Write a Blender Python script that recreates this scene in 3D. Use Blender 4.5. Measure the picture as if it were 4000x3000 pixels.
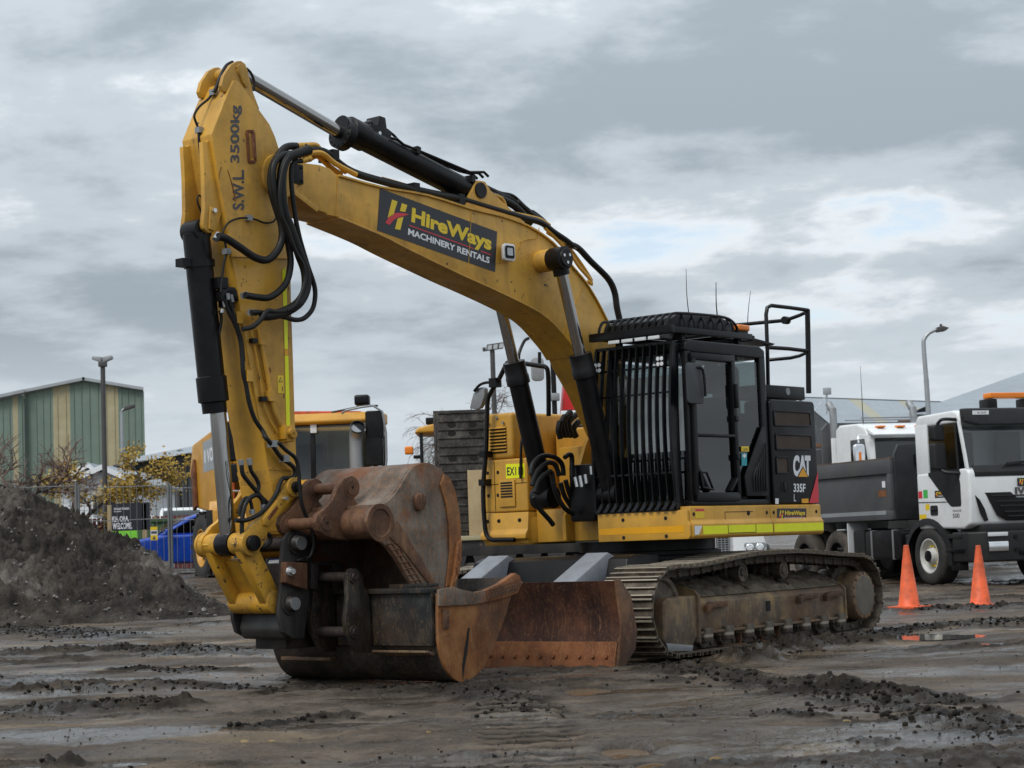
import bpy, bmesh, math, random
import numpy as np
from math import sin, cos, tan, atan, atan2, pi, radians, sqrt
from mathutils import Vector, Matrix

random.seed(7)
for o in list(bpy.data.objects):
    bpy.data.objects.remove(o)
scene = bpy.context.scene
COL = scene.collection

# ------------------------------------------------------------------ camera
F = 7600.0            # focal length in pixels of the 4000 x 3000 photograph
H = 1.15              # eye height
ROLL = 0.036
PITCH = atan(622 / F)
CAM = np.array([0, 0, H])
_c, _s = cos(ROLL), sin(ROLL)
_r0 = np.array([1, 0, 0.]); _u0 = np.array([0, -sin(PITCH), cos(PITCH)]); _f = np.array([0, cos(PITCH), sin(PITCH)])
_R = _c * _r0 - _s * _u0
_U = _s * _r0 + _c * _u0
cam_d = bpy.data.cameras.new('camera')
cam = bpy.data.objects.new('camera', cam_d)
COL.objects.link(cam)
cam_d.sensor_width = 36.0
cam_d.lens = F / 4000 * 36
cam_d.clip_start = 0.1
cam_d.clip_end = 6000
cam_d.dof.use_dof = True
cam_d.dof.focus_distance = 18.2
cam_d.dof.aperture_fstop = 5.6
m = Matrix.Identity(4)
for i in range(3):
    m[i][0] = _R[i]; m[i][1] = _U[i]; m[i][2] = -_f[i]; m[i][3] = CAM[i]
cam.matrix_world = m
scene.camera = cam

# ------------------------------------------------------------------ world, sun, exposure
SUN_EL, SUN_AZ = radians(50), radians(-140)    # azimuth from +Y, clockwise seen from above
world = bpy.data.worlds.new('World')
scene.world = world
world.use_nodes = True
nt = world.node_tree
nt.nodes.clear()
def N(t, **k):
    n = nt.nodes.new(t)
    for a, b in k.items():
        setattr(n, a, b)
    return n
def L(a, b):
    nt.links.new(a, b)
def MATH(op, a, b=None, c=None):
    n = N('ShaderNodeMath', operation=op)
    for i, v in enumerate((a, b, c)):
        if v is None: continue
        if isinstance(v, (int, float)): n.inputs[i].default_value = v
        else: L(v, n.inputs[i])
    return n.outputs[0]
def RAMP(fac, stops, interp='EASE'):
    n = N('ShaderNodeValToRGB')
    n.color_ramp.interpolation = interp
    e = n.color_ramp.elements
    while len(e) < len(stops): e.new(0.5)
    for x, (p, c) in zip(e, stops):
        x.position = p; x.color = (*c, 1) if len(c) == 3 else c
    L(fac, n.inputs[0])
    return n.outputs[0]
def NOISE(vec, scale, detail=6, rough=0.55, dist=0.0):
    n = N('ShaderNodeTexNoise')
    n.inputs['Scale'].default_value = scale; n.inputs['Detail'].default_value = detail
    n.inputs['Roughness'].default_value = rough; n.inputs['Distortion'].default_value = dist
    L(vec, n.inputs['Vector'])
    return n.outputs['Fac']
tc = N('ShaderNodeTexCoord')
sx = N('ShaderNodeSeparateXYZ'); L(tc.outputs['Generated'], sx.inputs[0])
zpos = MATH('MAXIMUM', sx.outputs[2], 0.0)
zc = MATH('ADD', zpos, 0.17)
u = MATH('DIVIDE', sx.outputs[0], zc); v = MATH('DIVIDE', sx.outputs[1], zc)
cx = N('ShaderNodeCombineXYZ'); L(MATH('ADD', u, 21.6), cx.inputs[0]); L(MATH('ADD', v, 7.7), cx.inputs[1])
big = NOISE(cx.outputs[0], 0.95, 3, 0.5, 0.1)
fine = NOISE(cx.outputs[0], 2.6, 10, 0.6, 0.1)
den = MATH('ADD', MATH('MULTIPLY', big, 0.55), MATH('MULTIPLY', fine, 0.45))
# thick overcast: thin cloud is bright, thick cloud is grey
ccol = RAMP(den, [(0.36, (0.93, 0.925, 0.91)), (0.42, (0.62, 0.66, 0.69)), (0.485, (0.412, 0.46, 0.502)), (0.58, (0.268, 0.312, 0.352))])
# towards the horizon the layers run together into a pale veil
veil = RAMP(zpos, [(0.0, (1, 1, 1)), (0.055, (0.62, 0.62, 0.62)), (0.13, (0, 0, 0))])
mixh = N('ShaderNodeMix', data_type='RGBA'); L(veil, mixh.inputs[0]); L(ccol, mixh.inputs[6]); mixh.inputs[7].default_value = (0.57, 0.625, 0.67, 1)
# an overcast sky is brighter overhead than at the horizon
lift = MATH('ADD', MATH('MULTIPLY', zpos, 1.1), 0.88)
mul = N('ShaderNodeMix', data_type='RGBA', blend_type='MULTIPLY'); mul.inputs[0].default_value = 1
L(mixh.outputs[2], mul.inputs[6])
cl = N('ShaderNodeCombineColor'); [L(lift, cl.inputs[i]) for i in range(3)]
L(cl.outputs[0], mul.inputs[7])
bg_c = N('ShaderNodeBackground'); L(mul.outputs[2], bg_c.inputs[0]); bg_c.inputs[1].default_value = 1.0
sky = N('ShaderNodeTexSky', sky_type='NISHITA')
sky.sun_disc = False; sky.sun_elevation = SUN_EL; sky.sun_rotation = SUN_AZ
bg_s = N('ShaderNodeBackground'); L(sky.outputs[0], bg_s.inputs[0]); bg_s.inputs[1].default_value = 0.11
cover = RAMP(MATH('ADD', MATH('MULTIPLY', fine, 0.5), MATH('MULTIPLY', big, 0.5)), [(0.37, (0.25, 0.25, 0.25)), (0.44, (1, 1, 1))])
cover = MATH('MAXIMUM', cover, RAMP(zpos, [(0.0, (1, 1, 1)), (0.05, (1, 1, 1)), (0.11, (0, 0, 0))]))
ms = N('ShaderNodeMixShader'); L(cover, ms.inputs[0]); L(bg_s.outputs[0], ms.inputs[1]); L(bg_c.outputs[0], ms.inputs[2])
out = N('ShaderNodeOutputWorld'); L(ms.outputs[0], out.inputs[0])

sun_d = bpy.data.lights.new('sun', 'SUN')
sun_d.energy = 1.5; sun_d.angle = radians(22); sun_d.color = (1, 0.965, 0.91)
sun = bpy.data.objects.new('sun', sun_d); COL.objects.link(sun)
sd = Vector((sin(SUN_AZ) * cos(SUN_EL), cos(SUN_AZ) * cos(SUN_EL), sin(SUN_EL)))
sun.rotation_euler = (-sd).to_track_quat('-Z', 'Y').to_euler()
sun.location = (-20, -20, 40)

vs = scene.view_settings
vs.view_transform = 'Standard'; vs.look = 'None'; vs.exposure = 0.38; vs.gamma = 1; vs.use_curve_mapping = False
scene.render.engine = 'CYCLES'
scene.render.resolution_x = 1024; scene.render.resolution_y = 768

# ------------------------------------------------------------------ pixel helpers (a pixel is only a direction)
def ray(x, y):
    a = (x - 2000) / F; b = -(y - 1500) / F
    return a * _R + b * _U + _f
def wp(x, y, depth):
    d = ray(x, y); return Vector(CAM + d * depth / d[1])
def ground_pt(x, y, z=0.0):
    d = ray(x, y); t = (z - H) / d[2]; return Vector(CAM + t * d)
class Frame:
    def __init__(s, pos, phi):
        s.P = np.array([pos[0], pos[1], 0.0]); s.phi = phi
        s.B = np.array([[-sin(phi), -cos(phi), 0], [cos(phi), -sin(phi), 0], [0, 0, 1.]])
        s.rz = atan2(-cos(phi), -sin(phi))
    def loc(s, x, y, ax, val):
        o = s.B @ (CAM - s.P); d = s.B @ ray(x, y)
        t = (val - o[ax]) / d[ax]
        return Vector(o + t * d)
    def xz(s, pts, yl):
        return [(q[0], q[2]) for q in (s.loc(x, y, 1, yl) for x, y in pts)]
EXC = (1.41, 21.27)
FR = Frame(EXC, radians(41))     # upper structure
FT = Frame(EXC, radians(37))     # undercarriage
def Z(o, s, pts):                # measured in an enlarged crop -> photograph pixels
    return [(o[0] + a * s, o[1] + b * s) for a, b in pts]

# ------------------------------------------------------------------ objects
def tag(o, label=None, cat=None, group=None, kind=None):
    if label: o['label'] = label
    if cat: o['category'] = cat
    if group: o['group'] = group
    if kind: o['kind'] = kind
    return o
def empty(name, loc=(0, 0, 0), rz=0.0, label=None, cat=None, group=None):
    o = bpy.data.objects.new(name, None); COL.objects.link(o)
    o.location = loc; o.rotation_euler = (0, 0, rz); o.empty_display_size = 0.3
    return tag(o, label, cat, group)
def link(name, me, parent=None):
    o = bpy.data.objects.new(name, me); COL.objects.link(o)
    if parent is not None: o.parent = parent
    return o
def dup(o, parent=None):
    c = o.copy(); COL.objects.link(c); c.parent = parent
    for ch in o.children: dup(ch, c)
    return c
def catmull(pts, k=6):
    P = [Vector(p) for p in pts]
    if len(P) < 3: return P
    out = []
    for i in range(len(P) - 1):
        p0 = P[max(i - 1, 0)]; p1 = P[i]; p2 = P[i + 1]; p3 = P[min(i + 2, len(P) - 1)]
        for j in range(k):
            t = j / k
            out.append(0.5 * ((2 * p1) + (p2 - p0) * t + (2 * p0 - 5 * p1 + 4 * p2 - p3) * t * t + (3 * p1 - p0 - 3 * p2 + p3) * t ** 3))
    out.append(P[-1])
    return out
class MB:
    def __init__(s): s.v = []; s.f = []
    def add(s, vs, fs):
        n = len(s.v)
        s.v += [tuple(p) for p in vs]; s.f += [tuple(i + n for i in f) for f in fs]
        return s
    def box(s, x0, x1, y0, y1, z0, z1):
        return s.add([(x0, y0, z0), (x1, y0, z0), (x1, y1, z0), (x0, y1, z0), (x0, y0, z1), (x1, y0, z1), (x1, y1, z1), (x0, y1, z1)],
                     [(0, 3, 2, 1), (4, 5, 6, 7), (0, 1, 5, 4), (1, 2, 6, 5), (2, 3, 7, 6), (3, 0, 4, 7)])
    def prism(s, pts, off):
        n = len(pts); off = Vector(off)
        a = [Vector(p) for p in pts]; b = [p + off for p in a]
        return s.add(a + b, [tuple(range(n)), tuple(range(2 * n - 1, n - 1, -1))] + [(i, (i + 1) % n, n + (i + 1) % n, n + i) for i in range(n)])
    def plate(s, xz, y0, y1):
        return s.prism([(x, y0, z) for x, z in xz], (0, y1 - y0, 0))
    def plan(s, xy, z0, z1):
        return s.prism([(x, y, z0) for x, y in xy], (0, 0, z1 - z0))
    def sect(s, yz, x0, x1):
        return s.prism([(x0, y, z) for y, z in yz], (x1 - x0, 0, 0))
    def bar(s, a, b, w, h, up=(0, 0, 1)):
        a = Vector(a); b = Vector(b); d = (b - a).normalized(); up = Vector(up)
        if abs(d.dot(up)) > 0.98: up = Vector((1, 0, 0))
        sd_ = d.cross(up).normalized(); u_ = sd_.cross(d)
        q = [a + sd_ * w / 2 * i + u_ * h / 2 * j for i, j in ((-1, -1), (1, -1), (1, 1), (-1, 1))]
        return s.prism(q, b - a)
    def ring(s, c, d, r, n, ref=None):
        d = d.normalized()
        if ref is None: ref = Vector((0, 0, 1)) if abs(d.z) < 0.9 else Vector((1, 0, 0))
        a = d.cross(ref).normalized(); b = d.cross(a)
        return [c + (a * cos(2 * pi * i / n) + b * sin(2 * pi * i / n)) * r for i in range(n)]
    def cyl(s, a, b, r, n=20, r2=None):
        a = Vector(a); b = Vector(b); r2 = r if r2 is None else r2
        A = s.ring(a, b - a, r, n); B = s.ring(b, b - a, r2, n)
        return s.add(A + B, [tuple(range(n - 1, -1, -1)), tuple(range(n, 2 * n))] + [(i, (i + 1) % n, n + (i + 1) % n, n + i) for i in range(n)])
    def lathe(s, a, d, prof, n=24, caps=True):
        a = Vector(a); d = Vector(d).normalized(); vs = []; fs = []
        for t, r in prof: vs += s.ring(a + d * t, d, max(r, 1e-4), n)
        for k in range(len(prof) - 1):
            fs += [(k * n + i, k * n + (i + 1) % n, (k + 1) * n + (i + 1) % n, (k + 1) * n + i) for i in range(n)]
        if caps: fs += [tuple(range(n - 1, -1, -1)), tuple(range((len(prof) - 1) * n, len(prof) * n))]
        return s.add(vs, fs)
    def tube(s, pts, r, n=8, k=0):
        P = catmull(pts, k) if k else [Vector(p) for p in pts]
        if not isinstance(r, (list, tuple)): r = [r] * len(P)
        elif len(r) != len(P): r = [r[0] + (r[-1] - r[0]) * i / (len(P) - 1) for i in range(len(P))]
        vs = []; fs = []; ref = None
        for i, p in enumerate(P):
            d = (P[min(i + 1, len(P) - 1)] - P[max(i - 1, 0)]).normalized()
            if ref is None: ref = Vector((0, 0, 1)) if abs(d.z) < 0.9 else Vector((1, 0, 0))
            a = d.cross(ref).normalized(); b = a.cross(d).normalized(); ref = b
            vs += [p + (a * cos(2 * pi * j / n) + b * sin(2 * pi * j / n)) * r[i] for j in range(n)]
        for i in range(len(P) - 1):
            fs += [(i * n + j, i * n + (j + 1) % n, (i + 1) * n + (j + 1) % n, (i + 1) * n + j) for j in range(n)]
        fs += [tuple(range(n)), tuple(range(len(P) * n - 1, (len(P) - 1) * n - 1, -1))]
        return s.add(vs, fs)
    def sheet(s, rows, thick=None):
        """rows: grid of points (list of lists); thick: offset vector for a closed shell"""
        m_ = len(rows); n = len(rows[0])
        A = [Vector(p) for r in rows for p in r]
        q = [(i * n + j, i * n + j + 1, (i + 1) * n + j + 1, (i + 1) * n + j) for i in range(m_ - 1) for j in range(n - 1)]
        if thick is None: return s.add(A, q)
        t = Vector(thick); B = [p + t for p in A]; k = len(A)
        fs = q + [tuple(k + i for i in reversed(f)) for f in q]
        edge = [(i, i + 1) for i in range(n - 1)] + [((i + 1) * n - 1, (i + 2) * n - 1) for i in range(m_ - 1)] + \
               [((m_ - 1) * n + i + 1, (m_ - 1) * n + i) for i in range(n - 1)][::-1] + [((i + 1) * n, i * n) for i in range(m_ - 1)]
        fs += [(b, a, k + a, k + b) for a, b in edge]
        return s.add(A + B, fs)
    def mesh(s, name, mat, bevel=0, seg=2, smooth=38, weld=False):
        me = bpy.data.meshes.new(name)
        me.from_pydata(s.v, [], s.f)
        bm = bmesh.new(); bm.from_mesh(me)
        if weld: bmesh.ops.remove_doubles(bm, verts=bm.verts, dist=1e-4)
        bmesh.ops.recalc_face_normals(bm, faces=bm.faces)
        if bevel:
            ed = [e for e in bm.edges if len(e.link_faces) == 2 and e.calc_face_angle(0) > radians(28)]
            bmesh.ops.bevel(bm, geom=ed, offset=bevel, segments=seg, profile=0.6, affect='EDGES', clamp_overlap=True)
        bm.to_mesh(me); bm.free()
        if mat: me.materials.append(mat)
        if smooth:
            me.polygons.foreach_set('use_smooth', [True] * len(me.polygons))
            me.set_sharp_from_angle(angle=radians(smooth))
        return me
    def build(s, name, mat, parent=None, bevel=0, seg=2, smooth=38, weld=False):
        return link(name, s.mesh(name, mat, bevel, seg, smooth, weld), parent)
def bolts(mb, pts, d, r=0.018, h=0.018, n=6):
    d = Vector(d)
    for p in pts: mb.cyl(Vector(p) - d * 0.005, Vector(p) + d * h, r, n)
    return mb
def rrect(x0, x1, z0, z1, r, k=4):
    out = []
    for cx_, cz_, a0 in ((x1 - r, z1 - r, 0), (x0 + r, z1 - r, pi / 2), (x0 + r, z0 + r, pi), (x1 - r, z0 + r, 1.5 * pi)):
        for i in range(k + 1):
            a = a0 + pi / 2 * i / k
            out.append((cx_ + r * cos(a), cz_ + r * sin(a)))
    return out
def lettering(name, text, mapf, mat, parent, bold=0.0, shear=0.0, space=1.0, depth=0.0):
    """flat letters; mapf(u,v) maps the unit box of the text to a point"""
    cu = bpy.data.curves.new(name, 'FONT')
    cu.body = text; cu.offset = bold; cu.shear = shear; cu.space_character = space; cu.resolution_u = 3
    ob = bpy.data.objects.new(name, cu); COL.objects.link(ob)
    dg = bpy.context.evaluated_depsgraph_get()
    me = bpy.data.meshes.new_from_object(ob.evaluated_get(dg))
    bpy.data.objects.remove(ob)
    xs = [q.co.x for q in me.vertices]; ys = [q.co.y for q in me.vertices]
    x0, x1, y0, y1 = min(xs), max(xs), min(ys), max(ys)
    for q in me.vertices:
        q.co = Vector(mapf((q.co.x - x0) / (x1 - x0), (q.co.y - y0) / (y1 - y0)))
    me.materials.clear(); me.materials.append(mat); me.name = name
    return link(name, me, parent)
def quadmap(tl, tr, br, bl, u0=0, v0=0, u1=1, v1=1):
    """v counts downwards from the top edge"""
    tl, tr, br, bl = map(Vector, (tl, tr, br, bl))
    def f(u_, v_):
        U = u0 + (u1 - u0) * u_; Vv = v1 + (v0 - v1) * v_
        return (tl * (1 - U) + tr * U) * (1 - Vv) + (bl * (1 - U) + br * U) * Vv
    return f
def flat(name, pts, mat, parent, off=(0, 0, 0)):
    mb = MB(); mb.add([Vector(p) + Vector(off) for p in pts], [tuple(range(len(pts)))])
    return mb.build(name, mat, parent, smooth=0)

# ------------------------------------------------------------------ materials
class Mt:
    def __init__(s, name):
        s.m = bpy.data.materials.new(name); s.m.use_nodes = True
        s.nt = s.m.node_tree; s.b = s.nt.nodes['Principled BSDF']
        s.tc = s.nt.nodes.new('ShaderNodeTexCoord')
    def n(s, t, **k):
        q = s.nt.nodes.new(t)
        for a, b in k.items(): setattr(q, a, b)
        return q
    def l(s, a, b): s.nt.links.new(a, b)
    def vec(s, scale=(1, 1, 1), coord='Object'):
        mp = s.n('ShaderNodeMapping'); mp.inputs['Scale'].default_value = scale
        s.l(s.tc.outputs[coord], mp.inputs[0]); return mp.outputs[0]
    def noise(s, scale, detail=5, rough=0.6, stretch=(1, 1, 1), dist=0.0, coord='Object'):
        q = s.n('ShaderNodeTexNoise')
        q.inputs['Scale'].default_value = scale; q.inputs['Detail'].default_value = detail
        q.inputs['Roughness'].default_value = rough; q.inputs['Distortion'].default_value = dist
        s.l(s.vec(stretch, coord), q.inputs['Vector']); return q.outputs['Fac']
    def ramp(s, fac, stops, interp='LINEAR'):
        q = s.n('ShaderNodeValToRGB'); q.color_ramp.interpolation = interp
        e = q.color_ramp.elements
        while len(e) < len(stops): e.new(0.5)
        for x, (p, c) in zip(e, stops):
            x.position = p
            if isinstance(c, (int, float)): c = (c, c, c)
            x.color = (*c, 1)
        s.l(fac, q.inputs[0]); return q.outputs[0]
    def mix(s, fac, a, b, mode='MIX'):
        q = s.n('ShaderNodeMix', data_type='RGBA', blend_type=mode)
        for i, x in ((0, fac), (6, a), (7, b)):
            if isinstance(x, (int, float)): q.inputs[i].default_value = x if i == 0 else (x, x, x, 1)
            elif isinstance(x, tuple): q.inputs[i].default_value = (*x, 1)
            else: s.l(x, q.inputs[i])
        return q.outputs[2]
    def math(s, op, a, b=0.0):
        q = s.n('ShaderNodeMath', operation=op)
        for i, x in ((0, a), (1, b)):
            if isinstance(x, (int, float)): q.inputs[i].default_value = x
            else: s.l(x, q.inputs[i])
        return q.outputs[0]
    def set(s, k, x):
        if isinstance(x, (int, float)): s.b.inputs[k].default_value = x
        elif isinstance(x, tuple): s.b.inputs[k].default_value = (*x, 1)
        else: s.l(x, s.b.inputs[k])
    def bump(s, h, strength=0.3, dist=0.01):
        q = s.n('ShaderNodeBump'); q.inputs['Strength'].default_value = strength; q.inputs['Distance'].default_value = dist
        s.l(h, q.inputs['Height']); s.l(q.outputs[0], s.b.inputs['Normal'])
MAT = {}
def paint(name, col, rough=0.42, var=0.12, dirt=None, dirt_amt=0.35, dirt_scale=2.2, chip=None, chip_amt=0.0, chip_scale=9, streak=None, streak_amt=0.0, metal=0.0, bump=0.08, seed=0.0, spec=0.5):
    t = Mt(name)
    lo = tuple(x * (1 - var) for x in col); hi = tuple(min(1, x * (1 + var)) for x in col)
    c = t.ramp(t.noise(1.3 + seed, 4), [(0.3, lo), (0.7, hi)])
    r = t.ramp(t.noise(3.1 + seed, 4), [(0.3, max(0.05, rough - 0.1)), (0.7, min(1, rough + 0.14))])
    if streak:
        f = t.ramp(t.noise(5.5 + seed, 5, 0.65, (1, 1, 0.13)), [(0.5, 0.0), (0.72, streak_amt)])
        c = t.mix(f, c, streak)
    if dirt:
        f = t.ramp(t.noise(dirt_scale + seed, 9, 0.72), [(0.42, 0.0), (0.70, dirt_amt)])
        c = t.mix(f, c, dirt); r = t.mix(f, r, 0.85)
    if chip:
        f = t.ramp(t.noise(chip_scale, 9, 0.7), [(0.66 - chip_amt, 0.0), (0.675 - chip_amt, 1.0)])
        c = t.mix(f, c, chip); r = t.mix(f, r, 0.75)
    t.set('Base Color', c); t.set('Roughness', r); t.set('Metallic', metal)
    t.b.inputs['Specular IOR Level'].default_value = spec
    if bump: t.bump(t.noise(30, 4), bump, 0.004)
    MAT[name] = t.m
    return t.m
Y0 = (0.59, 0.315, 0.036)
GRIME = (0.055, 0.042, 0.03)
paint('yellow', Y0, 0.36, 0.09, (0.16, 0.095, 0.035), 0.6, 1.8, GRIME, 0.02, 12, (0.20, 0.11, 0.03), 0.45)
paint('yellow_worn', (0.60, 0.31, 0.022), 0.42, 0.09, (0.10, 0.065, 0.03), 0.75, 3.0, (0.03, 0.025, 0.022), 0.055, 11)
paint('yellow_house', (0.60, 0.315, 0.035), 0.4, 0.07, (0.19, 0.115, 0.04), 0.45, 2.0, GRIME, -0.01, 14, (0.24, 0.13, 0.03), 0.3)
paint('yellow_truck', (0.56, 0.27, 0.02), 0.38, 0.08, (0.22, 0.12, 0.03), 0.5, 1.5)
paint('black', (0.004, 0.004, 0.005), 0.33, 0.2, (0.03, 0.026, 0.022), 0.3, 2.4, spec=0.24)
paint('black_worn', (0.011, 0.011, 0.012), 0.5, 0.2, (0.05, 0.04, 0.033), 0.6, 3.0, (0.11, 0.07, 0.045), 0.0, 8, (0.09, 0.08, 0.07), 0.35)
paint('cab_black', (0.0045, 0.0048, 0.006), 0.3, 0.15, (0.03, 0.027, 0.025), 0.15, 2.0, spec=0.26)
paint('grey_arm', (0.24, 0.25, 0.275), 0.45, 0.1, (0.1, 0.09, 0.08), 0.4, 4)
paint('rubber', (0.007, 0.007, 0.007), 0.5, 0.2, (0.04, 0.034, 0.028), 0.3, 6, spec=0.3)
paint('tyre', (0.016, 0.016, 0.016), 0.72, 0.2, (0.07, 0.06, 0.05), 0.6, 3.0)
paint('tyre_muddy', (0.04, 0.034, 0.028), 0.8, 0.25, (0.12, 0.098, 0.075), 0.8, 3.0, bump=0.4)
paint('white', (0.72, 0.735, 0.74), 0.3, 0.04, (0.3, 0.28, 0.25), 0.3, 1.4)
paint('dump_grey', (0.064, 0.068, 0.074), 0.42, 0.12, (0.12, 0.10, 0.08), 0.4, 2.0, (0.2, 0.18, 0.16), -0.03, 10)
paint('headboard_grey', (0.016, 0.018, 0.021), 0.4, 0.12, (0.08, 0.07, 0.06), 0.3, 2.0)
paint('plastic', (0.011, 0.011, 0.012), 0.5, 0.15, (0.04, 0.037, 0.033), 0.25, 2.5, spec=0.35)
paint('grey_metal', (0.30, 0.31, 0.32), 0.45, 0.1, (0.15, 0.14, 0.12), 0.3, 3, metal=0.6)
paint('silver', (0.62, 0.63, 0.64), 0.3, 0.06, metal=0.9)
paint('cone_orange', (0.80, 0.115, 0.025), 0.5, 0.06, (0.13, 0.05, 0.03), 0.85, 4.0)
paint('red', (0.50, 0.018, 0.02), 0.4, 0.1)
paint('blue', (0.008, 0.055, 0.38), 0.22, 0.05, spec=0.7)
paint('plywood', (0.40, 0.30, 0.165), 0.75, 0.12, (0.24, 0.17, 0.09), 0.6, 3, streak=(0.28, 0.2, 0.1), streak_amt=0.6)
paint('green_wall', (0.16, 0.215, 0.175), 0.55, 0.06, (0.08, 0.11, 0.085), 0.3, 0.2)
paint('tan_wall', (0.40, 0.35, 0.215), 0.6, 0.08, (0.22, 0.18, 0.1), 0.5, 0.4)
paint('dark_wall', (0.045, 0.05, 0.056), 0.55, 0.1)
paint('roof_grey', (0.25, 0.285, 0.315), 0.5, 0.05, (0.2, 0.21, 0.22), 0.5, 0.2)
paint('roof_yellow', (0.30, 0.285, 0.2), 0.5, 0.06)
paint('weatherboard', (0.66, 0.68, 0.70), 0.55, 0.04, (0.4, 0.4, 0.38), 0.3, 0.6)
paint('maroon', (0.13, 0.02, 0.022), 0.6, 0.15)
paint('bin_green', (0.03, 0.085, 0.025), 0.5, 0.1, (0.08, 0.09, 0.05), 0.4, 2)
paint('pole_dark', (0.06, 0.055, 0.055), 0.5, 0.1)
paint('fence_grey', (0.15, 0.16, 0.165), 0.5, 0.1)
paint('galv', (0.36, 0.38, 0.39), 0.45, 0.1, metal=0.5)
paint('bark', (0.085, 0.07, 0.06), 0.85, 0.25, (0.14, 0.12, 0.10), 0.5, 5)
paint('bark_dark', (0.05, 0.042, 0.04), 0.85, 0.25)
paint('twig', (0.13, 0.085, 0.07), 0.85, 0.2)
paint('brown_mesh', (0.055, 0.035, 0.025), 0.7, 0.2, bump=0.8)
paint('grey_seat', (0.05, 0.05, 0.055), 0.8, 0.1)
paint('mirror_grey', (0.055, 0.058, 0.063), 0.5, 0.1)
paint('drive_grey', (0.13, 0.112, 0.09), 0.6, 0.15, (0.07, 0.055, 0.04), 0.7, 4)
paint('shade_white', (0.5, 0.52, 0.53), 0.6, 0.05)
paint('reflection_grey', (0.50, 0.52, 0.53), 0.5, 0.05)  # pale colour standing in for sky reflected in the cab windscreen
paint('rim_white', (0.55, 0.55, 0.53), 0.45, 0.08, (0.2, 0.17, 0.13), 0.5, 4)
def simple(name, col, rough=0.5, metal=0.0, emit=None, es=0.0):
    t = Mt(name)
    f = t.noise(6, 3)
    t.set('Base Color', t.ramp(f, [(0.3, tuple(x * 0.93 for x in col)), (0.7, tuple(min(1, x * 1.05) for x in col))]))
    t.set('Roughness', rough); t.set('Metallic', metal)
    if emit: t.set('Emission Color', emit); t.set('Emission Strength', es)
    MAT[name] = t.m; return t.m
simple('tape_yellow', (0.78, 0.80, 0.0), 0.35)
simple('tape_orange', (0.72, 0.33, 0.0), 0.35)
simple('decal_black', (0.017, 0.019, 0.024), 0.4)
simple('decal_yellow', (0.76, 0.53, 0.015), 0.4)
simple('decal_red', (0.62, 0.03, 0.045), 0.4)
simple('decal_white', (0.72, 0.73, 0.75), 0.4)
simple('decal_dark', (0.06, 0.06, 0.065), 0.5)
simple('decal_green', (0.05, 0.42, 0.08), 0.5)
simple('decal_teal', (0.03, 0.32, 0.36), 0.5)
simple('decal_lime', (0.20, 0.62, 0.04), 0.5)
simple('amber', (0.75, 0.20, 0.01), 0.25)
simple('lens', (0.6, 0.62, 0.63), 0.15)
simple('lamp_face', (0.45, 0.47, 0.48), 0.2)
simple('hole', (0.008, 0.007, 0.006), 0.9)
simple('chrome_bright', (0.80, 0.80, 0.81), 0.12, 1.0)
simple('shade_black', (0.02, 0.021, 0.024), 0.5)
def chrome():
    t = Mt('chrome')
    t.set('Base Color', (0.36, 0.35, 0.34)); t.set('Metallic', 1.0)
    t.set('Roughness', t.ramp(t.noise(25, 3, 0.6, (1, 1, 0.05)), [(0.3, 0.09), (0.7, 0.2)]))
    MAT['chrome'] = t.m
chrome()
def glass(name, tint, refl=0.9, rough=0.02):
    t = Mt(name); nt_ = t.nt
    tr = t.n('ShaderNodeBsdfTransparent'); tr.inputs[0].default_value = (*tint, 1)
    gl = t.n('ShaderNodeBsdfGlossy'); gl.inputs['Roughness'].default_value = rough; gl.inputs[0].default_value = (refl, refl, refl, 1)
    lw = t.n('ShaderNodeLayerWeight'); lw.inputs[0].default_value = 0.5
    fr = t.math('ADD', t.math('MULTIPLY', t.math('POWER', lw.outputs['Facing'], 4.0), 0.9), 0.075)
    mx = t.n('ShaderNodeMixShader'); t.l(fr, mx.inputs[0]); t.l(tr.outputs[0], mx.inputs[1]); t.l(gl.outputs[0], mx.inputs[2])
    o = nt_.nodes['Material Output']; t.l(mx.outputs[0], o.inputs[0])
    MAT[name] = t.m
glass('glass', (0.30, 0.36, 0.36)); glass('glass_clear', (0.72, 0.75, 0.75)); glass('glass_dark', (0.06, 0.075, 0.075))
def rust(name, a, b, c, scale=2.5, scratch=None, mud=None, mud_amt=0.5, rough=0.72, metal=0.25):
    t = Mt(name)
    n1 = t.noise(scale, 8, 0.68)
    col = t.ramp(n1, [(0.30, a), (0.48, b), (0.66, c)])
    st = t.ramp(t.noise(4.5, 6, 0.7, (1, 1, 0.14)), [(0.48, 0.0), (0.66, 0.75)])
    col = t.mix(st, col, tuple(x * 0.45 for x in b))
    if scratch:
        w = t.ramp(t.noise(7, 3, 0.5, (1.6, 1.6, 0.25), 2.5), [(0.485, 0.0), (0.5, 0.8), (0.515, 0.0)])
        col = t.mix(w, col, scratch)
    if mud:
        f = t.ramp(t.noise(1.7, 9, 0.75), [(0.46, 0.0), (0.62, mud_amt)]); col = t.mix(f, col, mud)
    t.set('Base Color', col); t.set('Metallic', metal)
    t.set('Roughness', t.ramp(t.noise(5, 5), [(0.3, rough - 0.2), (0.7, min(1, rough + 0.15))]))
    t.bump(t.noise(16, 7, 0.7), 0.45, 0.012)
    MAT[name] = t.m
rust('rust_blade', (0.016, 0.0075, 0.006), (0.05, 0.018, 0.011), (0.12, 0.043, 0.02), 2.4, (0.22, 0.11, 0.05))
rust('rust_edge', (0.07, 0.024, 0.011), (0.19, 0.063, 0.02), (0.28, 0.11, 0.038), 3.0, (0.32, 0.18, 0.08))
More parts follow.
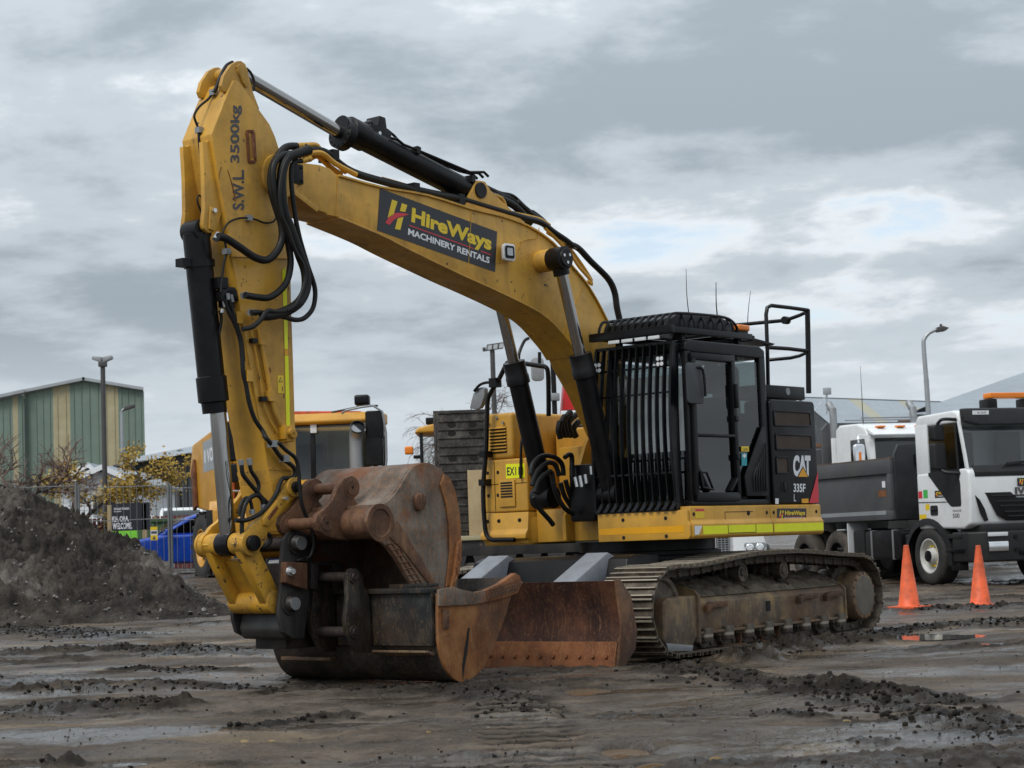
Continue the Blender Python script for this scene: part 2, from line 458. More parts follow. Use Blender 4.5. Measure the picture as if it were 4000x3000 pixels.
rust('rust_grey', (0.05, 0.034, 0.025), (0.15, 0.115, 0.088), (0.25, 0.21, 0.17), 2.4, (0.42, 0.17, 0.05), (0.20, 0.07, 0.022), 1.0)
rust('rust_brown', (0.04, 0.018, 0.012), (0.125, 0.056, 0.03), (0.23, 0.115, 0.055), 2.4, (0.26, 0.15, 0.07), (0.05, 0.035, 0.03), 0.6)
rust('rust_orange', (0.09, 0.03, 0.013), (0.25, 0.092, 0.028), (0.38, 0.18, 0.06), 2.2, (0.34, 0.2, 0.09), (0.06, 0.04, 0.03), 0.6)
rust('bucket_black', (0.009, 0.009, 0.009), (0.014, 0.0155, 0.0155), (0.06, 0.057, 0.048), 2.4, (0.18, 0.11, 0.05), (0.085, 0.05, 0.03), 0.45, 0.5)
rust('frame_steel', (0.04, 0.03, 0.025), (0.13, 0.095, 0.068), (0.33, 0.22, 0.10), 2.6, (0.36, 0.25, 0.12), (0.13, 0.062, 0.03), 0.75, 0.6)
rust('hitch_steel', (0.014, 0.013, 0.014), (0.024, 0.021, 0.022), (0.06, 0.043, 0.038), 3.0, (0.14, 0.09, 0.06), (0.05, 0.034, 0.028), 0.5, 0.55)
rust('ramp_steel', (0.014, 0.013, 0.012), (0.035, 0.031, 0.028), (0.11, 0.098, 0.086), 3.4, (0.16, 0.13, 0.1))
def track_mat():
    t = Mt('track_steel')
    oi = t.n('ShaderNodeObjectInfo')
    col = t.ramp(t.noise(7, 7, 0.7), [(0.34, (0.035, 0.029, 0.023)), (0.5, (0.105, 0.084, 0.062)), (0.66, (0.24, 0.195, 0.14))])
    col = t.mix(t.math('MULTIPLY', oi.outputs['Random'], 0.5), col, (0.07, 0.055, 0.042))
    # worn bright metal on the tips of the grousers (local z = 0 is the outer edge)
    sp = t.n('ShaderNodeSeparateXYZ'); t.l(t.tc.outputs['Object'], sp.inputs[0])
    w = t.ramp(t.math('ADD', sp.outputs[2], t.math('MULTIPLY', t.noise(20, 4), 0.012)), [(0.0, 0.0), (0.004, 0.75)])
    w = t.math('MULTIPLY', w, t.ramp(t.math('ABSOLUTE', sp.outputs[2]), [(0.0, 1.0), (0.02, 1.0), (0.03, 0.0)]))
    col = t.mix(w, col, (0.40, 0.35, 0.28))
    t.set('Base Color', col); t.set('Roughness', 0.62); t.set('Metallic', 0.35)
    t.bump(t.noise(28, 6, 0.7), 0.4, 0.008)
    MAT['track_steel'] = t.m
track_mat()
def mud_mat(name, dark, mid, lite, scale, wet=True, attr=False):
    t = Mt(name)
    n1 = t.noise(scale, 9, 0.72); n2 = t.noise(scale * 0.16, 5, 0.6); n3 = t.noise(scale * 9, 5, 0.7)
    f = t.math('ADD', t.math('MULTIPLY', n1, 0.55), t.math('MULTIPLY', n2, 0.45))
    col = t.ramp(f, [(0.38, dark), (0.49, mid), (0.59, lite)])
    col = t.mix(t.ramp(n3, [(0.55, 0.0), (0.68, 0.6)]), col, tuple(x * 1.9 for x in mid))
    col = t.mix(t.ramp(n3, [(0.32, 0.65), (0.45, 0.0)]), col, tuple(x * 0.6 for x in dark))
    r = t.ramp(t.noise(scale * 0.5, 7, 0.7), [(0.38, 0.42 if wet else 0.8), (0.56, 0.92)])
    bs = None
    if attr and wet:
        # films of standing water between the ruts
        fm = t.ramp(t.noise(scale * 0.22, 8, 0.66, (0.5, 1.5, 1)), [(0.47, 0.0), (0.57, 1.0)])
        r = t.mix(fm, r, 0.15); col = t.mix(t.math('MULTIPLY', fm, 0.55), col, dark)
        bs = t.math('SUBTRACT', 1.0, t.math('MULTIPLY', fm, 0.8))
    if attr:
        at = t.n('ShaderNodeAttribute'); at.attribute_name = 'wetmud'
        g = t.math('MULTIPLY', at.outputs['Fac'], t.ramp(n1, [(0.3, 1.0), (0.7, 0.7)]))
        col = t.mix(g, col, t.ramp(n1, [(0.35, (0.009, 0.0075, 0.006)), (0.65, (0.034, 0.028, 0.023))]))
        at2 = t.n('ShaderNodeAttribute'); at2.attribute_name = 'clay'
        col = t.mix(at2.outputs['Fac'], col, t.ramp(n1, [(0.35, (0.12, 0.088, 0.055)), (0.65, (0.20, 0.15, 0.10))]))
    t.set('Base Color', col); t.set('Roughness', r)
    t.set('Specular IOR Level', 0.12 if bs is None else t.mix(g, t.mix(fm, 0.22, 0.5), 0.06))
    hh = t.math('ADD', n3, t.math('MULTIPLY', n1, 1.0))
    t.bump(hh if bs is None else t.math('MULTIPLY', hh, bs), 0.8, 0.04)
    MAT[name] = t.m
mud_mat('ground_mud', (0.030, 0.0215, 0.015), (0.08, 0.060, 0.0445), (0.145, 0.116, 0.089), 2.2, True, True)
mud_mat('pile_dirt', (0.036, 0.03, 0.025), (0.085, 0.073, 0.062), (0.18, 0.16, 0.14), 1.8, False, True)
mud_mat('clod_mud', (0.011, 0.009, 0.0075), (0.022, 0.0185, 0.0155), (0.05, 0.043, 0.036), 5, False)
mud_mat('dried_mud', (0.05, 0.041, 0.032), (0.115, 0.094, 0.071), (0.22, 0.185, 0.14), 6, False)
mud_mat('stone', (0.06, 0.056, 0.052), (0.12, 0.113, 0.105), (0.22, 0.21, 0.195), 4, False)
mud_mat('pile_stone', (0.09, 0.085, 0.08), (0.17, 0.16, 0.15), (0.30, 0.29, 0.27), 4, False)
mud_mat('clay_stone', (0.22, 0.15, 0.07), (0.34, 0.24, 0.12), (0.42, 0.32, 0.18), 8, False)
def water():
    for nm, c in (('puddle_water', (0.09, 0.085, 0.08)), ('puddle_brown', (0.16, 0.105, 0.06))):
        t = Mt(nm); t.set('Base Color', c); t.set('Roughness', 0.04); t.set('IOR', 1.33)
        t.bump(t.noise(9, 3), 0.02, 0.01); MAT[nm] = t.m
water()
def leaf():
    t = Mt('leaf_yellow'); oi = t.noise(9, 2)
    t.set('Base Color', t.ramp(oi, [(0.3, (0.16, 0.09, 0.012)), (0.5, (0.34, 0.21, 0.02)), (0.7, (0.45, 0.32, 0.05))])); t.set('Roughness', 0.7)
    MAT['leaf_yellow'] = t.m
leaf()
# ------------------------------------------------------------------ terrain
def _hash(ix, iy, seed):
    h = (ix.astype(np.int64) * 374761393 + iy.astype(np.int64) * 668265263 + seed * 1442695041) & 0x7fffffff
    h = ((h ^ (h >> 13)) * 1274126177) & 0x7fffffff
    return ((h ^ (h >> 16)) & 0xffff) / 65535.0
def vnoise(x, y, seed=0):
    ix = np.floor(x); iy = np.floor(y); fx = x - ix; fy = y - iy
    fx = fx * fx * (3 - 2 * fx); fy = fy * fy * (3 - 2 * fy)
    a = _hash(ix, iy, seed); b = _hash(ix + 1, iy, seed); c = _hash(ix, iy + 1, seed); d = _hash(ix + 1, iy + 1, seed)
    return (a * (1 - fx) + b * fx) * (1 - fy) + (c * (1 - fx) + d * fx) * fy
def fbm(x, y, f, octs, seed=0, gain=0.5):
    t = np.zeros_like(x); a = 1.0; s = 0
    for i in range(octs):
        t += a * (vnoise(x * f + 17.3 * i, y * f - 9.1 * i, seed + i) * 2 - 1); s += a
        a *= gain; f *= 2.03
    return t / s
def smst(a, b, x):
    t = np.clip((x - a) / (b - a), 0, 1); return t * t * (3 - 2 * t)
def gbase(X, Y):
    """gentle rise of the yard towards the back"""
    w = smst(-1.0, 7.0, X / np.maximum(Y, 1) * 30)
    return smst(24, 50, Y) * (0.70 * (1 - w) + 0.36 * w)
def gz(x, y):
    return float(gbase(np.array([float(x)]), np.array([float(y)]))[0])
def polydist(X, Y, pts):
    d = np.full(X.shape, 1e9)
    for (ax, ay), (bx, by) in zip(pts[:-1], pts[1:]):
        dx, dy = bx - ax, by - ay
        t = np.clip(((X - ax) * dx + (Y - ay) * dy) / (dx * dx + dy * dy + 1e-9), 0, 1)
        d = np.minimum(d, np.hypot(X - ax - t * dx, Y - ay - t * dy))
    return d
def gpts(px):
    return [(q.x, q.y) for q in (ground_pt(*p) for p in px)]
# churned mud berms: pixel polyline, half width (m), height (m)
BERMS = [([(2560, 2605), (2900, 2650), (3250, 2710), (3600, 2790), (4050, 2880)], 0.45, 0.035),
         ([(3250, 2680), (3500, 2730), (3800, 2745)], 0.3, 0.035),
         ([(150, 2700), (550, 2695), (900, 2680), (1250, 2690)], 0.28, 0.05),
         ([(0, 2805), (250, 2780), (480, 2770), (700, 2770)], 0.26, 0.07),
         ([(880, 2850), (1100, 2815), (1350, 2790)], 0.16, 0.03),
         ([(60, 2985), (300, 2985)], 0.16, 0.06),
         ([(1600, 2685), (1800, 2690), (2000, 2730), (2060, 2780)], 0.3, 0.03),
         ([(2860, 2565), (3000, 2540), (3250, 2510), (3370, 2500)], 0.36, 0.20),
         ([(2450, 2590), (2560, 2600), (2700, 2590)], 0.3, 0.03),
         ([(3560, 2395), (3900, 2375), (4100, 2365)], 0.4, 0.06),
         ([(3420, 2470), (3700, 2440), (4050, 2420)], 0.5, 0.05),
         ([(3350, 2900), (3500, 2905)], 0.15, 0.03),
         ([(0, 2480), (250, 2490), (450, 2500)], 0.7, 0.03),
         ([(150, 2545), (520, 2540), (900, 2560)], 0.5, 0.04),
         ([(500, 2610), (900, 2620)], 0.3, 0.03),
         ([(2700, 2790), (3000, 2790), (3200, 2800)], 0.1, 0.02),
         ([(1050, 2720), (1500, 2690), (1700, 2680)], 0.25, 0.03)]
PUD = [(500, 2972, 170, 13, 0), (60, 2990, 90, 14, 0), (230, 2735, 130, 13, 0), (720, 2508, 160, 9, 1), (250, 2600, 130, 6, 0), (2290, 2694, 95, 13, 1),
       (2445, 2935, 85, 22, 1), (2560, 2985, 70, 16, 1), (3330, 2607, 110, 7, 0), (3870, 2508, 110, 8, 0), (3620, 2480, 190, 10, 0), (3900, 2440, 160, 8, 0), (2700, 2830, 90, 8, 0),
       (1740, 2815, 80, 8, 0), (430, 2625, 90, 5, 0), (1500, 2900, 70, 6, 0)]
def pudw(p):
    c = ground_pt(p[0], p[1]); n_ = ground_pt(p[0], p[1] + p[3]); f_ = ground_pt(p[0], p[1] - p[3])
    return c.x, c.y, p[2] * c.y / F, (f_.y - n_.y) / 2
def terrain():
    ys = []
    y = -40.0
    while y < 6: ys.append(y); y += 1.2 if y < 2 else 0.4
    y = 6.0
    while y < 62: ys.append(y); y += 0.010 + 0.0023 * y
    while y < 2500: ys.append(y); y *= 1.12
    ys = np.array(ys)
    kd = np.linspace(-0.31, 0.31, 700)
    ko = 0.31 + np.cumsum(0.012 * 1.18 ** np.arange(30))
    ks = np.concatenate([-ko[::-1], kd, ko])
    K, YY = np.meshgrid(ks, ys)
    X = K * np.maximum(YY, 7.0); Y = YY
    g = gbase(X, Y)
    near = (1 - smst(60, 75, Y)) * smst(5, 7, Y)
    rough = fbm(X, Y, 0.45, 4, 3) * 0.035 + fbm(X, Y, 2.3, 6, 11, 0.6) * 0.034
    # wheel ruts that run across the yard
    rut = 0.5 + 0.5 * np.sin((Y * 2.0 + X * 0.35 + 2.2 * fbm(X, Y, 0.22, 3, 5)) * 1.15)
    rough += (rut - 0.5) * 0.022 * smst(-0.1, 0.4, fbm(X, Y, 0.18, 2, 31))
    wet = np.zeros_like(X); clay = np.zeros_like(X)
    crumb = fbm(X, Y, 17.0, 3, 33, 0.7)
    tex = fbm(X, Y, 6.0, 4, 21, 0.65); tex2 = fbm(X * 0.6, Y * 1.3, 9.0, 3, 27, 0.6)
    for px, w, h in BERMS:
        w *= 1.3
        pts = gpts(px); d = polydist(X, Y, pts)
        d = d + fbm(X, Y, 2.2, 3, 41) * w * 0.8
        k = np.clip(1 - d / w, 0, 1); k = k * k * (3 - 2 * k)
        rough += k * (h * 0.45 + (0.5 + tex * 1.6) * h * 0.8 + tex2 * 0.022 + crumb * 0.02)
        wet = np.maximum(wet, np.clip(k * 2.2 - 0.1 + 0.8 * tex * k, 0, 1))
    # random churned spots
    sp = fbm(X * 0.45, Y * 1.2, 0.75, 5, 61, 0.6)
    k = smst(0.10, 0.34, sp)
    rough += k * (0.015 + tex * 0.045 + crumb * 0.02); wet = np.maximum(wet, k * 0.85)
    clay = smst(0.30, 0.45, fbm(X * 0.5, Y * 1.2, 1.1, 4, 77, 0.6)) * 0.75 * (1 - wet)
    # track print ladder (bottom centre)
    q = gpts([(1980, 2760), (2180, 2995)])
    d = polydist(X, Y, q); kk = smst(0.40, 0.24, d + .12 * fbm(X, Y, 2.5, 2, 72))
    lad = np.tanh(4 * np.sin(Y * 2 * pi / 0.30 + 1.6 * fbm(X, Y, 1.5, 3, 71)))
    rough = rough * (1 - .75 * kk) + kk * (0.007 * lad + .016 * tex + .008 * crumb); wet = wet * (1 - kk) + kk * np.clip(0.72 - 0.5 * lad + .7 * tex, 0, 1); clay = np.maximum(clay * (1 - kk), kk * np.clip(lad, 0, 1) * .22)
    # older grouser prints along the berm on the right
    d = polydist(X, Y, gpts(BERMS[0][0])); kk = smst(0.42, 0.2, d) * smst(-.15, .15, fbm(X, Y, .5, 2, 15)); lad = np.tanh(4 * np.sin((X * .75 + Y * .6) * 2 * pi / 0.21))
    rough += kk * 0.008 * lad
    for p in PUD:
        cx_, cy_, rx, ry = pudw(p)
        e = np.hypot((X - cx_) / rx, (Y - cy_) / ry) + 0.45 * fbm(X, Y, 2.2, 3, 90)
        k = 1 - smst(0.75, 1.25, e)
        rough = rough * (1 - k) + k * (-0.05 + 0.02 * tex)
        rim_ = (e > 1.0) & (e < 2.6)
        rough = np.where(rim_, np.maximum(rough, -0.006 + 0.01 * tex), rough)
        k2 = 1 - smst(1.0, 2.0, e)
        wet = np.maximum(wet * (1 - k), k2 * 0.45)
    # keep it level under the machine and the buckets
    mx, my = EXC
    e = np.minimum(np.hypot((X - mx - 0.3) / 3.2, (Y - my + 0.2) / 3.4), np.hypot((X + 1.2) / 1.6, (Y - 17.2) / 1.2))
    calm = 0.55 + 0.45 * smst(0.75, 1.1, e)
    z = g + near * rough * calm
    z -= 0.03 * (1 - smst(0.8, 1.2, e))
    n_r, n_c = X.shape
    co = np.stack([X.ravel(), Y.ravel(), z.ravel()], 1).astype(np.float32)
    idx = np.arange(n_r * n_c).reshape(n_r, n_c)
    quads = np.stack([idx[:-1, :-1], idx[:-1, 1:], idx[1:, 1:], idx[1:, :-1]], -1).reshape(-1, 4).astype(np.int32)
    me = bpy.data.meshes.new('ground')
    me.vertices.add(len(co)); me.vertices.foreach_set('co', co.ravel())
    me.loops.add(quads.size); me.loops.foreach_set('vertex_index', quads.ravel())
    me.polygons.add(len(quads)); me.polygons.foreach_set('loop_start', np.arange(0, quads.size, 4, dtype=np.int32))
    for nm, arr in (('wetmud', wet), ('clay', clay)):
        at = me.attributes.new(nm, 'FLOAT', 'POINT'); at.data.foreach_set('value', arr.ravel().astype(np.float32))
    me.update(calc_edges=True); me.validate()
    me.polygons.foreach_set('use_smooth', [True] * len(me.polygons))
    me.materials.append(MAT['ground_mud'])
    tag(link('ground', me), kind='structure')
    for i, p in enumerate(PUD):
        cx_, cy_, rx, ry = pudw(p)
        lv = gz(cx_, cy_) - 0.02
        mb = MB(); n = 28
        mb.add([(cx_ + rx * 1.35 * cos(2 * pi * j / n), cy_ + ry * 1.35 * sin(2 * pi * j / n), lv) for j in range(n)], [tuple(range(n))])
        tag(mb.build('puddle', MAT['puddle_brown' if p[4] else 'puddle_water'], smooth=0), kind='structure')
    return X, Y, z
GX, GY, GZ = terrain()
def gsurf(x, y):
    """height of the finished ground near (x, y)"""
    j = int(np.searchsorted(GY[:, 0], y)); j = min(max(j, 1), GY.shape[0] - 1)
    i = int(np.searchsorted(GX[j], x)); i = min(max(i, 1), GX.shape[1] - 1)
    return float(GZ[j, i])
_bm = bmesh.new(); bmesh.ops.create_icosphere(_bm, subdivisions=1, radius=1)
ICO_V = np.array([q.co[:] for q in _bm.verts]); ICO_F = np.array([[q.index for q in f.verts] for f in _bm.faces]); _bm.free()
_bm = bmesh.new(); bmesh.ops.create_icosphere(_bm, subdivisions=2, radius=1)
ICO2_V = np.array([q.co[:] for q in _bm.verts]); ICO2_F = np.array([[q.index for q in f.verts] for f in _bm.faces]); _bm.free()
def lumps(name, spots, mat, parent=None, squash=0.6, smooth=60, fine=False):
    """many small irregular lumps joined: nobody could count them"""
    rng = np.random.default_rng(3); vs = []; fs = []; n = 0
    BV, BF = (ICO2_V, ICO2_F) if fine else (ICO_V, ICO_F)
    for x, y, z, r in spots:
        s = np.array([rng.uniform(0.7, 1.3), rng.uniform(0.7, 1.3), squash * rng.uniform(0.7, 1.3)]) * r
        a = rng.uniform(0, 6.28); ca, sa = cos(a), sin(a)
        v = BV * (1 + rng.uniform(-0.28, 0.28, (len(BV), 1))) * s
        v = np.stack([v[:, 0] * ca - v[:, 1] * sa + x, v[:, 0] * sa + v[:, 1] * ca + y, v[:, 2] + z], 1)
        vs.append(v); fs.append(BF + n); n += len(BV)
    V_ = np.concatenate(vs); F_ = np.concatenate(fs)
    me = bpy.data.meshes.new(name); me.from_pydata(V_.tolist(), [], F_.tolist())
    me.materials.append(mat)
    me.polygons.foreach_set('use_smooth', [True] * len(me.polygons))
    if smooth: me.set_sharp_from_angle(angle=radians(smooth))
    return tag(link(name, me, parent), kind='stuff')
def scatter():
    rng = random.Random(5); sp = []
    for px, w, h in BERMS:
        pts = gpts(px)
        for (ax, ay), (bx, by) in zip(pts[:-1], pts[1:]):
            ln = math.hypot(bx - ax, by - ay)
            for _ in range(int(ln * w * 520)):
                t = rng.random(); o = rng.gauss(0, w * 0.5); dx, dy = (bx - ax) / ln, (by - ay) / ln
                x = ax + (bx - ax) * t - dy * o; y = ay + (by - ay) * t + dx * o
                r = 0.004 + 0.024 * rng.random() ** 5
                sp.append((x, y, gsurf(x, y) + r * 0.15, r))
    for _ in range(5000):
        y = 8.5 + 24 * rng.random() ** 1.5; x = rng.uniform(-0.29, 0.29) * y
        if float(fbm(np.array([x * .45]), np.array([y * 1.2]), 0.75, 5, 61, 0.6)[0]) < 0.08: continue
        r = 0.004 + 0.014 * rng.random() ** 4
        sp.append((x, y, gsurf(x, y) + r * 0.2, r))
    lumps('mud_clods', sp, MAT['clod_mud'], squash=0.75)
    sp = []
    for _ in range(9000):
        y = 8.5 + 26 * rng.random() ** 1.4; x = rng.uniform(-0.29, 0.29) * y
        r = 0.0028 + 0.008 * rng.random() ** 5
        sp.append((x, y, gsurf(x, y) + r * 0.2, r))
    lumps('gravel', sp, MAT['stone'], squash=0.7)
    for k, (px, py, r, lb) in enumerate([(953, 2905, 0.022, 'pale yellow clay stone on the mud, left of a matching pair'), (1060, 2900, 0.022, 'pale yellow clay stone on the mud, right of a matching pair'),
                         (1673, 2878, 0.016, 'small yellow stone lying alone on mud below the grey bucket'), (3310, 2826, 0.02, 'small yellow leaf-like stone on grey mud at right'),
                         (2800, 2975, 0.03, 'yellow clay stone at the bottom edge of the yard')]):
        q = ground_pt(px, py); z = gsurf(q.x, q.y)
        rr = np.random.default_rng(50 + k); mb = MB()
        v = ICO_V * (1 + rr.uniform(-0.25, 0.25, (len(ICO_V), 1))) * r * np.array([1.3, 0.9, 0.6])
        mb.add([(a + q.x, b + q.y, c + z + r * 0.3) for a, b, c in v.tolist()], [tuple(f) for f in ICO_F.tolist()])
        tag(mb.build('clay_stone', MAT['clay_stone']), lb, 'stone', 'clay stones on the mud')
scatter()
def dirt_pile():
    nx, ny = 520, 420
    xs = np.linspace(-19.5, -3.6, nx); ys = np.linspace(29.5, 46, ny)
    X, Y = np.meshgrid(xs, ys)
    # a heap with its ridge running away to the left, its toe spilling right
    kx = smst(-4.6, -11.6, X) ; ridge = 2.55 * (0.35 * smst(-4.4, -7.0, X) + 0.75 * kx)
    toe = -6.65 + (38 - Y) * 0.42
    ridge = 0.80 * np.clip(toe - X, 0, None)
    ridge = 2.8 * (1 - np.exp(-(ridge / 2.15) ** 1.2))
    front = np.clip((Y - 30.8 - 0.1 * (X + 9)) / 5.2, 0, 1); back = np.clip((45.5 - Y) / 6.0, 0, 1)
    h = ridge * np.minimum(1, front ** 0.82) * back ** 0.7
    body = np.clip(h / 0.5, 0, 1)
    h = h + body * (fbm(X, Y, 0.5, 4, 3) * 0.20 + fbm(X, Y, 1.7, 5, 9, 0.62) * 0.34 + (np.abs(fbm(X, Y, 4.0, 5, 19, 0.7)) - .12) * 0.42 + 0.05 * np.sin(X * 2.2 + Y * 1.6 + 3 * fbm(X, Y, .6, 2, 8)))
    h += (1 - body) * np.clip(h * 4, 0, 1) * np.abs(fbm(X, Y, 3, 4, 9)) * 0.15
    z = gbase(X, Y) - 0.06 + h
    wet = np.clip(smst(-0.02, 0.32, fbm(X, Y, 0.5, 4, 51) + 0.55 * (1 - front)), 0, 1) * 0.85
    co = np.stack([X.ravel(), Y.ravel(), z.ravel()], 1)
    idx = np.arange(nx * ny).reshape(ny, nx)
    keep = (h > 0.0)
    q = np.stack([idx[:-1, :-1], idx[:-1, 1:], idx[1:, 1:], idx[1:, :-1]], -1).reshape(-1, 4)
    kq = keep.ravel()[q].any(1); q = q[kq]
    me = bpy.data.meshes.new('dirt_pile'); me.from_pydata(co.tolist(), [], q.tolist())
    at = me.attributes.new('wetmud', 'FLOAT', 'POINT'); at.data.foreach_set('value', wet.ravel().astype(np.float32))
    me.polygons.foreach_set('use_smooth', [True] * len(me.polygons)); me.materials.append(MAT['pile_dirt'])
    o = tag(link('dirt_pile', me), 'big heap of dark gravelly dirt at the left edge', 'dirt pile')
    rng = random.Random(9); sp = []; sp2 = []
    for _ in range(14000):
        i = rng.randrange(nx); j = rng.randrange(int(ny * 0.75))
        if h[j, i] > 0.05:
            r = 0.008 + 0.035 * rng.random() ** 5
            (sp if rng.random() < 0.5 else sp2).append((xs[i], ys[j], z[j, i] + r * 0.2, r))
    lumps('stone', sp, MAT['pile_stone'], o, 0.7, smooth=30); lumps('clod', sp2, MAT['clod_mud'], o, 0.8)
dirt_pile()
# ------------------------------------------------------------------ excavator
ex = empty('excavator', (EXC[0], EXC[1], 0), FR.rz, 'large yellow tracked excavator with black barred cab and raised boom', 'excavator')
DT = FT.rz - FR.rz
def under(o):
    o.rotation_euler = (0, 0, DT); return o
YE, YW, YH, BK = MAT['yellow'], MAT['yellow_worn'], MAT['yellow_house'], MAT['black']
CB, HO = MAT['cab_black'], MAT['hole']

def tracks():
    # closed path of the chain (x, z) at the grouser tips
    pts = []
    R = 0.45
    for i in range(16): a = -pi / 2 + pi * i / 15; pts.append((1.98 + R * cos(a), 0.45 + R * sin(a)))
    for x, z_ in ((1.6, 0.893), (1.2, 0.918), (0.8, 0.952), (0.4, 0.98), (0.0, 0.985), (-0.45, 0.985), (-0.9, 0.965), (-1.4, 0.93)): pts.append((x, z_))
    for i in range(16): a = pi / 2 + pi * i / 15; pts.append((-1.98 + R * cos(a), 0.45 + R * sin(a)))
    for i in range(1, 12): pts.append((-1.98 + 3.96 * i / 12, 0.0))
    P = np.array(pts + [pts[0]]); sg = np.hypot(*np.diff(P, axis=0).T); cum = np.concatenate([[0], np.cumsum(sg)]); T = cum[-1]
    n = 50; pitch = T / n
    def at(s):
        s %= T; i = min(int(np.searchsorted(cum, s, 'right')) - 1, len(sg) - 1); t = (s - cum[i]) / sg[i]
        return P[i] * (1 - t) + P[i + 1] * t
    hp = pitch / 2
    g = 0.030
    prof = [(-hp + .004, -.045), (hp - .01, -.045), (hp + .014, -.034), (hp + .014, -.022), (hp - .012, -.03), (hp - .016, 0), (hp - .03, 0), (hp - .036, -.03),
            (0.009, -.03), (0.006, -.002), (-0.006, -.002), (-0.009, -.03), (-hp + .034, -.03), (-hp + .03, 0), (-hp + .016, 0), (-hp + .004, -.03)]
    sm = MB().plate(prof, -0.3, 0.3); sme = sm.mesh('shoe', MAT['track_steel'], 0.0, smooth=0)
    lk = MB()
    lp = [(-hp + .01, -.05), (hp - .01, -.05), (hp + .015, -.075), (hp + .01, -.115), (hp - .05, -.14), (0.0, -.125), (-hp + .05, -.14), (-hp - .005, -.115)]
    for s in (-1, 1): lk.plate(lp, s * 0.115 - .022, s * 0.115 + .022)
    lk.cyl((hp, -.16, -.095), (hp, .16, -.095), .024, 10)
    lme = lk.mesh('track_link', MAT['track_steel'], 0.004, 1)
    for s in (1, -1):
        # the chain root is the frame rail of links that are pinned together
        tr = link('track', None, ex); tr.location = (0, 0, 0); under(tr)
        for i in range(n):
            a = at(i * pitch); b = at((i + 1) * pitch); c = (a + b) / 2; d = b - a
            # chain runs front-top to the rear: local x along travel, local z outwards
            ang = atan2(-d[1], -d[0])
            for nm, me in (('shoe', sme), ('track_link', lme)):
                o = link(nm, me, tr); o.location = (c[0], s * 1.295, c[1]); o.rotation_euler = (0, -ang, 0)
        build_side(s)
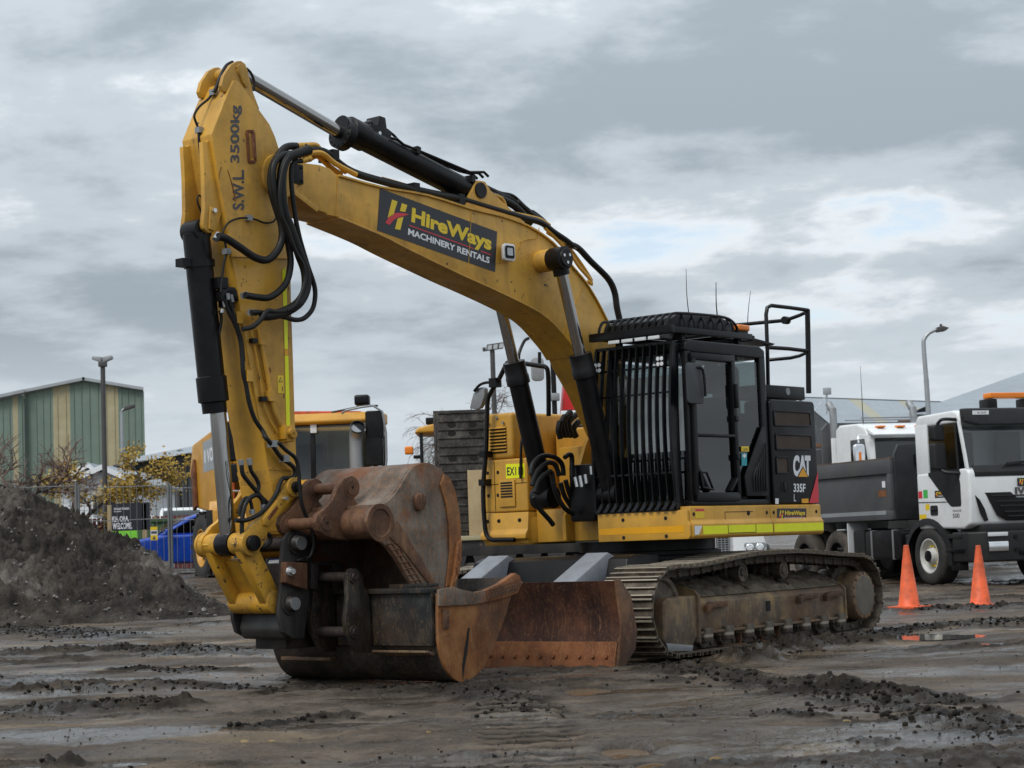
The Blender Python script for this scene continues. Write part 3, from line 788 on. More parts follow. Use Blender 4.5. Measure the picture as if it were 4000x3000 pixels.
def build_side(s):
    def yb(a, b): return (a * s, b * s) if s > 0 else (b * s, a * s)
    f = MB()
    f.sect([(1.08 * s, .22), (1.50 * s, .22), (1.50 * s, .50), (1.46 * s, .55), (1.12 * s, .70), (1.08 * s, .70)], -1.62, 1.47)
    fr = under(f.build('track_frame', MAT['frame_steel'], ex, 0.012))
    f = MB(); y0, y1 = yb(1.455, 1.535); f.box(-1.63, 1.45, y0, y1, .195, .222); f.build('bottom_flange', MAT['frame_steel'], fr, 0.004)
    f = MB(); f.sect([(1.05 * s, .18), (1.515 * s, .18), (1.515 * s, .52), (1.47 * s, .57), (1.12 * s, .72), (1.05 * s, .72)], -1.66, -1.625); f.build('end_plate', MAT['frame_steel'], fr, 0.004)
    f = MB(); y0, y1 = yb(1.50, 1.508)
    f.box(0.02, 0.10, y0, y1, .36, .46); f.build('cut_out', HO, fr)
    for xa in (1.25, -0.62, -1.22):
        f = MB(); y0, y1 = yb(1.495, 1.56)
        f.plate([(xa, .50), (xa - .30, .50), (xa - .30, .445), (xa - .02, .445), (xa + .08, .40), (xa + .08, .47)], y0, y1)
        bolts(f, [(xa - .12, s * 1.56, .475), (xa - .22, s * 1.56, .475)], (0, s, 0), .012, .006)
        f.build('step_bracket', MAT['rust_brown'], fr, 0.006)
    # idler guard: bent plate box around the front of the rail
    g = MB(); y0, y1 = yb(1.06, 1.52)
    gp = [(1.475, .58), (2.02, .575), (2.085, .53), (2.095, .17), (2.03, .06), (1.98, .03), (1.66, .035), (1.60, .07), (1.475, .19)]
    g.plate(gp, y0, y1); gd = under(g.build('idler_guard', MAT['frame_steel'], ex, 0.03, 3))
    g = MB(); g.sect([(1.03 * s, .10), (1.54 * s, .12), (1.545 * s, .57), (1.50 * s, .625), (1.12 * s, .74), (1.03 * s, .74)], 1.455, 1.49); g.build('rib_plate', MAT['frame_steel'], gd, 0.006)
    g = MB(); y0, y1 = yb(1.525, 1.545); g.plate([(2.06, .07), (1.64, .045), (1.62, .10), (2.10, .15)], y0, y1); g.build('toe_plate', MAT['grey_metal'], gd, 0.004)
    w = MB(); w.lathe((1.98, s * 1.15, .45), (0, s, 0), [(0, .30), (0, .345), (.07, .345), (.08, .375), (.2, .375), (.21, .345), (.28, .345), (.28, .30), (.26, .28), (.26, 0.1)], 32)
    under(w.build('idler', MAT['track_steel'], ex))
    # sprocket and final drive
    w = MB(); tp = []
    for i in range(44):
        r = .375 if i % 2 else .325; a = 2 * pi * i / 44; tp.append((-1.98 + r * cos(a), .44 + r * sin(a)))
    w.plate(tp, *yb(1.25, 1.33)); spk = under(w.build('sprocket', MAT['track_steel'], ex, 0.006, 1))
    w = MB(); w.lathe((-2.0, s * 1.05, .43), (0, s, 0), [(0, .30), (.18, .30), (.2, .27), (.36, .262), (.37, .275), (.46, .272), (.50, .262), (.515, .235)], 36)
    dr = under(w.build('final_drive', MAT['frame_steel'], ex))
    MB().cyl((-2.0, s * 1.561, .43), (-2.0, s * 1.568, .43), .22, 32).build('drive_cover', MAT['drive_grey'], dr, .003)
    w = MB(); bolts(w, [(-2.0 + .245 * cos(a), s * 1.552, .43 + .245 * sin(a)) for a in [2 * pi * i / 16 for i in range(16)]], (0, s, 0), .017, .014); w.build('cover_bolts', MAT['rust_brown'], dr)
    # track rollers with end caps, carrier rollers
    me = cme = None
    for i in range(8):
        x = 1.32 - i * .40
        if me is None:
            w = MB().lathe((0, -.19, 0), (0, 1, 0), [(0, .085), (0, .105), (.05, .105), (.06, .085), (.32, .085), (.33, .105), (.38, .105), (.38, .085)], 18); me = w.mesh('track_roller', MAT['track_steel'])
            w = MB().box(-.075, .075, 0, .07, -.05, .09); cme = w.mesh('roller_bracket', MAT['track_steel'], 0.02)
        o = under(link('track_roller', me, ex)); o.location = Matrix.Rotation(DT, 3, 'Z') @ Vector((x, s * 1.295, .165))
        c = link('roller_bracket', cme, o); c.location = (0, .19 if s > 0 else -.26, 0)
    for x in (0.39, -0.46):
        w = MB().lathe((x, s * 1.18, .765), (0, s, 0), [(0, .07), (0, .085), (.07, .085), (.08, .07), (.13, .07), (.14, .092), (.235, .092), (.235, .075), (.225, .072), (.225, .04), (.24, .035)], 24)
        w.box(x - .05, x + .05, min(s * 1.1, s * 1.2), max(s * 1.1, s * 1.2), .62, .8)
        under(w.build('carrier_roller', MAT['track_steel'], ex))
    for x in (.78, .0):
        w = MB()
        for dx in (-.17, .17): w.sect([(1.40 * s, .20), (1.50 * s, .20), (1.485 * s, .055), (1.40 * s, .055)], x + dx - .012, x + dx + .012)
        w.box(x - .22, x + .22, *yb(1.40, 1.52), .045, .06)
        under(w.build('roller_guard', MAT['rust_brown'], ex, 0.004))
    # dirt caked on the sloping top of the frame
    rows = []
    rng = np.random.default_rng(4 if s > 0 else 5)
    for i in range(120):
        x = -1.58 + 3.0 * i / 119; r = []
        for j in range(26):
            t = j / 25; y = 1.47 - .37 * t; z_ = .545 + .155 * t
            e = min(1, 6 * t, 8 * (1 - t) + .3)
            h = .012 + .035 * e * (vnoise(np.array([x * 9.]), np.array([y * 9.]), 4)[0]) + .035 * e * vnoise(np.array([x * 27.]), np.array([y * 27.]), 6)[0]
            if abs(x - .35) < .03 * (1 + t) and .15 < t < .7: h = -.02
            if abs(x + .5) < .03 * (1 + t) and .15 < t < .7: h = -.02
            r.append((x, s * y, z_ + h))
        rows.append(r)
    w = MB().sheet(rows); o = w.build('caked_mud', MAT['dried_mud'], fr, smooth=60); tag(o, kind='stuff')
tracks()

def carbody():
    m = MB(); m.box(-1.25, 1.3, -1.06, 1.06, .42, .86)
    m.box(-.95, .95, -.85, .85, .86, .97)
    under(m.build('car_body', BK, ex, 0.03))
    m = MB(); m.lathe((0, 0, .96), (0, 0, 1), [(0, .80), (.05, .80), (.06, .74), (.17, .74)], 40); under(m.build('swing_bearing', BK, ex))
    # blade support box, lift arms, blade
    m = MB(); m.plate([(1.3, .45), (1.3, .99), (1.72, 1.0), (1.86, .96), (2.0, .55), (1.9, .42)], -.95, .98); under(m.build('blade_bracket', BK, ex, 0.015))
    for y in (.62, -.62):
        m = MB()
        a = [(1.60, .94), (1.86, 1.03), (2.90, .56), (2.94, .28), (2.6, .2)]
        m.plate(a, y - .135, y + .135)
        under(m.build('blade_arm', MAT['grey_arm'], ex, 0.02))
    rows = []
    for i in range(13):
        t = i / 12; z_ = .775 - .79 * t; x = 3.02 - .10 * sin(pi * t) + .03 * t
        rows.append([(x, y, z_) for y in np.linspace(-1.6, 1.6, 12)])
    m = MB().sheet(rows, (-.05, 0, 0)); bl = under(m.build('blade', MAT['rust_blade'], ex, weld=True, smooth=50))
    m = MB()
    m.sheet([[(3.065, y, .215), (3.065, y, .205)] for y in (-1.59, 1.59)])
    m = MB(); m.plate([(3.0, .22), (3.02, .22), (3.075, -.03), (3.045, -.03)], -1.6, 1.6); m.build('cutting_edge', MAT['rust_edge'], bl, 0.003, 1)
    m = MB(); bolts(m, [(3.055, -1.5 + 3.0 * i / 20, .09) for i in range(21)], Vector((1, 0, .2)).normalized(), .02, .012, 10); m.build('edge_bolts', MAT['rust_edge'], bl)
    for s in (1, -1):
        ep = [(3.03, .785), (2.97, .79), (2.80, .63), (2.72, .30), (2.76, .14), (2.98, -.03), (3.06, -.03), (2.97, .38)]
        m = MB().plate(ep, min(s * 1.602, s * 1.632), max(s * 1.602, s * 1.632)); m.build('end_wing', MAT['rust_brown'], bl, 0.004)
carbody()

# ---- upper structure
def rot_box(mb, x0, x1, y0, y1, z0, z1): return mb.box(x0, x1, y0, y1, z0, z1)
def platform():
    m = MB(); m.plan([(1.0, -1.40), (1.0, -.84), (.86, -.80), (.86, .30), (1.2, .34), (1.2, 1.44), (-1.2, 1.44), (-1.6, 1.0), (-1.7, 0), (-1.6, -1.0), (-1.2, -1.42)], 1.145, 1.42)
    m.build('deck_frame', YH, ex, 0.01)
    # left skirt panels: folded sheet
    sec = [(1.452, 1.455), (1.475, 1.445), (1.475, 1.315), (1.505, 1.275), (1.505, 1.155), (1.48, 1.13), (1.30, 1.13), (1.30, 1.455)]
    tape = {}
    for i, (x0, x1) in enumerate(((-.205, 1.215), (-1.19, -.212))):
        m = MB().sect(sec, x0, x1); sk = m.build('side_skirt', YH, ex, 0.008)
        lo, hi = x0 + .012, x1 - (.16 if i == 0 else .012)
        flat('reflective_tape', [(hi, 1.507, 1.255), (hi, 1.507, 1.17), (lo, 1.507, 1.17), (lo, 1.507, 1.255)], MAT['tape_yellow'], sk)
        h = MB()
        for x in ((1.16, -.14) if i == 0 else (-.27, -1.10)): h.cyl((x, 1.47, 1.375), (x, 1.4775, 1.375), .02, 14)
        if i == 0: h.cyl((.20, 1.47, 1.375), (.20, 1.479, 1.375), .026, 16)
        h.build('bolt_hole', HO, sk)
        if i == 0:
            flat('worn_patch', [(1.20, 1.5075, 1.26), (1.07, 1.5075, 1.256), (1.10, 1.5075, 1.21), (1.13, 1.5075, 1.17), (1.20, 1.5075, 1.168)], MAT['decal_white'], sk)
            flat('warning_label', [(1.13, 1.4765, 1.425), (.98, 1.4765, 1.425), (.98, 1.4765, 1.335), (1.13, 1.4765, 1.335)], MAT['decal_yellow'], sk)
            flat('warning_header', [(1.13, 1.477, 1.425), (.98, 1.477, 1.425), (.98, 1.477, 1.402), (1.13, 1.477, 1.402)], MAT['decal_red'], sk)
            e = MB()
            for a, b in (((.62, 1.39), (.12, 1.39)), ((.62, 1.39), (.62, 1.29))): e.bar((a[0], 1.4755, a[1]), (b[0], 1.4755, b[1]), .004, .006)
            for a, b in (((.62, 1.26), (.62, 1.175)), ((.62, 1.175), (.12, 1.175)), ((.12, 1.175), (.12, 1.26))): e.bar((a[0], 1.5072, a[1]), (b[0], 1.5072, b[1]), .004, .006)
            e.build('hatch_seam', HO, sk)
        else:
            q = [FR.loc(*p, 1, 1.478) for p in Z((2280, 1150), .6028, [(1253, 1387), (1443, 1387), (1443, 1470), (1253, 1472)])]
            flat('company_sticker', q, MAT['decal_black'], sk)
            hireways(q, (0, .001, 0), sk)
    m = MB().sect([(.33, 1.13), (1.47, 1.13), (1.49, 1.16), (1.49, 1.27), (1.465, 1.31), (1.465, 1.42), (.33, 1.425)], 1.222, 1.26)
    fp = m.build('front_skirt', YH, ex, 0.008)
    flat('reflective_tape', [(1.2615, .345, 1.265), (1.2615, 1.42, 1.265), (1.2615, 1.42, 1.20), (1.2615, .345, 1.20)], MAT['tape_orange'], fp)
    h = MB()
    for y in (.66, 1.2):
        for z_ in (1.345, 1.165): h.cyl((1.25, y, z_), (1.2625, y, z_), .02, 14)
    h.build('bolt_hole', HO, fp)
    # counterweight and engine housing
    arc = [(-1.2, 1.40)] + [(-1.94 * cos(a) * .98, 1.94 * sin(a) * .86) for a in np.linspace(1.0, -1.0, 15)] + [(-1.2, -1.40)]
    m = MB().plan(arc, 1.2, 2.42); m.build('counterweight', MAT['cab_black'], ex, 0.04, 3)
    m = MB().box(-1.3, -.05, -1.36, 1.05, 1.42, 2.46); m.build('engine_hood', CB, ex, 0.05, 3)
def hireways(q, off, parent):
    tl, tr, br, bl = [Vector(p) + Vector(off) for p in q]
    Q = lambda *a: quadmap(tl, tr, br, bl, *a)
    g = Q(0, 0, 1, 1)
    def pts(uv): return [g(u_, 1 - v_) for u_, v_ in uv]
    for nm, uv, mt in (('logo_bar', [(.10, .16), (.145, .16), (.118, .52), (.075, .62)], 'decal_yellow'),
                       ('logo_bar', [(.18, .16), (.225, .16), (.212, .34), (.168, .36)], 'decal_yellow'),
                       ('logo_bar', [(.155, .55), (.20, .47), (.182, .80), (.138, .82)], 'decal_yellow'),
                       ('logo_sweep', [(.06, .76), (.085, .58), (.13, .45), (.19, .385), (.245, .36), (.20, .45), (.155, .53), (.12, .64), (.095, .77)], 'decal_red')):
        flat(nm, pts(uv), MAT[mt], parent)
    lettering('company_name', 'HireWays', Q(.265, .17, .955, .62), MAT['decal_yellow'], parent, 0.042)
    lettering('company_line', 'MACHINERY RENTALS', Q(.245, .69, .945, .845), MAT['decal_white'], parent, 0.035)
    flat('red_rule', pts([(.25, .605), (.80, .605), (.80, .628), (.25, .628)]), MAT['decal_red'], parent)
    flat('red_rule', pts([(.865, .605), (.955, .605), (.955, .628), (.865, .628)]), MAT['decal_red'], parent)
platform()

def engine_panel():
    m = MB().prism([(x, 1.12, z_) for x, z_ in rrect(-1.2, -.325, 1.462, 2.575, .05)], (0, .335, 0))
    p = m.build('side_door', CB, ex, 0.02, 3); p['label'] = 'black engine side door with white lettering'
    zz = lambda l: [FR.loc(*q, 1, 1.457) for q in Z((2280, 1150), .6028, l)]
    for l in ([(1230, 755), (1462, 765), (1468, 855), (1236, 850)], [(1243, 907), (1472, 915), (1474, 1005), (1246, 1005)], [(1248, 1057), (1322, 1055), (1324, 1155), (1250, 1160)]):
        q = zz(l); f = MB()
        for a, b in zip(q, q[1:] + q[:1]): f.bar(a, b, .018, .022, (0, 1, 0))
        fr = f.build('grille_frame', CB, p, 0.004)
        flat('grille', q, MAT['brown_mesh'], p, (0, .002, 0))
    q = zz([(1280, 1213), (1322, 1213), (1322, 1282), (1280, 1282)]); flat('latch_recess', q, HO, p, (0, .002, 0))
    c = (q[0] + q[2]) / 2; MB().box(c.x - .02, c.x + .02, 1.457, 1.47, c.z - .05, c.z + .05).build('latch', BK, p, .004)
    qc = zz([(1357, 1040), (1470, 1045), (1472, 1183), (1357, 1180)]); Q = lambda *a: quadmap(*qc, *a)
    lettering('maker_letters', 'C', Q(0, 0, .36, 1), MAT['decal_white'], p, .055)
    lettering('maker_letters', 'A', Q(.30, 0, .78, 1), MAT['decal_white'], p, .055)
    lettering('maker_letters', 'T', Q(.66, 0, 1.0, .97), MAT['decal_white'], p, .055)
    tri = zz([(1388, 1182), (1452, 1182), (1420, 1122)]); flat('triangle_edge', zz([(1380, 1187), (1460, 1187), (1420, 1112)]), CB, p, (0, .003, 0)); flat('triangle', tri, MAT['tape_orange'], p, (0, .0045, 0))
    lettering('model_number', '335F', quadmap(*zz([(1360, 1225), (1437, 1227), (1437, 1283), (1360, 1281)])), MAT['decal_white'], p, .03)
    lettering('model_letter', 'L', quadmap(*zz([(1362, 1293), (1376, 1293), (1376, 1340), (1362, 1340)])), MAT['decal_white'], p, 0.0)
    flat('red_stripe', zz([(1516, 1145), (1522, 1350), (1460, 1352), (1490, 1250)]), MAT['decal_red'], p, (0, .003, 0))
    flat('paper_label', zz([(1240, 1322), (1262, 1322), (1262, 1358), (1240, 1358)]), MAT['decal_white'], p, (0, .003, 0))
    flat('paper_label', zz([(1410, 1325), (1455, 1322), (1456, 1352), (1412, 1352)]), MAT['tape_orange'], p, (0, .003, 0))
    m = MB().box(-1.17, -.33, .95, 1.36, 2.60, 2.74); w = m.build('walkway_edge', CB, ex, .01)
    MB().cyl((-.83, 1.355, 2.68), (-.83, 1.364, 2.68), .04, 18).build('lifting_eye', MAT['grey_metal'], w)
    m = MB().tube([(-.75, .55, 2.4), (-.75, .55, 2.82), (-.68, .55, 2.93), (-.55, .55, 2.96)], .11, 14, 4)
    m.lathe((-.75, .62, 2.42), (0, 0, 1), [(0, .14), (.55, .14), (.62, .09)], 18); m.build('air_intake', BK, ex)
engine_panel()

def cab():
    c = empty('cab', (0, 0, 0)); c.parent = ex
    S = lambda l, y=1.43: [FR.loc(*q, 1, y) for q in Z((2280, 1150), .6028, l)]
    X0, X1, YA, YB_, ZA, ZB = -.31, 1.12, .42, 1.43, 1.45, 3.13
    m = MB()
    m.box(X0, X1, YA, YB_, ZA, ZA + .07); m.build('cab_floor', CB, c, .02); m = MB()
    m.plate([(X0, 3.0), (X1 - .03, 3.01), (X1, 3.03), (X1 - .02, 3.11), (X1 - .1, 3.135), (X0 + .1, 3.135), (X0, 3.09)], YA, YB_)
    m.build('cab_roof', CB, c, .03, 3)
    # pillars
    def P_(f):
        q_ = MB(); f(q_); q_.build('pillar', CB, c, .015)
    P_(lambda P: P.plate([(1.12, 1.5), (1.12, 3.02), (1.03, 3.02), (1.06, 2.2), (1.06, 1.5)], 1.37, 1.43))
    P_(lambda P: P.plate([(1.12, 1.5), (1.12, 3.02), (1.05, 3.02), (1.05, 1.5)], .42, .48))
    P_(lambda P: P.box(.25, .33, 1.375, 1.432, 1.5, 3.02)); P_(lambda P: P.box(-.31, -.20, 1.36, 1.43, 1.5, 3.02)); P_(lambda P: P.box(-.31, -.22, .42, .50, 1.5, 3.02))
    # door: frame strips and two panes
    d = MB()
    def strip(a, b, w, h=.05): d.bar((a[0], 1.437, a[1]), (b[0], 1.437, b[1]), w, h, (0, 1, 0))
    D = [(1.03, 2.985), (.34, 2.985), (.30, 1.53), (1.04, 1.53)]
    strip((1.06, 2.97), (.30, 2.97), .07); strip((1.02, 2.96), (1.05, 1.56), .06); strip((.335, 2.96), (.315, 1.56), .06); strip((1.06, 1.545), (.30, 1.545), .09)
    strip((1.03, 2.17), (.33, 2.17), .03); strip((1.03, 1.86), (.84, 1.60), .035); strip((.33, 1.74), (.46, 1.60), .03)
    door = d.build('door', CB, c, .008)
    flat('window', [(1.01, 1.42, 2.94), (.35, 1.42, 2.94), (.345, 1.42, 2.18), (1.02, 1.42, 2.18)], MAT['glass'], door)
    flat('window', [(1.02, 1.42, 2.16), (.345, 1.42, 2.16), (.33, 1.42, 1.58), (1.04, 1.42, 1.58)], MAT['glass_dark'], door)
    m = MB(); m.tube([(1.0, 1.47, 1.79), (.93, 1.49, 1.79), (.80, 1.47, 1.62)], .012, 8); m.tube([(1.0, 1.47, 1.79), (.99, 1.49, 1.64), (.80, 1.47, 1.62)], .012, 8); m.build('grab_handle', CB, door)
    m = MB().box(.29, .34, 1.45, 1.49, 2.46, 2.71); m.build('door_handle', CB, door, .012)
    for z_ in (2.35, 1.95): MB().box(.30, .35, 1.455, 1.48, z_ - .03, z_ + .03).build('hinge', CB, door, .006)
    # rear quarter window and louvred panel
    flat('quarter_window', [(.24, 1.405, 2.96), (-.19, 1.405, 2.96), (-.19, 1.405, 1.55), (.26, 1.405, 1.55)], MAT['glass'], c)
    lv = MB().plate([(-.19, 2.28), (-.23, 2.28), (-.24, 1.55), (.16, 1.55), (.19, 1.75)], 1.425, 1.45); lo = lv.build('louvre_panel', MAT['plastic'], c, .01)
    for i in range(6):
        q = MB(); t = i / 6; xa = -.17 + .27 * t
        q.tube([(xa - .02, 1.452, 1.60), (xa - .01, 1.458, 1.75), (xa - .05 - .03 * t, 1.452, 2.10 - .30 * t)], .014, 6, 4); q.build('slat', MAT['plastic'], lo)
    st = S([(1018, 985), (1068, 985), (1068, 1018), (1018, 1018)]); flat('number_sticker', st, MAT['decal_yellow'], c, (0, .006, 0))
    lettering('sticker_number', '1275', quadmap(st[0], st[1], st[2], st[3], .2, .4, .8, .85), MAT['decal_dark'], c, .01).location = (0, .008, 0)
    st = S([(1020, 1030), (1055, 1030), (1055, 1110), (1020, 1110)]); flat('first_aid_sticker', st, MAT['decal_teal'], c, (0, .006, 0))
    Q = quadmap(*st)
    for uv in ([(.38, .62), (.62, .62), (.62, .98), (.38, .98)], [(.15, .72), (.85, .72), (.85, .88), (.15, .88)]): flat('white_cross', [Q(*p) for p in uv], MAT['decal_white'], c, (0, .008 + .001 * uv[0][0], 0))
    # front and far glazing, back wall
    flat('windscreen', [(1.09, .49, 3.0), (1.09, 1.365, 3.0), (1.11, 1.365, 1.95), (1.11, .49, 1.95)], MAT['glass_clear'], c)
    flat('lower_windscreen', [(1.11, .49, 1.93), (1.11, 1.365, 1.93), (1.10, 1.365, 1.53), (1.10, .49, 1.53)], MAT['glass'], c)
    flat('side_window', [(1.03, .45, 2.98), (-.2, .45, 2.98), (-.2, .45, 2.0), (1.03, .45, 2.0)], MAT['glass'], c)
    MB().box(-.2, 1.03, .44, .46, 1.5, 2.0).build('side_panel', CB, c)
    flat('rear_window', [(-.27, .5, 2.98), (-.27, 1.35, 2.98), (-.27, 1.35, 2.15), (-.27, .5, 2.15)], MAT['glass'], c)
    MB().box(-.29, -.25, .5, 1.35, 1.5, 2.14).build('back_panel', CB, c)
    # seat and console
    m = MB(); m.box(.0, .55, .68, 1.16, 1.85, 2.0); m.box(-.08, .06, .70, 1.14, 1.98, 2.62); m.box(-.05, .04, .80, 1.04, 2.66, 2.84); m.build('seat', MAT['grey_seat'], c, .04, 3)
    m = MB(); m.box(.0, .6, .50, .64, 1.5, 2.12); m.box(.0, .6, 1.20, 1.34, 1.5, 2.05); m.tube([(.5, .57, 2.1), (.53, .57, 2.3)], .02); m.build('console', MAT['grey_seat'], c, .02)
    m = MB().box(.93, .99, .55, .72, 2.10, 2.30); m.build('monitor', BK, c, .01)
    # added pale sheet that imitates the sky reflected in the windscreen
    MB().box(1.045, 1.052, .60, 1.33, 2.02, 2.80).build('sky_reflection_sheet', MAT['reflection_grey'], c)
    # front guard
    g = MB()
    def front(y, t): return 1.215 + .06 * sin(pi * min(1, t * 1.05)) + .03 * t
    zt, zb = 3.11, 1.43
    gy0, gy1 = .30, 1.43
    def gbar(nm, y, w=.012, dp=.06, par=None):
        n = 14
        ya = lambda t: .37 + (y - .30) * (1.06 / 1.13) * 1.0 + (0.0) if t < 0 else y
        F_ = [(front(y, i / n) + dp / 2, zt + (zb - zt) * i / n) for i in range(n + 1)]
        B_ = [(x - dp, z_) for x, z_ in F_][::-1]
        # the guard is a little narrower at the top
        m_ = MB(); off = lambda z_: (1.43 - y) * -.06 * (z_ - zb) / (zt - zb)
        pl = F_ + B_
        m_.add([(x, y - w / 2 - off(z_), z_) for x, z_ in pl] + [(x, y + w / 2 - off(z_), z_) for x, z_ in pl],
               [tuple(range(len(pl))), tuple(range(2 * len(pl) - 1, len(pl) - 1, -1))] + [(i, (i + 1) % len(pl), len(pl) + (i + 1) % len(pl), len(pl) + i) for i in range(len(pl))])
        return m_.build(nm, CB, c)
    nb = 12
    for i in range(nb):
        y = gy0 + .012 + (gy1 - gy0 - .10) * i / (nb - 1)
        gbar('guard_bar', y, .028 if i in (0, nb - 1) else .014, .055)
    for t in (.0, .14, .30, .78, 1.0):
        z_ = zt + (zb - zt) * t; k = 1 - t
        MB().bar((front(0, t) - .005, gy0 + .068 * k, z_), (front(0, t) - .005, gy1 - .085 + .005 * k, z_), .05 if t in (0, 1) else .02, .03 if t in (0, 1) else .022).build('guard_rail', CB, c)
    m = MB()
    for i in range(nb - 1):
        y = gy0 + .03 + (gy1 - gy0 - .10) * i / (nb - 1)
        m.prism([(1.20, y + .01, 1.42), (1.30, y + .01, 1.43), (1.26, y + .05, 1.52)], (0, .05, 0))
    m.build('guard_foot', CB, c)
    # side return of the guard, linking it to the cab post
    m = MB().plate([(1.12, 3.10), (1.22, 3.10), (1.30, 2.4), (1.33, 1.9), (1.26, 1.44), (1.14, 1.44), (1.17, 1.9), (1.16, 2.5)], 1.335, 1.352); m.build('guard_side', CB, c, .006)
    for y in (.44, 1.24):
        m = MB().box(1.262, 1.30, y - .05, y + .05, 2.86, 2.98); o = m.build('work_light', CB, c, .008)
        q = MB()
        for dy in (-.023, .023):
            for dz in (-.027, .027): q.cyl((1.30, y + dy, 2.92 + dz), (1.305, y + dy, 2.92 + dz), .021, 14)
        q.build('lamp_lens', MAT['lens'], o)
    # roof guard: frame, domed ribs and roof sheet
    m = MB(); m.box(-.16, 1.30, .40, .46, 3.20, 3.265); m.box(-.16, 1.30, 1.33, 1.39, 3.20, 3.265); m.box(1.27, 1.33, .36, 1.42, 3.19, 3.275); m.box(-.20, -.14, .40, 1.39, 3.19, 3.25)
    for x in (.0, 1.0):
        for y in (.5, 1.3): m.box(x - .03, x + .03, y - .03, y + .03, 3.12, 3.21)
    rg = m.build('roof_guard', CB, c, .008)
    m = MB().plate([(.1, 3.215), (-.55, 3.165), (-.60, 3.185), (.1, 3.255)], .45, 1.38); m.build('visor_plate', CB, rg, .004)
    prof = [(1.24, 3.26), (1.20, 3.35), (1.08, 3.40), (.5, 3.415), (.2, 3.40), (.06, 3.33), (.04, 3.26)]
    m = MB().plate(prof, .47, 1.32); m.build('roof_dome', BK, rg, .02)
    for i in range(11):
        y = .44 + .88 * i / 10
        m = MB().tube([(x * 1.0 + (.02 if x > .6 else -.02), y, z_ + .012) for x, z_ in prof], .016, 6, 3); m.build('rib', CB, rg)
    for i in range(6):
        x = .16 + .17 * i
        m = MB().tube([(x, 1.36, 3.25), (x, 1.35, 3.36), (x - .03, 1.25, 3.43)], .014, 6, 3); m.build('side_rib', CB, rg)
    for k in range(4):
        m = MB().box(1.32, 1.338, .62 + .17 * k, .76 + .17 * k, 3.145, 3.18); m.build('light_bar', MAT['lens'], rg, .005)
    m = MB().box(-.19, .02, 1.10, 1.34, 3.30, 3.365); m.build('beacon', MAT['amber'], rg, .02, 3); MB().box(-.17, .0, 1.12, 1.32, 3.25, 3.30).build('beacon_base', BK, rg, .004)
    # mirror
    m = MB(); q = FR.loc(2712, 1498, 1, 1.50)
    m.prism([(q.x + a, 1.50, q.z + b) for a, b in rrect(-.145, .145, -.205, .205, .05)], (0.03, .035, 0)); mr = m.build('mirror', MAT['mirror_grey'], c, .012)
    MB().tube([(1.1, 1.44, 2.80), (1.12, 1.50, 2.83), (1.02, 1.56, 2.82), (.99, 1.56, 2.55)], .014, 8, 4).build('mirror_arm', BK, mr)
    # antennas
    for a, b, r in (((2695, 1262), (2680, 1050), .004), ((2808, 1285), (2797, 1102), .006), ((2920, 1318), (2932, 1135), .004)):
        A = FR.loc(*a, 1, 1.0); B = FR.loc(*b, 1, 1.0)
        MB().tube([A, (A + B) / 2 + Vector((.02, 0, 0)), B], [r * 1.6, r * .6], 6, 4).build('antenna', BK, c)
cab()

def rails():
    S = lambda l, y: [FR.loc(*q, 1, y) for q in Z((2280, 1150), .6028, l)]
    m = MB()
    a = S([(1196, 640), (1190, 350), (1182, 130), (1190, 85), (1215, 72), (1330, 85), (1452, 102)], 1.22)
    m.tube(a, .022, 8)
    m.tube(S([(1450, 98), (1455, 365), (1458, 640)], 1.22), .03, 8)
    m.tube(S([(1185, 343), (1330, 352), (1462, 368)], 1.22), .022, 8)
    m.build('hand_rail', BK, ex)
    m = MB()
    p = [S([(1450, 112)], 1.22)[0], S([(1400, 135)], 1.05)[0], S([(1310, 168)], .8)[0], S([(1180, 180)], .55)[0], S([(850, 212)], -.1)[0]]
    m.tube(p, .022, 8); q = S([(1030, 195), (1030, 300)], .28); m.tube(q, .022, 8); m.cyl(p[2] - Vector((.04, 0, 0)), p[2] + Vector((.04, 0, 0)), .045, 10)
    m.build('rear_rail', BK, ex)
    m = MB(); m.tube([S([(1462, 370)], 1.22)[0], S([(1400, 398)], 1.0)[0], S([(1340, 412)], .85)[0], S([(1196, 425)], .6)[0]], .02, 8); m.build('lower_rail', BK, ex)
rails()

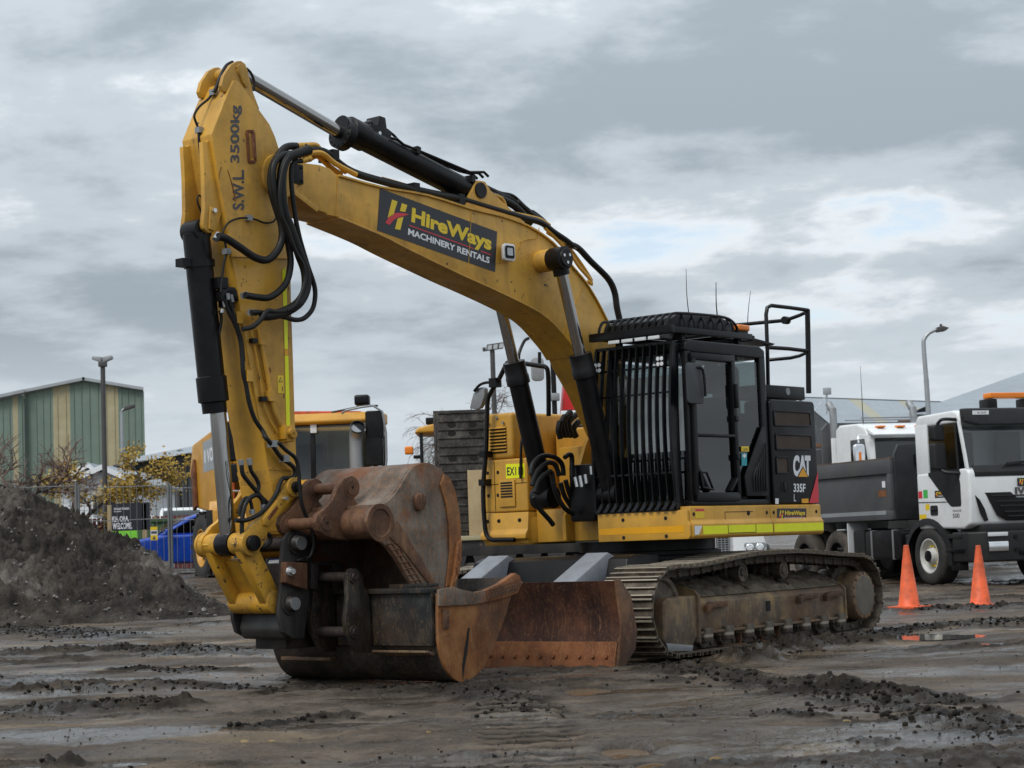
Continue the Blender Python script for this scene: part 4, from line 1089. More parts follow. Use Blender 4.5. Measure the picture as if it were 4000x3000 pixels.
def right_boxes():
    zf = lambda l, x=1.0: [FR.loc(*q, 0, x) for q in Z((1500, 1300), .5425, l)]
    m = MB().box(.2, 1.0, -1.47, -.83, 1.49, 2.07); lo = m.build('tool_box', YH, ex, .025, 3)
    m = MB().plate([(1.0, 1.485), (1.02, 1.30), (1.06, 1.25), (1.06, 1.20), (1.0, 1.18), (.98, 1.13), (.2, 1.13), (.2, 1.485)], -1.49, -.83); st = m.build('step_box', YH, ex, .012)
    m = MB().box(-.7, .98, -1.45, -1.04, 2.075, 2.58); up = m.build('upper_box', YH, ex, .045, 3)
    MB().box(-.9, .3, -1.0, -.25, 1.5, 2.40).build('tank', YH, ex, .03, 3)
    m = MB()
    for i in range(8):
        z_ = 2.40 - i * .036; m.box(.965, .99, -1.36, -1.13, z_ - .004, z_ + .012)
    m.build('vent_slot', HO, up)
    for i in range(8):
        z_ = 2.40 - i * .036; MB().plate([(.975, z_ + .030), (1.004, z_ + .012), (1.002, z_ + .008), (.975, z_ + .022)], -1.37, -1.12).build('louvre', YH, up)
    # number label, vent with slats
    q = zf([(877, 945), (1012, 940), (1014, 1042), (879, 1050)], 1.003)
    flat('number_plate', q, MAT['tape_yellow'], lo)
    lettering('fleet_number', 'EX110', quadmap(*q, .06, .22, .94, .80), MAT['decal_black'], lo, .02).location = (.002, 0, 0)
    y0, y1 = -1.23, -1.00
    m = MB().box(1.0, 1.02, y0, y1, 1.55, 1.84); vt = m.build('vent_frame', YH, lo, .006)
    for i in range(6): MB().box(1.018, 1.024, y0 + .03, y1 - .03, 1.65 + i * .03, 1.668 + i * .03).build('vent_slat', HO, vt)
    m = MB()
    for a, b in (((1.0, -1.30, 2.05), (1.0, -1.30, 1.51)), ((1.0, -1.46, 1.80), (1.0, -.84, 1.80))): m.bar(Vector(a) + Vector((.001, 0, 0)), Vector(b) + Vector((.001, 0, 0)), .006, .006)
    m.build('panel_seam', HO, lo)
    h = MB()
    for y, z_ in ((-1.40, 1.93), (-1.25, 1.93), (-1.40, 1.68), (-1.26, 1.68)): h.cyl((.99, y, z_), (1.003, y, z_), .02, 12)
    h.build('bolt_hole', HO, lo)
    h = MB()
    for y in (-1.42, -1.25, -.95): h.cyl((1.0, y, 1.40), (1.018, y, 1.395), .022, 12)
    h.build('bolt_hole', HO, st)
    h = MB(); bolts(h, [(1.0, -1.36, 2.47), (1.0, -1.15, 2.47), (.985, -1.25, 2.53)], (1, 0, 0), .016, .01); h.build('bolt_heads', MAT['grey_metal'], up)
    h = MB(); bolts(h, [(x, -.83, z_) for x in (.9, .45) for z_ in (1.56, 1.72, 1.88, 2.0)] + [(x, -.83, z_) for x in (.85, .5) for z_ in (1.3,)], (0, 1, 0), .016, .01); h.build('bolt_heads', MAT['grey_metal'], lo)
    # rails: long tube with mirror, grab hoop
    zr = lambda l, y: [FR.loc(*q, 1, y) for q in Z((1500, 1300), .5425, l)]
    zx = lambda l, x: [FR.loc(*q, 0, x) for q in Z((1500, 1300), .5425, l)]
    m = MB()
    m.tube(zx([(940, 1490), (850, 1490), (780, 1490), (745, 1465), (728, 1400), (715, 1200), (718, 1050), (735, 850), (742, 600), (748, 480), (775, 420), (830, 330), (880, 230), (905, 213), (1000, 220), (1130, 240), (1160, 245), (1180, 280), (1185, 420), (1186, 600)], 1.09), .026, 8, 3)
    for p in zx([(720, 875), (715, 1078)], 1.09): m.box(p.x - .10, p.x + .035, p.y - .04, p.y + .04, p.z - .035, p.z + .035)
    r = m.build('access_rail', BK, ex)
    m = MB(); p = zx([(800, 360), (740, 358), (690, 375), (650, 420)], 1.09); m.tube(p, .016, 8, 3); c = p[0]; m.box(c.x - .05, c.x + .05, c.y - .05, c.y + .05, c.z - .05, c.z + .05); m.build('mirror_bracket', BK, r)
    m = MB().prism(zx([(615, 545), (640, 440), (668, 400), (705, 390), (722, 400), (722, 450), (700, 520), (685, 545), (660, 553)], 1.07), (-.045, .02, 0)); m.build('mirror', MAT['grey_metal'], r, .012)
    m = MB().tube(zr([(983, 1050), (985, 900), (992, 770), (1010, 740), (1070, 730), (1090, 745), (1115, 820), (1140, 905)], -.9), .015, 8, 2); m.build('grab_hoop', BK, ex)
    m = MB().tube(zr([(1120, 140), (1120, 245)], -1.3), .02, 8); m.tube(zr([(970, 190), (975, 140), (1010, 60), (1040, 40)], -1.3), .018, 8, 3); m.build('back_rail', BK, ex)
    # boom foot brackets and front bulkhead
    for y in (.30, -.32):
        m = MB().plate([(.86, 1.15), (1.02, 1.16), (1.03, 1.42), (.94, 1.55), (.62, 2.20), (.48, 2.36), (.30, 2.38), (.16, 2.28), (-.1, 1.4), (-.1, 1.15)], y - .025, y + .025); m.build('boom_bracket', YH, ex, .01)
    MB().box(.1, .88, -.82, .26, 1.15, 1.50).build('bulkhead', YH, ex, .01)
    MB().box(-.1, .5, -.80, -.36, 1.5, 2.18).build('valve_cover', YH, ex, .02)
    # hydraulic swivel hoses in front of the bulkhead
    zz = lambda l, y: [FR.loc(*q, 1, y) for q in Z((1800, 1300), .5425, l)]
    k = 0
    for l in ([(660, 1020), (680, 940), (740, 890), (830, 900), (880, 950), (890, 1030)], [(670, 1100), (700, 1010), (770, 940), (830, 950), (860, 1030)], [(690, 1150), (720, 1060), (800, 1000), (820, 1080)],
              [(820, 1080), (840, 1160), (900, 1260), (960, 1300)], [(870, 1080), (900, 1180), (960, 1270)], [(905, 1060), (930, 1150), (970, 1240)], [(680, 1180), (720, 1260), (790, 1340), (820, 1380)],
              [(900, 900), (930, 880), (950, 900), (950, 1040)]):
        y = .12 + .04 * (k % 4); k += 1
        MB().tube([(a.x + .35, a.y, a.z) for a in zz(l, y - .3)], .026, 8, 4).build('hose', MAT['rubber'], ex)
    m = MB().box(.95, 1.12, -.15, .18, 1.35, 1.95); m.build('swivel_block', BK, ex, .03)
    m = MB(); zf2 = lambda l: [FR.loc(*q, 0, 1.2) for q in Z((1800, 1300), .5425, l)]
    for a, b in (((825, 1040), (840, 1110)), ((860, 1030), (875, 1110)), ((898, 1020), (908, 1085)), ((940, 960), (945, 1020))):
        A, B = zf2([a, b]); m.cyl(A, B, .022, 10)
    m.build('hose_fitting', MAT['silver'], ex)
    for l in ([(715, 640), (705, 700), (720, 760)], [(750, 600), (725, 660), (745, 750)], [(790, 570), (745, 640), (770, 750)], [(830, 590), (775, 650), (800, 750)], [(850, 640), (810, 690), (830, 750)]):
        MB().tube(zz(l, -.5), .035, 8, 4).build('hose', MAT['rubber'], ex)
right_boxes()
# ------------------------------------------------------------------ boom, stick, cylinders, hitch
def boom():
    w = .20
    top = FR.xz([(1159, 644), (1172, 635), (1249, 644), (1288, 658), (1321, 687), (1484, 732), (1665, 764), (1841, 818), (1959, 846), (2060, 884), (2137, 933), (2186, 981), (2234, 1044), (2282, 1101), (2330, 1179), (2374, 1265), (2393, 1299)], w)
    bot = FR.xz([(1120, 740), (1150, 762), (1204, 802), (1240, 822), (1276, 838), (1321, 848), (1484, 916), (1597, 974), (1800, 1072), (1920, 1126), (2031, 1179), (2109, 1222), (2157, 1261), (2195, 1304), (2234, 1352), (2258, 1391)], w)
    far = FR.xz([(2158, 1441), (2218, 1544), (2266, 1647), (2315, 1750)], -w)
    far = [p for p in far if p[0] < bot[-1][0] - .05]
    prof = top + [(.48, 2.85), (.30, 2.40), (.17, 2.14), (.18, 1.98), (.30, 1.90), (.44, 1.95)] + far[::-1] + bot[::-1]
    m = MB().plate(prof, -w, w)
    b = m.build('boom', YE, ex, .008)
    # top and bottom cover plates stand proud of the web
    for nm, line, dz in (('top_plate', top[4:], .0), ('bottom_plate', bot[5:], -.0)):
        s = 1 if nm == 'top_plate' else -1
        rows = []
        L_ = catmull([(x, 0, z_) for x, z_ in line], 3)
        for i, p in enumerate(L_):
            d = (L_[min(i + 1, len(L_) - 1)] - L_[max(i - 1, 0)]).normalized(); nrm = Vector((d.z, 0, -d.x)) * (1 if d.x < 0 else -1)
            if nrm.z < 0: nrm = -nrm
            nrm = nrm * s
            rows.append([p + nrm * .012 + Vector((0, y, 0)) for y in (-.222, .222)] )
        mm = MB().sheet(rows, (0, 0, -.018 * s)); mm.build(nm, YE, b, smooth=30)
    # tip casting
    tip = FR.xz(Z((1100, 400), .452, [(120, 545), (165, 520), (330, 540), (412, 572), (395, 960), (310, 930), (110, 800), (60, 760), (80, 640)]), .21)
    m = MB().plate(tip, -.212, .212); tp = m.build('boom_tip', YE, b, .008)
    c = FR.loc(1117, 692, 1, .22)
    MB().cyl((c.x, -.27, c.z), (c.x, .23, c.z), .14, 28).build('pin_boss', YE, tp, .008)
    # stick pin retainer and plate with bolts
    q = FR.loc(1155, 680, 1, .22); m = MB().box(q.x - .07, q.x + .05, .212, .245, q.z - .09, q.z + .09); bolts(m, [(q.x - .05, .245, q.z + .06), (q.x - .05, .245, q.z - .06)], (0, 1, 0), .014, .012); m.build('pin_plate', BK, tp, .004)
    # weld seams between web plates
    for a, bb in (((1318, 690), (1313, 843)), ((1841, 828), (1828, 1062)), ((2195, 1310), (2283, 1110))):
        A = FR.loc(*a, 1, .202); B = FR.loc(*bb, 1, .202); MB().bar(A, B, .006, .008, (0, 1, 0)).build('weld_seam', YE, b)
    A = FR.loc(1240, 820, 1, .21); B = FR.loc(1130, 735, 1, .21); MB().bar(A, B, .05, .02, (0, 1, 0)).build('edge_rib', YE, tp, .004)
    # company decal
    q = [FR.loc(*p, 1, .203) for p in ((1484, 735), (1942, 905), (1934, 1063), (1473, 900))]
    flat('company_decal', q, MAT['decal_black'], b)
    hireways(q, (0, .0015, 0), b)
    # work lamp
    c = FR.loc(2003, 988, 1, .30)
    m = MB().prism([(c.x + .02 + a, .24, c.z + z_) for a, z_ in rrect(-.085, .085, -.085, .085, .03)], (.05, .08, 0)); lp = m.build('work_lamp', MAT['white'], b, .006)
    m = MB().prism([(c.x + .07 + a, .321, c.z + z_) for a, z_ in rrect(-.068, .068, -.062, .062, .02)], (.01, .014, 0)); m.build('lamp_bezel', BK, lp, .004)
    m = MB().prism([(c.x + .08 + a, .336, c.z + z_) for a, z_ in rrect(-.042, .042, -.038, .038, .012)], (.004, .004, 0)); m.build('lamp_lens', MAT['lamp_face'], lp)
    MB().tube([FR.loc(*p, 1, .21) for p in Z((1800, 600), .4822, [(475, 780), (490, 730), (490, 715), (540, 695), (610, 685), (630, 650), (633, 600)])], .005, 6, 4).build('lamp_cable', MAT['yellow_worn'], lp)
    # boom cylinders on both sides
    pin = FR.loc(2172, 1012, 1, .42)
    m = MB().cyl((pin.x, -.36, pin.z), (pin.x, .36, pin.z), .115, 28); m.build('cylinder_boss', YE, b, .01)
    d = (FR.loc(2300, 1560, 1, .45) - FR.loc(2186, 1060, 1, .45)).normalized()
    for s in (1, -1):
        top_ = Vector((pin.x, s * .45, pin.z)); base = top_ + d * ((1.62 - pin.z) / d.z)
        hd = top_ + d * ((3.03 - pin.z) / d.z)
        m = MB().cyl(hd, base, .105, 24); m.lathe(hd - d * .02, d, [(0, .085), (.0, .118), (.15, .118), (.16, .125), (.24, .125), (.25, .105)], 24); m.cyl(base - Vector((0, .12, 0)), base + Vector((0, .12, 0)), .12, 20)
        o = m.build('boom_cylinder', BK, ex)
        m = MB().cyl(top_, hd, .060, 24); m.build('rod', MAT['chrome'], o)
        m = MB().lathe((pin.x, s * .345, pin.z), (0, s, 0), [(0, .105), (.03, .118), (.20, .118), (.205, .095), (.225, .09)], 28); m.cyl(top_, top_ + d * .17, .085, 20); m.build('rod_eye', BK, o)
        if s > 0: MB().tube([(pin.x + .07 * cos(a), s * .572, pin.z + .07 * sin(a)) for a in (0, 2.1, 4.2)], .016, 6); h = bolts(MB(), [(pin.x + .05 * cos(a), s * .57, pin.z + .05 * sin(a)) for a in (.4, 2.5, 4.6)], (0, s, 0), .016, .004, 10); h.build('cap_bolts', MAT['silver'], o)
    return b
bm_ = boom()

def stick():
    w = .20
    side = Z((600, 200), .4822, [(600, 340), (650, 235), (690, 238), (720, 280), (860, 480), (940, 590), (985, 690), (1020, 800), (1060, 960), (1080, 1060), (1090, 1200), (1095, 1350), (1105, 1500)]) + \
        [(1135, 996), (1138, 1189), (1145, 1382), (1152, 1623), (1155, 1700), (1165, 1989), (1164, 2078)] + [(1130, 2100), (1097, 2076), (1063, 1927), (1044, 1820), (1027, 1700), (1015, 1652), (986, 1479), (959, 1334), (933, 1160), (909, 1020), (889, 900), (880, 827), (851, 682), (827, 523)]
    prof = FR.xz(side, w)
    m = MB().plate(prof, -w, w); s = m.build('stick', YE, ex, .010)
    # head ear plates for the arm cylinder
    ear = FR.xz(Z((600, 200), .4822, [(540, 280), (560, 200), (620, 110), (670, 82), (700, 80), (735, 105), (755, 160), (775, 245), (800, 340), (850, 470), (760, 420), (650, 330), (560, 330)]), .16)
    for y in (.13, -.17): MB().plate(ear, y, y + .045).build('head_ear', YE, s, .008)
    c = FR.loc(945, 275, 1, .18); MB().cyl((c.x, -.19, c.z), (c.x, .19, c.z), .06, 22).build('head_pin', YE, s, .006)
    q = Z((600, 200), .4822, [(665, 125), (700, 105), (735, 120), (750, 160), (770, 270), (745, 295), (715, 250), (690, 180)]); MB().plate(FR.xz(q, .18), .176, .195).build('pin_plate', YE, s, .004)
    # pivot boss
    c = FR.loc(1085, 690, 1, .2); MB().cyl((c.x, -.235, c.z), (c.x, .235, c.z), .20, 32).build('pivot_boss', YE, s, .012)
    # plated step around the belly of the arm
    A = FR.loc(900, 1000, 1, .203); B = FR.loc(1125, 1010, 1, .203); MB().bar(A, B, .012, .02, (0, 1, 0)).build('weld_seam', YE, s)
    A = FR.loc(1046, 1832, 1, .203); B = FR.loc(1160, 1838, 1, .203); MB().bar(A, B, .012, .02, (0, 1, 0)).build('weld_seam', YE, s)
    # lugs for the bucket cylinder
    lug = FR.xz(Z((600, 200), .4822, [(380, 735), (420, 735), (470, 690), (520, 1000), (560, 1250), (500, 1430), (470, 1470), (430, 1475), (395, 1440), (385, 1400), (400, 1280), (395, 1000)]), .13)
    for y in (.105, -.155): MB().plate(lug, y, y + .05).build('cylinder_lug', YE, s, .008)
    q = FR.xz(Z((600, 200), .4822, [(450, 1260), (500, 1275), (500, 1440), (480, 1460), (440, 1440)]), .155); MB().plate(q, .156, .175).build('lug_plate', YE, s, .004)
    c = FR.loc(833, 823, 1, .175); m = bolts(MB(), [c], (0, 1, 0), .02, .03); m.build('lug_bolt', MAT['silver'], s)
    # rusty handle, lettering, reflective tape, warning label
    q = [FR.loc(*p, 1, .203) for p in Z((600, 200), .4822, [(755, 648), (808, 650), (822, 895), (770, 897)])]
    m = MB()
    for a, b in zip(q, q[1:] + q[:1]): m.bar(a, b, .026, .022, (0, 1, 0))
    hd = m.build('hook_plate', MAT['rust_edge'], s, .004); flat('worn_centre', q, MAT['yellow_worn'], s, (0, .002, 0))
    MB().tube([Vector(q[0]) * .5 + Vector(q[1]) * .5 + Vector((0, .03, -.03)), Vector(q[2]) * .5 + Vector(q[3]) * .5 + Vector((0, .03, .03))], .012, 8).build('hook_bar', MAT['rust_edge'], hd)
    T = lambda l: [FR.loc(*p, 1, .2032) for p in Z((600, 200), .4822, l)]
    lettering('load_mark', 'S.W.L.', quadmap(*T([(640, 1285), (640, 960), (735, 960), (735, 1285)])), MAT['decal_dark'], s, .03)
    lettering('load_mark', '3500kg', quadmap(*T([(622, 905), (622, 437), (717, 437), (717, 905)])), MAT['decal_dark'], s, .03)
    MB().tube(T([(600, 960), (625, 1040), (650, 1140), (662, 1215)]), [.002, .008], 6, 4).build('rust_scratch', MAT['rust_edge'], s)
    MB().tube(T([(550, 935), (535, 985), (530, 1040)]), [.004, .002], 6, 4).build('rust_scratch', MAT['rust_edge'], s)
    T2 = lambda l: [FR.loc(*p, 1, .2032) for p in Z((600, 900), .4822, l)]
    for l in ([(1070, 295), (1042, 325), (1048, 520), (1080, 520)], [(1080, 520), (1048, 520), (1055, 720), (1086, 720)], [(1086, 720), (1055, 720), (1062, 960), (1088, 960)], [(1092, 1016), (1063, 1016), (1076, 1650), (1108, 1650)]):
        flat('reflective_tape', T2(l), MAT['tape_yellow'], s)
    flat('reflective_tape', T2([(1088, 962), (1062, 962), (1064, 1014), (1090, 1014)]), MAT['tape_orange'], s)
    q = T2([(1003, 1175), (1052, 1175), (1055, 1320), (1008, 1318)]); flat('warning_label', q, MAT['decal_yellow'], s)
    Q = quadmap(*q)
    flat('warning_triangle', [Q(.15, .62), (Q(.85, .62)), Q(.5, .92)], MAT['decal_dark'], s, (0, .001, 0)); flat('warning_yellow', [Q(.3, .66), (Q(.7, .66)), Q(.5, .84)], MAT['decal_yellow'], s, (0, .002, 0)); flat('warning_figure', [Q(.72, .12), Q(.86, .12), Q(.86, .38), Q(.72, .38)], MAT['decal_dark'], s, (0, .001, 0))
    # flange plate with hole
    q = T2([(865, 1070), (935, 1065), (940, 1140), (960, 1200), (890, 1215)]); MB().prism(q, (0, .008, 0)).build('cover_plate', YE, s, .002)
    c = T2([(925, 1135)])[0]; MB().cyl((c.x, .205, c.z), (c.x, .215, c.z), .03, 16).build('cover_hole', MAT['rust_edge'], s)
    # steel hydraulic pipes down the side
    m = MB().tube([p + Vector((0, .03, 0)) for p in T2([(838, 795), (860, 940), (900, 1150), (945, 1400), (985, 1520), (1035, 1610)])], .022, 8, 4)
    for p in T2([(865, 890), (930, 1345)]): m.box(p.x - .035, p.x + .04, .203, .26, p.z - .045, p.z + .045)
    m.build('steel_pipe', YE, s)
    m = MB().tube([p + Vector((0, .02, 0)) for p in T2([(770, 690), (785, 850), (820, 1020), (855, 1250), (880, 1420), (930, 1540), (990, 1640)])], .010, 6, 4); m.build('thin_pipe', YW, s)
    m = MB()
    for p in T2([(790, 897), (868, 1368)]): m.box(p.x - .03, p.x + .03, .21, .26, p.z - .02, p.z + .02)
    m.build('pipe_clamp', BK, s)
    m = MB().tube([FR.loc(*p, 1, .18) + Vector((.02, .02, 0)) for p in Z((600, 900), .4822, [(668, 680), (700, 850), (745, 1150), (770, 1280), (800, 1400), (835, 1540)])], .014, 8, 4)
    for p in [FR.loc(*q_, 1, .19) for q_ in Z((600, 900), .4822, [(672, 710), (752, 1180)])]: m.box(p.x - .03, p.x + .03, .17, .24, p.z - .05, p.z + .05)
    m.build('front_pipe', YE, s)
    m = MB()
    for p in T2([(1045, 1640)]) + [FR.loc(*q_, 1, .22) for q_ in ((1115, 1700),)]: m.box(p.x - .05, p.x + .05, .2, .30, p.z - .06, p.z + .06); m.cyl((p.x, .25, p.z), (p.x, .34, p.z), .035, 12)
    m.build('shut_off_valve', YW, s, .006)
    # nose: worn lower end with pin boss
    c = FR.loc(1165, 2120, 1, .25); MB().cyl((c.x, -.2, c.z), (c.x, .2, c.z), .13, 28).build('nose_boss', YW, s, .008)
    q = FR.xz([(1046, 1835), (1163, 1838), (1166, 1989), (1166, 2078), (1130, 2110), (1100, 2085), (1064, 1930)], .2); MB().plate(q, -.208, .208).build('nose_plate', YW, s, .006)
stick()

def cyl_between(name, a, hd, b, rb, rr, y=0.0, head=.02):
    a, hd, b = map(Vector, (a, hd, b)); d = (b - a).normalized()
    m = MB().lathe(a, d, [(0, rb * .7), (.02, rb), ((hd - a).length - .32, rb), ((hd - a).length - .31, rb * 1.13), ((hd - a).length - .10, rb * 1.13), ((hd - a).length - .09, rb * .92), ((hd - a).length, rb * .9)], 26)
    o = m.build(name, BK, ex)
    m = MB().cyl(hd - d * .03, b, rr, 26); m.build('rod', MAT['chrome'], o)
    return o, d
def cylinders():
    # arm cylinder along the top of the boom
    a = FR.loc(1835, 752, 1, 0); hd = FR.loc(1325, 517, 1, 0); b = FR.loc(955, 300, 1, 0)
    o, d = cyl_between('arm_cylinder', a, hd, b, .118, .064)
    up = Vector((-d.z, 0, d.x)) if d.x > 0 else Vector((d.z, 0, -d.x))
    if up.z < 0: up = -up
    m = MB(); h2 = hd - d * .22
    ring = MB().lathe(hd - d * .10, d, [(0, .15), (.09, .15), (.10, .10)], 26)
    bolts(ring, [hd - d * .02 + (up * cos(t) + Vector((0, 1, 0)) * sin(t)) * .125 for t in [2 * pi * i / 14 for i in range(14)]], d, .014, .02); ring.build('gland', BK, o)
    c = hd - d * .42 + up * .14
    m.prism([c + d * x + up * z_ + Vector((0, -.09, 0)) for x, z_ in ((-.16, -.06), (.14, -.06), (.12, .05), (.04, .07), (.03, .17), (-.05, .18), (-.09, .08), (-.16, .06))], (0, .18, 0)); m.cyl(c + d * .14 + up * .03, c + d * .05 + up * .09, .04, 12)
    m.build('valve_block', BK, o, .012)
    MB().cyl(c + Vector((0, .09, .0)), c + Vector((0, .10, .0)), .018, 10).build('valve_plug', MAT['silver'], o)
    for k, (y, hgt) in enumerate(((-.04, .16), (.04, .14), (.11, .125))):
        p0 = c - d * .15 + up * (.04 - .02 * k); p1 = hd - d * .9 + up * (hgt + .03); p2 = a + d * .15 + up * (hgt + .02)
        pts = [p0 + Vector((0, y, 0)), p0 - d * .06 + up * (.10 if k == 0 else .02) + Vector((0, y, 0)), p0 - d * .16 + up * (.08 if k == 0 else 0) + Vector((0, y, 0)), p1 + Vector((0, y, 0)), p2 + Vector((0, y, 0)), a + up * .22 - d * .05 + Vector((0, y, 0)), a - d * .12 + up * .20 + Vector((0, y, 0))]
        MB().tube(pts, .014, 8).build('steel_pipe', BK, o)
    m = MB()
    for t in (.95, 1.75):
        q = hd - d * t + up * .12; m.prism([q + d * x + Vector((0, -.09, 0)) for x in (0,)] + [q + d * .05 + Vector((0, -.09, 0)), q + d * .05 + up * .07 + Vector((0, -.09, 0)), q + up * .07 + Vector((0, -.09, 0))], (0, .22, 0))
    m.build('pipe_clamp', BK, o)
    # lug on the boom that carries it
    for y in (.10, -.14): MB().plate([(a.x + .25, a.z - .20), (a.x + .04, a.z + .10), (a.x - .08, a.z + .10), (a.x - .16, a.z + .02), (a.x - .75, a.z - .30)], y, y + .04).build('arm_cylinder_lug', YE, bm_, .008)
    MB().cyl(a + Vector((0, -.16, 0)), a + Vector((0, .16, 0)), .08, 20).build('lug_pin', BK, bm_)
    # bucket cylinder in front of the stick
    a = FR.loc(765, 905, 1, 0); b = FR.loc(893, 2125, 1, 0); hd = FR.loc(852, 1612, 1, 0)
    o, d = cyl_between('bucket_cylinder', a, hd, b, .118, .072)
    MB().cyl(a + Vector((0, -.10, 0)), a + Vector((0, .10, 0)), .10, 22).build('cylinder_eye', BK, o, .01)
    MB().cyl(b + Vector((0, -.085, 0)), b + Vector((0, .085, 0)), .105, 24).build('rod_eye', BK, o, .01)
    m = MB()
    c = a + d * .28; m.cyl(c - d * .03, c + d * .03, .135, 24); m.box(c.x - .02, c.x + .22, -.05, .05, c.z - .04, c.z + .03); m.build('cylinder_band', BK, o)
    return b
rodpin = cylinders()

def linkage():
    p = rodpin; y = .30
    m = MB().cyl((p.x, -.31, p.z), (p.x, -.09, p.z), .095, 26); m.cyl((p.x, .09, p.z), (p.x, .27, p.z), .095, 26)
    h = m.build('link_tube', YW, ex, .008)
    MB().cyl((p.x, .27, p.z), (p.x, .345, p.z), .068, 22).build('link_pin', BK, h, .008)
    pv = FR.loc(1147, 1903, 1, .30)
    d = Vector((pv.x - p.x, 0, pv.z - p.z)); L_ = d.length; d.normalize(); n = Vector((-d.z, 0, d.x))
    for s in (1, -1):
        y0 = .245 if s > 0 else -.29
        pts = [p - d * .09 + n * .06, p - d * .03 + n * .11, p + d * .14 + n * .10, p + d * .22 + n * .055, p + d * (L_ - .12) + n * .055, p + d * (L_ - .04) + n * .085, p + d * (L_ + .06) + n * .06,
               p + d * (L_ + .085) + n * 0, p + d * (L_ + .06) - n * .06, p + d * (L_ - .04) - n * .085, p + d * (L_ - .14) - n * .06, p + d * .22 - n * .075, p + d * .12 - n * .10, p - d * .05 - n * .10, p - d * .1]
        m = MB().plate([(q.x, q.z) for q in pts], y0, y0 + .05)
        m.cyl((p.x, y0 - .005, p.z), (p.x, y0 + .055, p.z), .108, 26); m.cyl((pv.x, y0 - .008, pv.z), (pv.x, y0 + .075 if s > 0 else y0 + .05, pv.z), .085, 24)
        o = m.build('side_link', YW, ex, .006)
        if s > 0:
            q = p + d * .33; MB().plate([((q + d * a + n * b).x, (q + d * a + n * b).z) for a, b in ((-.13, -.02), (-.1, -.06), (.13, -.06), (.15, .0), (.13, .03), (-.1, .03))], .296, .312).build('link_tag', YW, o, .004)
            MB().plate([((q + d * a + n * b).x, (q + d * a + n * b).z) for a, b in ((-.06, -.035), (.09, -.035), (.09, .0), (-.06, .0))], .312, .3145).build('tag_slot', MAT['rust_edge'], o)
            MB().cyl((pv.x, .32, pv.z), (pv.x, .36, pv.z), .05, 22).build('link_pin', BK, o, .006)
            bolts(MB(), [(pv.x + .12, .30, pv.z - .10)], (0, 1, 0), .018, .05).build('grease_fitting', MAT['silver'], o)
    # H link down to the hitch
    lp = FR.loc(1143, 2358, 1, .33); lp = Vector((lp.x + .12, 0, lp.z + .02))
    d = Vector((lp.x - p.x, 0, lp.z - p.z)); L_ = d.length; d.normalize(); n = Vector((-d.z, 0, d.x))
    m = MB()
    for y0 in (.145, -.255):
        pts = [p - d * .05 + n * .09, p - d * .09, p - d * .05 - n * .09, p + d * .2 - n * .09, p + d * (L_ + .02) - n * .085, p + d * (L_ + .09) - n * .03, p + d * (L_ + .09) + n * .05, p + d * (L_ - .02) + n * .09, p + d * .2 + n * .095]
        m.plate([(q.x, q.z) for q in pts], y0, y0 + .095)
    hl = m.build('bucket_link', YW, ex, .012)
    m = MB(); q0 = p + d * .17; q1 = p + d * L_
    m.prism([q0 - n * .05 + Vector((0, -.17, 0)), q0 - n * .0 + Vector((0, -.17, 0)), q1 + Vector((0, -.17, 0)), q1 - n * .06 + Vector((0, -.17, 0))], (0, .33, 0)); m.build('link_web', YW, hl, .006)
    MB().cyl((lp.x, -.27, lp.z), (lp.x, .25, lp.z), .10, 24).build('link_foot', YW, hl, .008)
    MB().cyl((p.x, -.335, p.z), (p.x, -.30, p.z), .11, 24).build('link_collar', YW, hl, .01)
linkage()

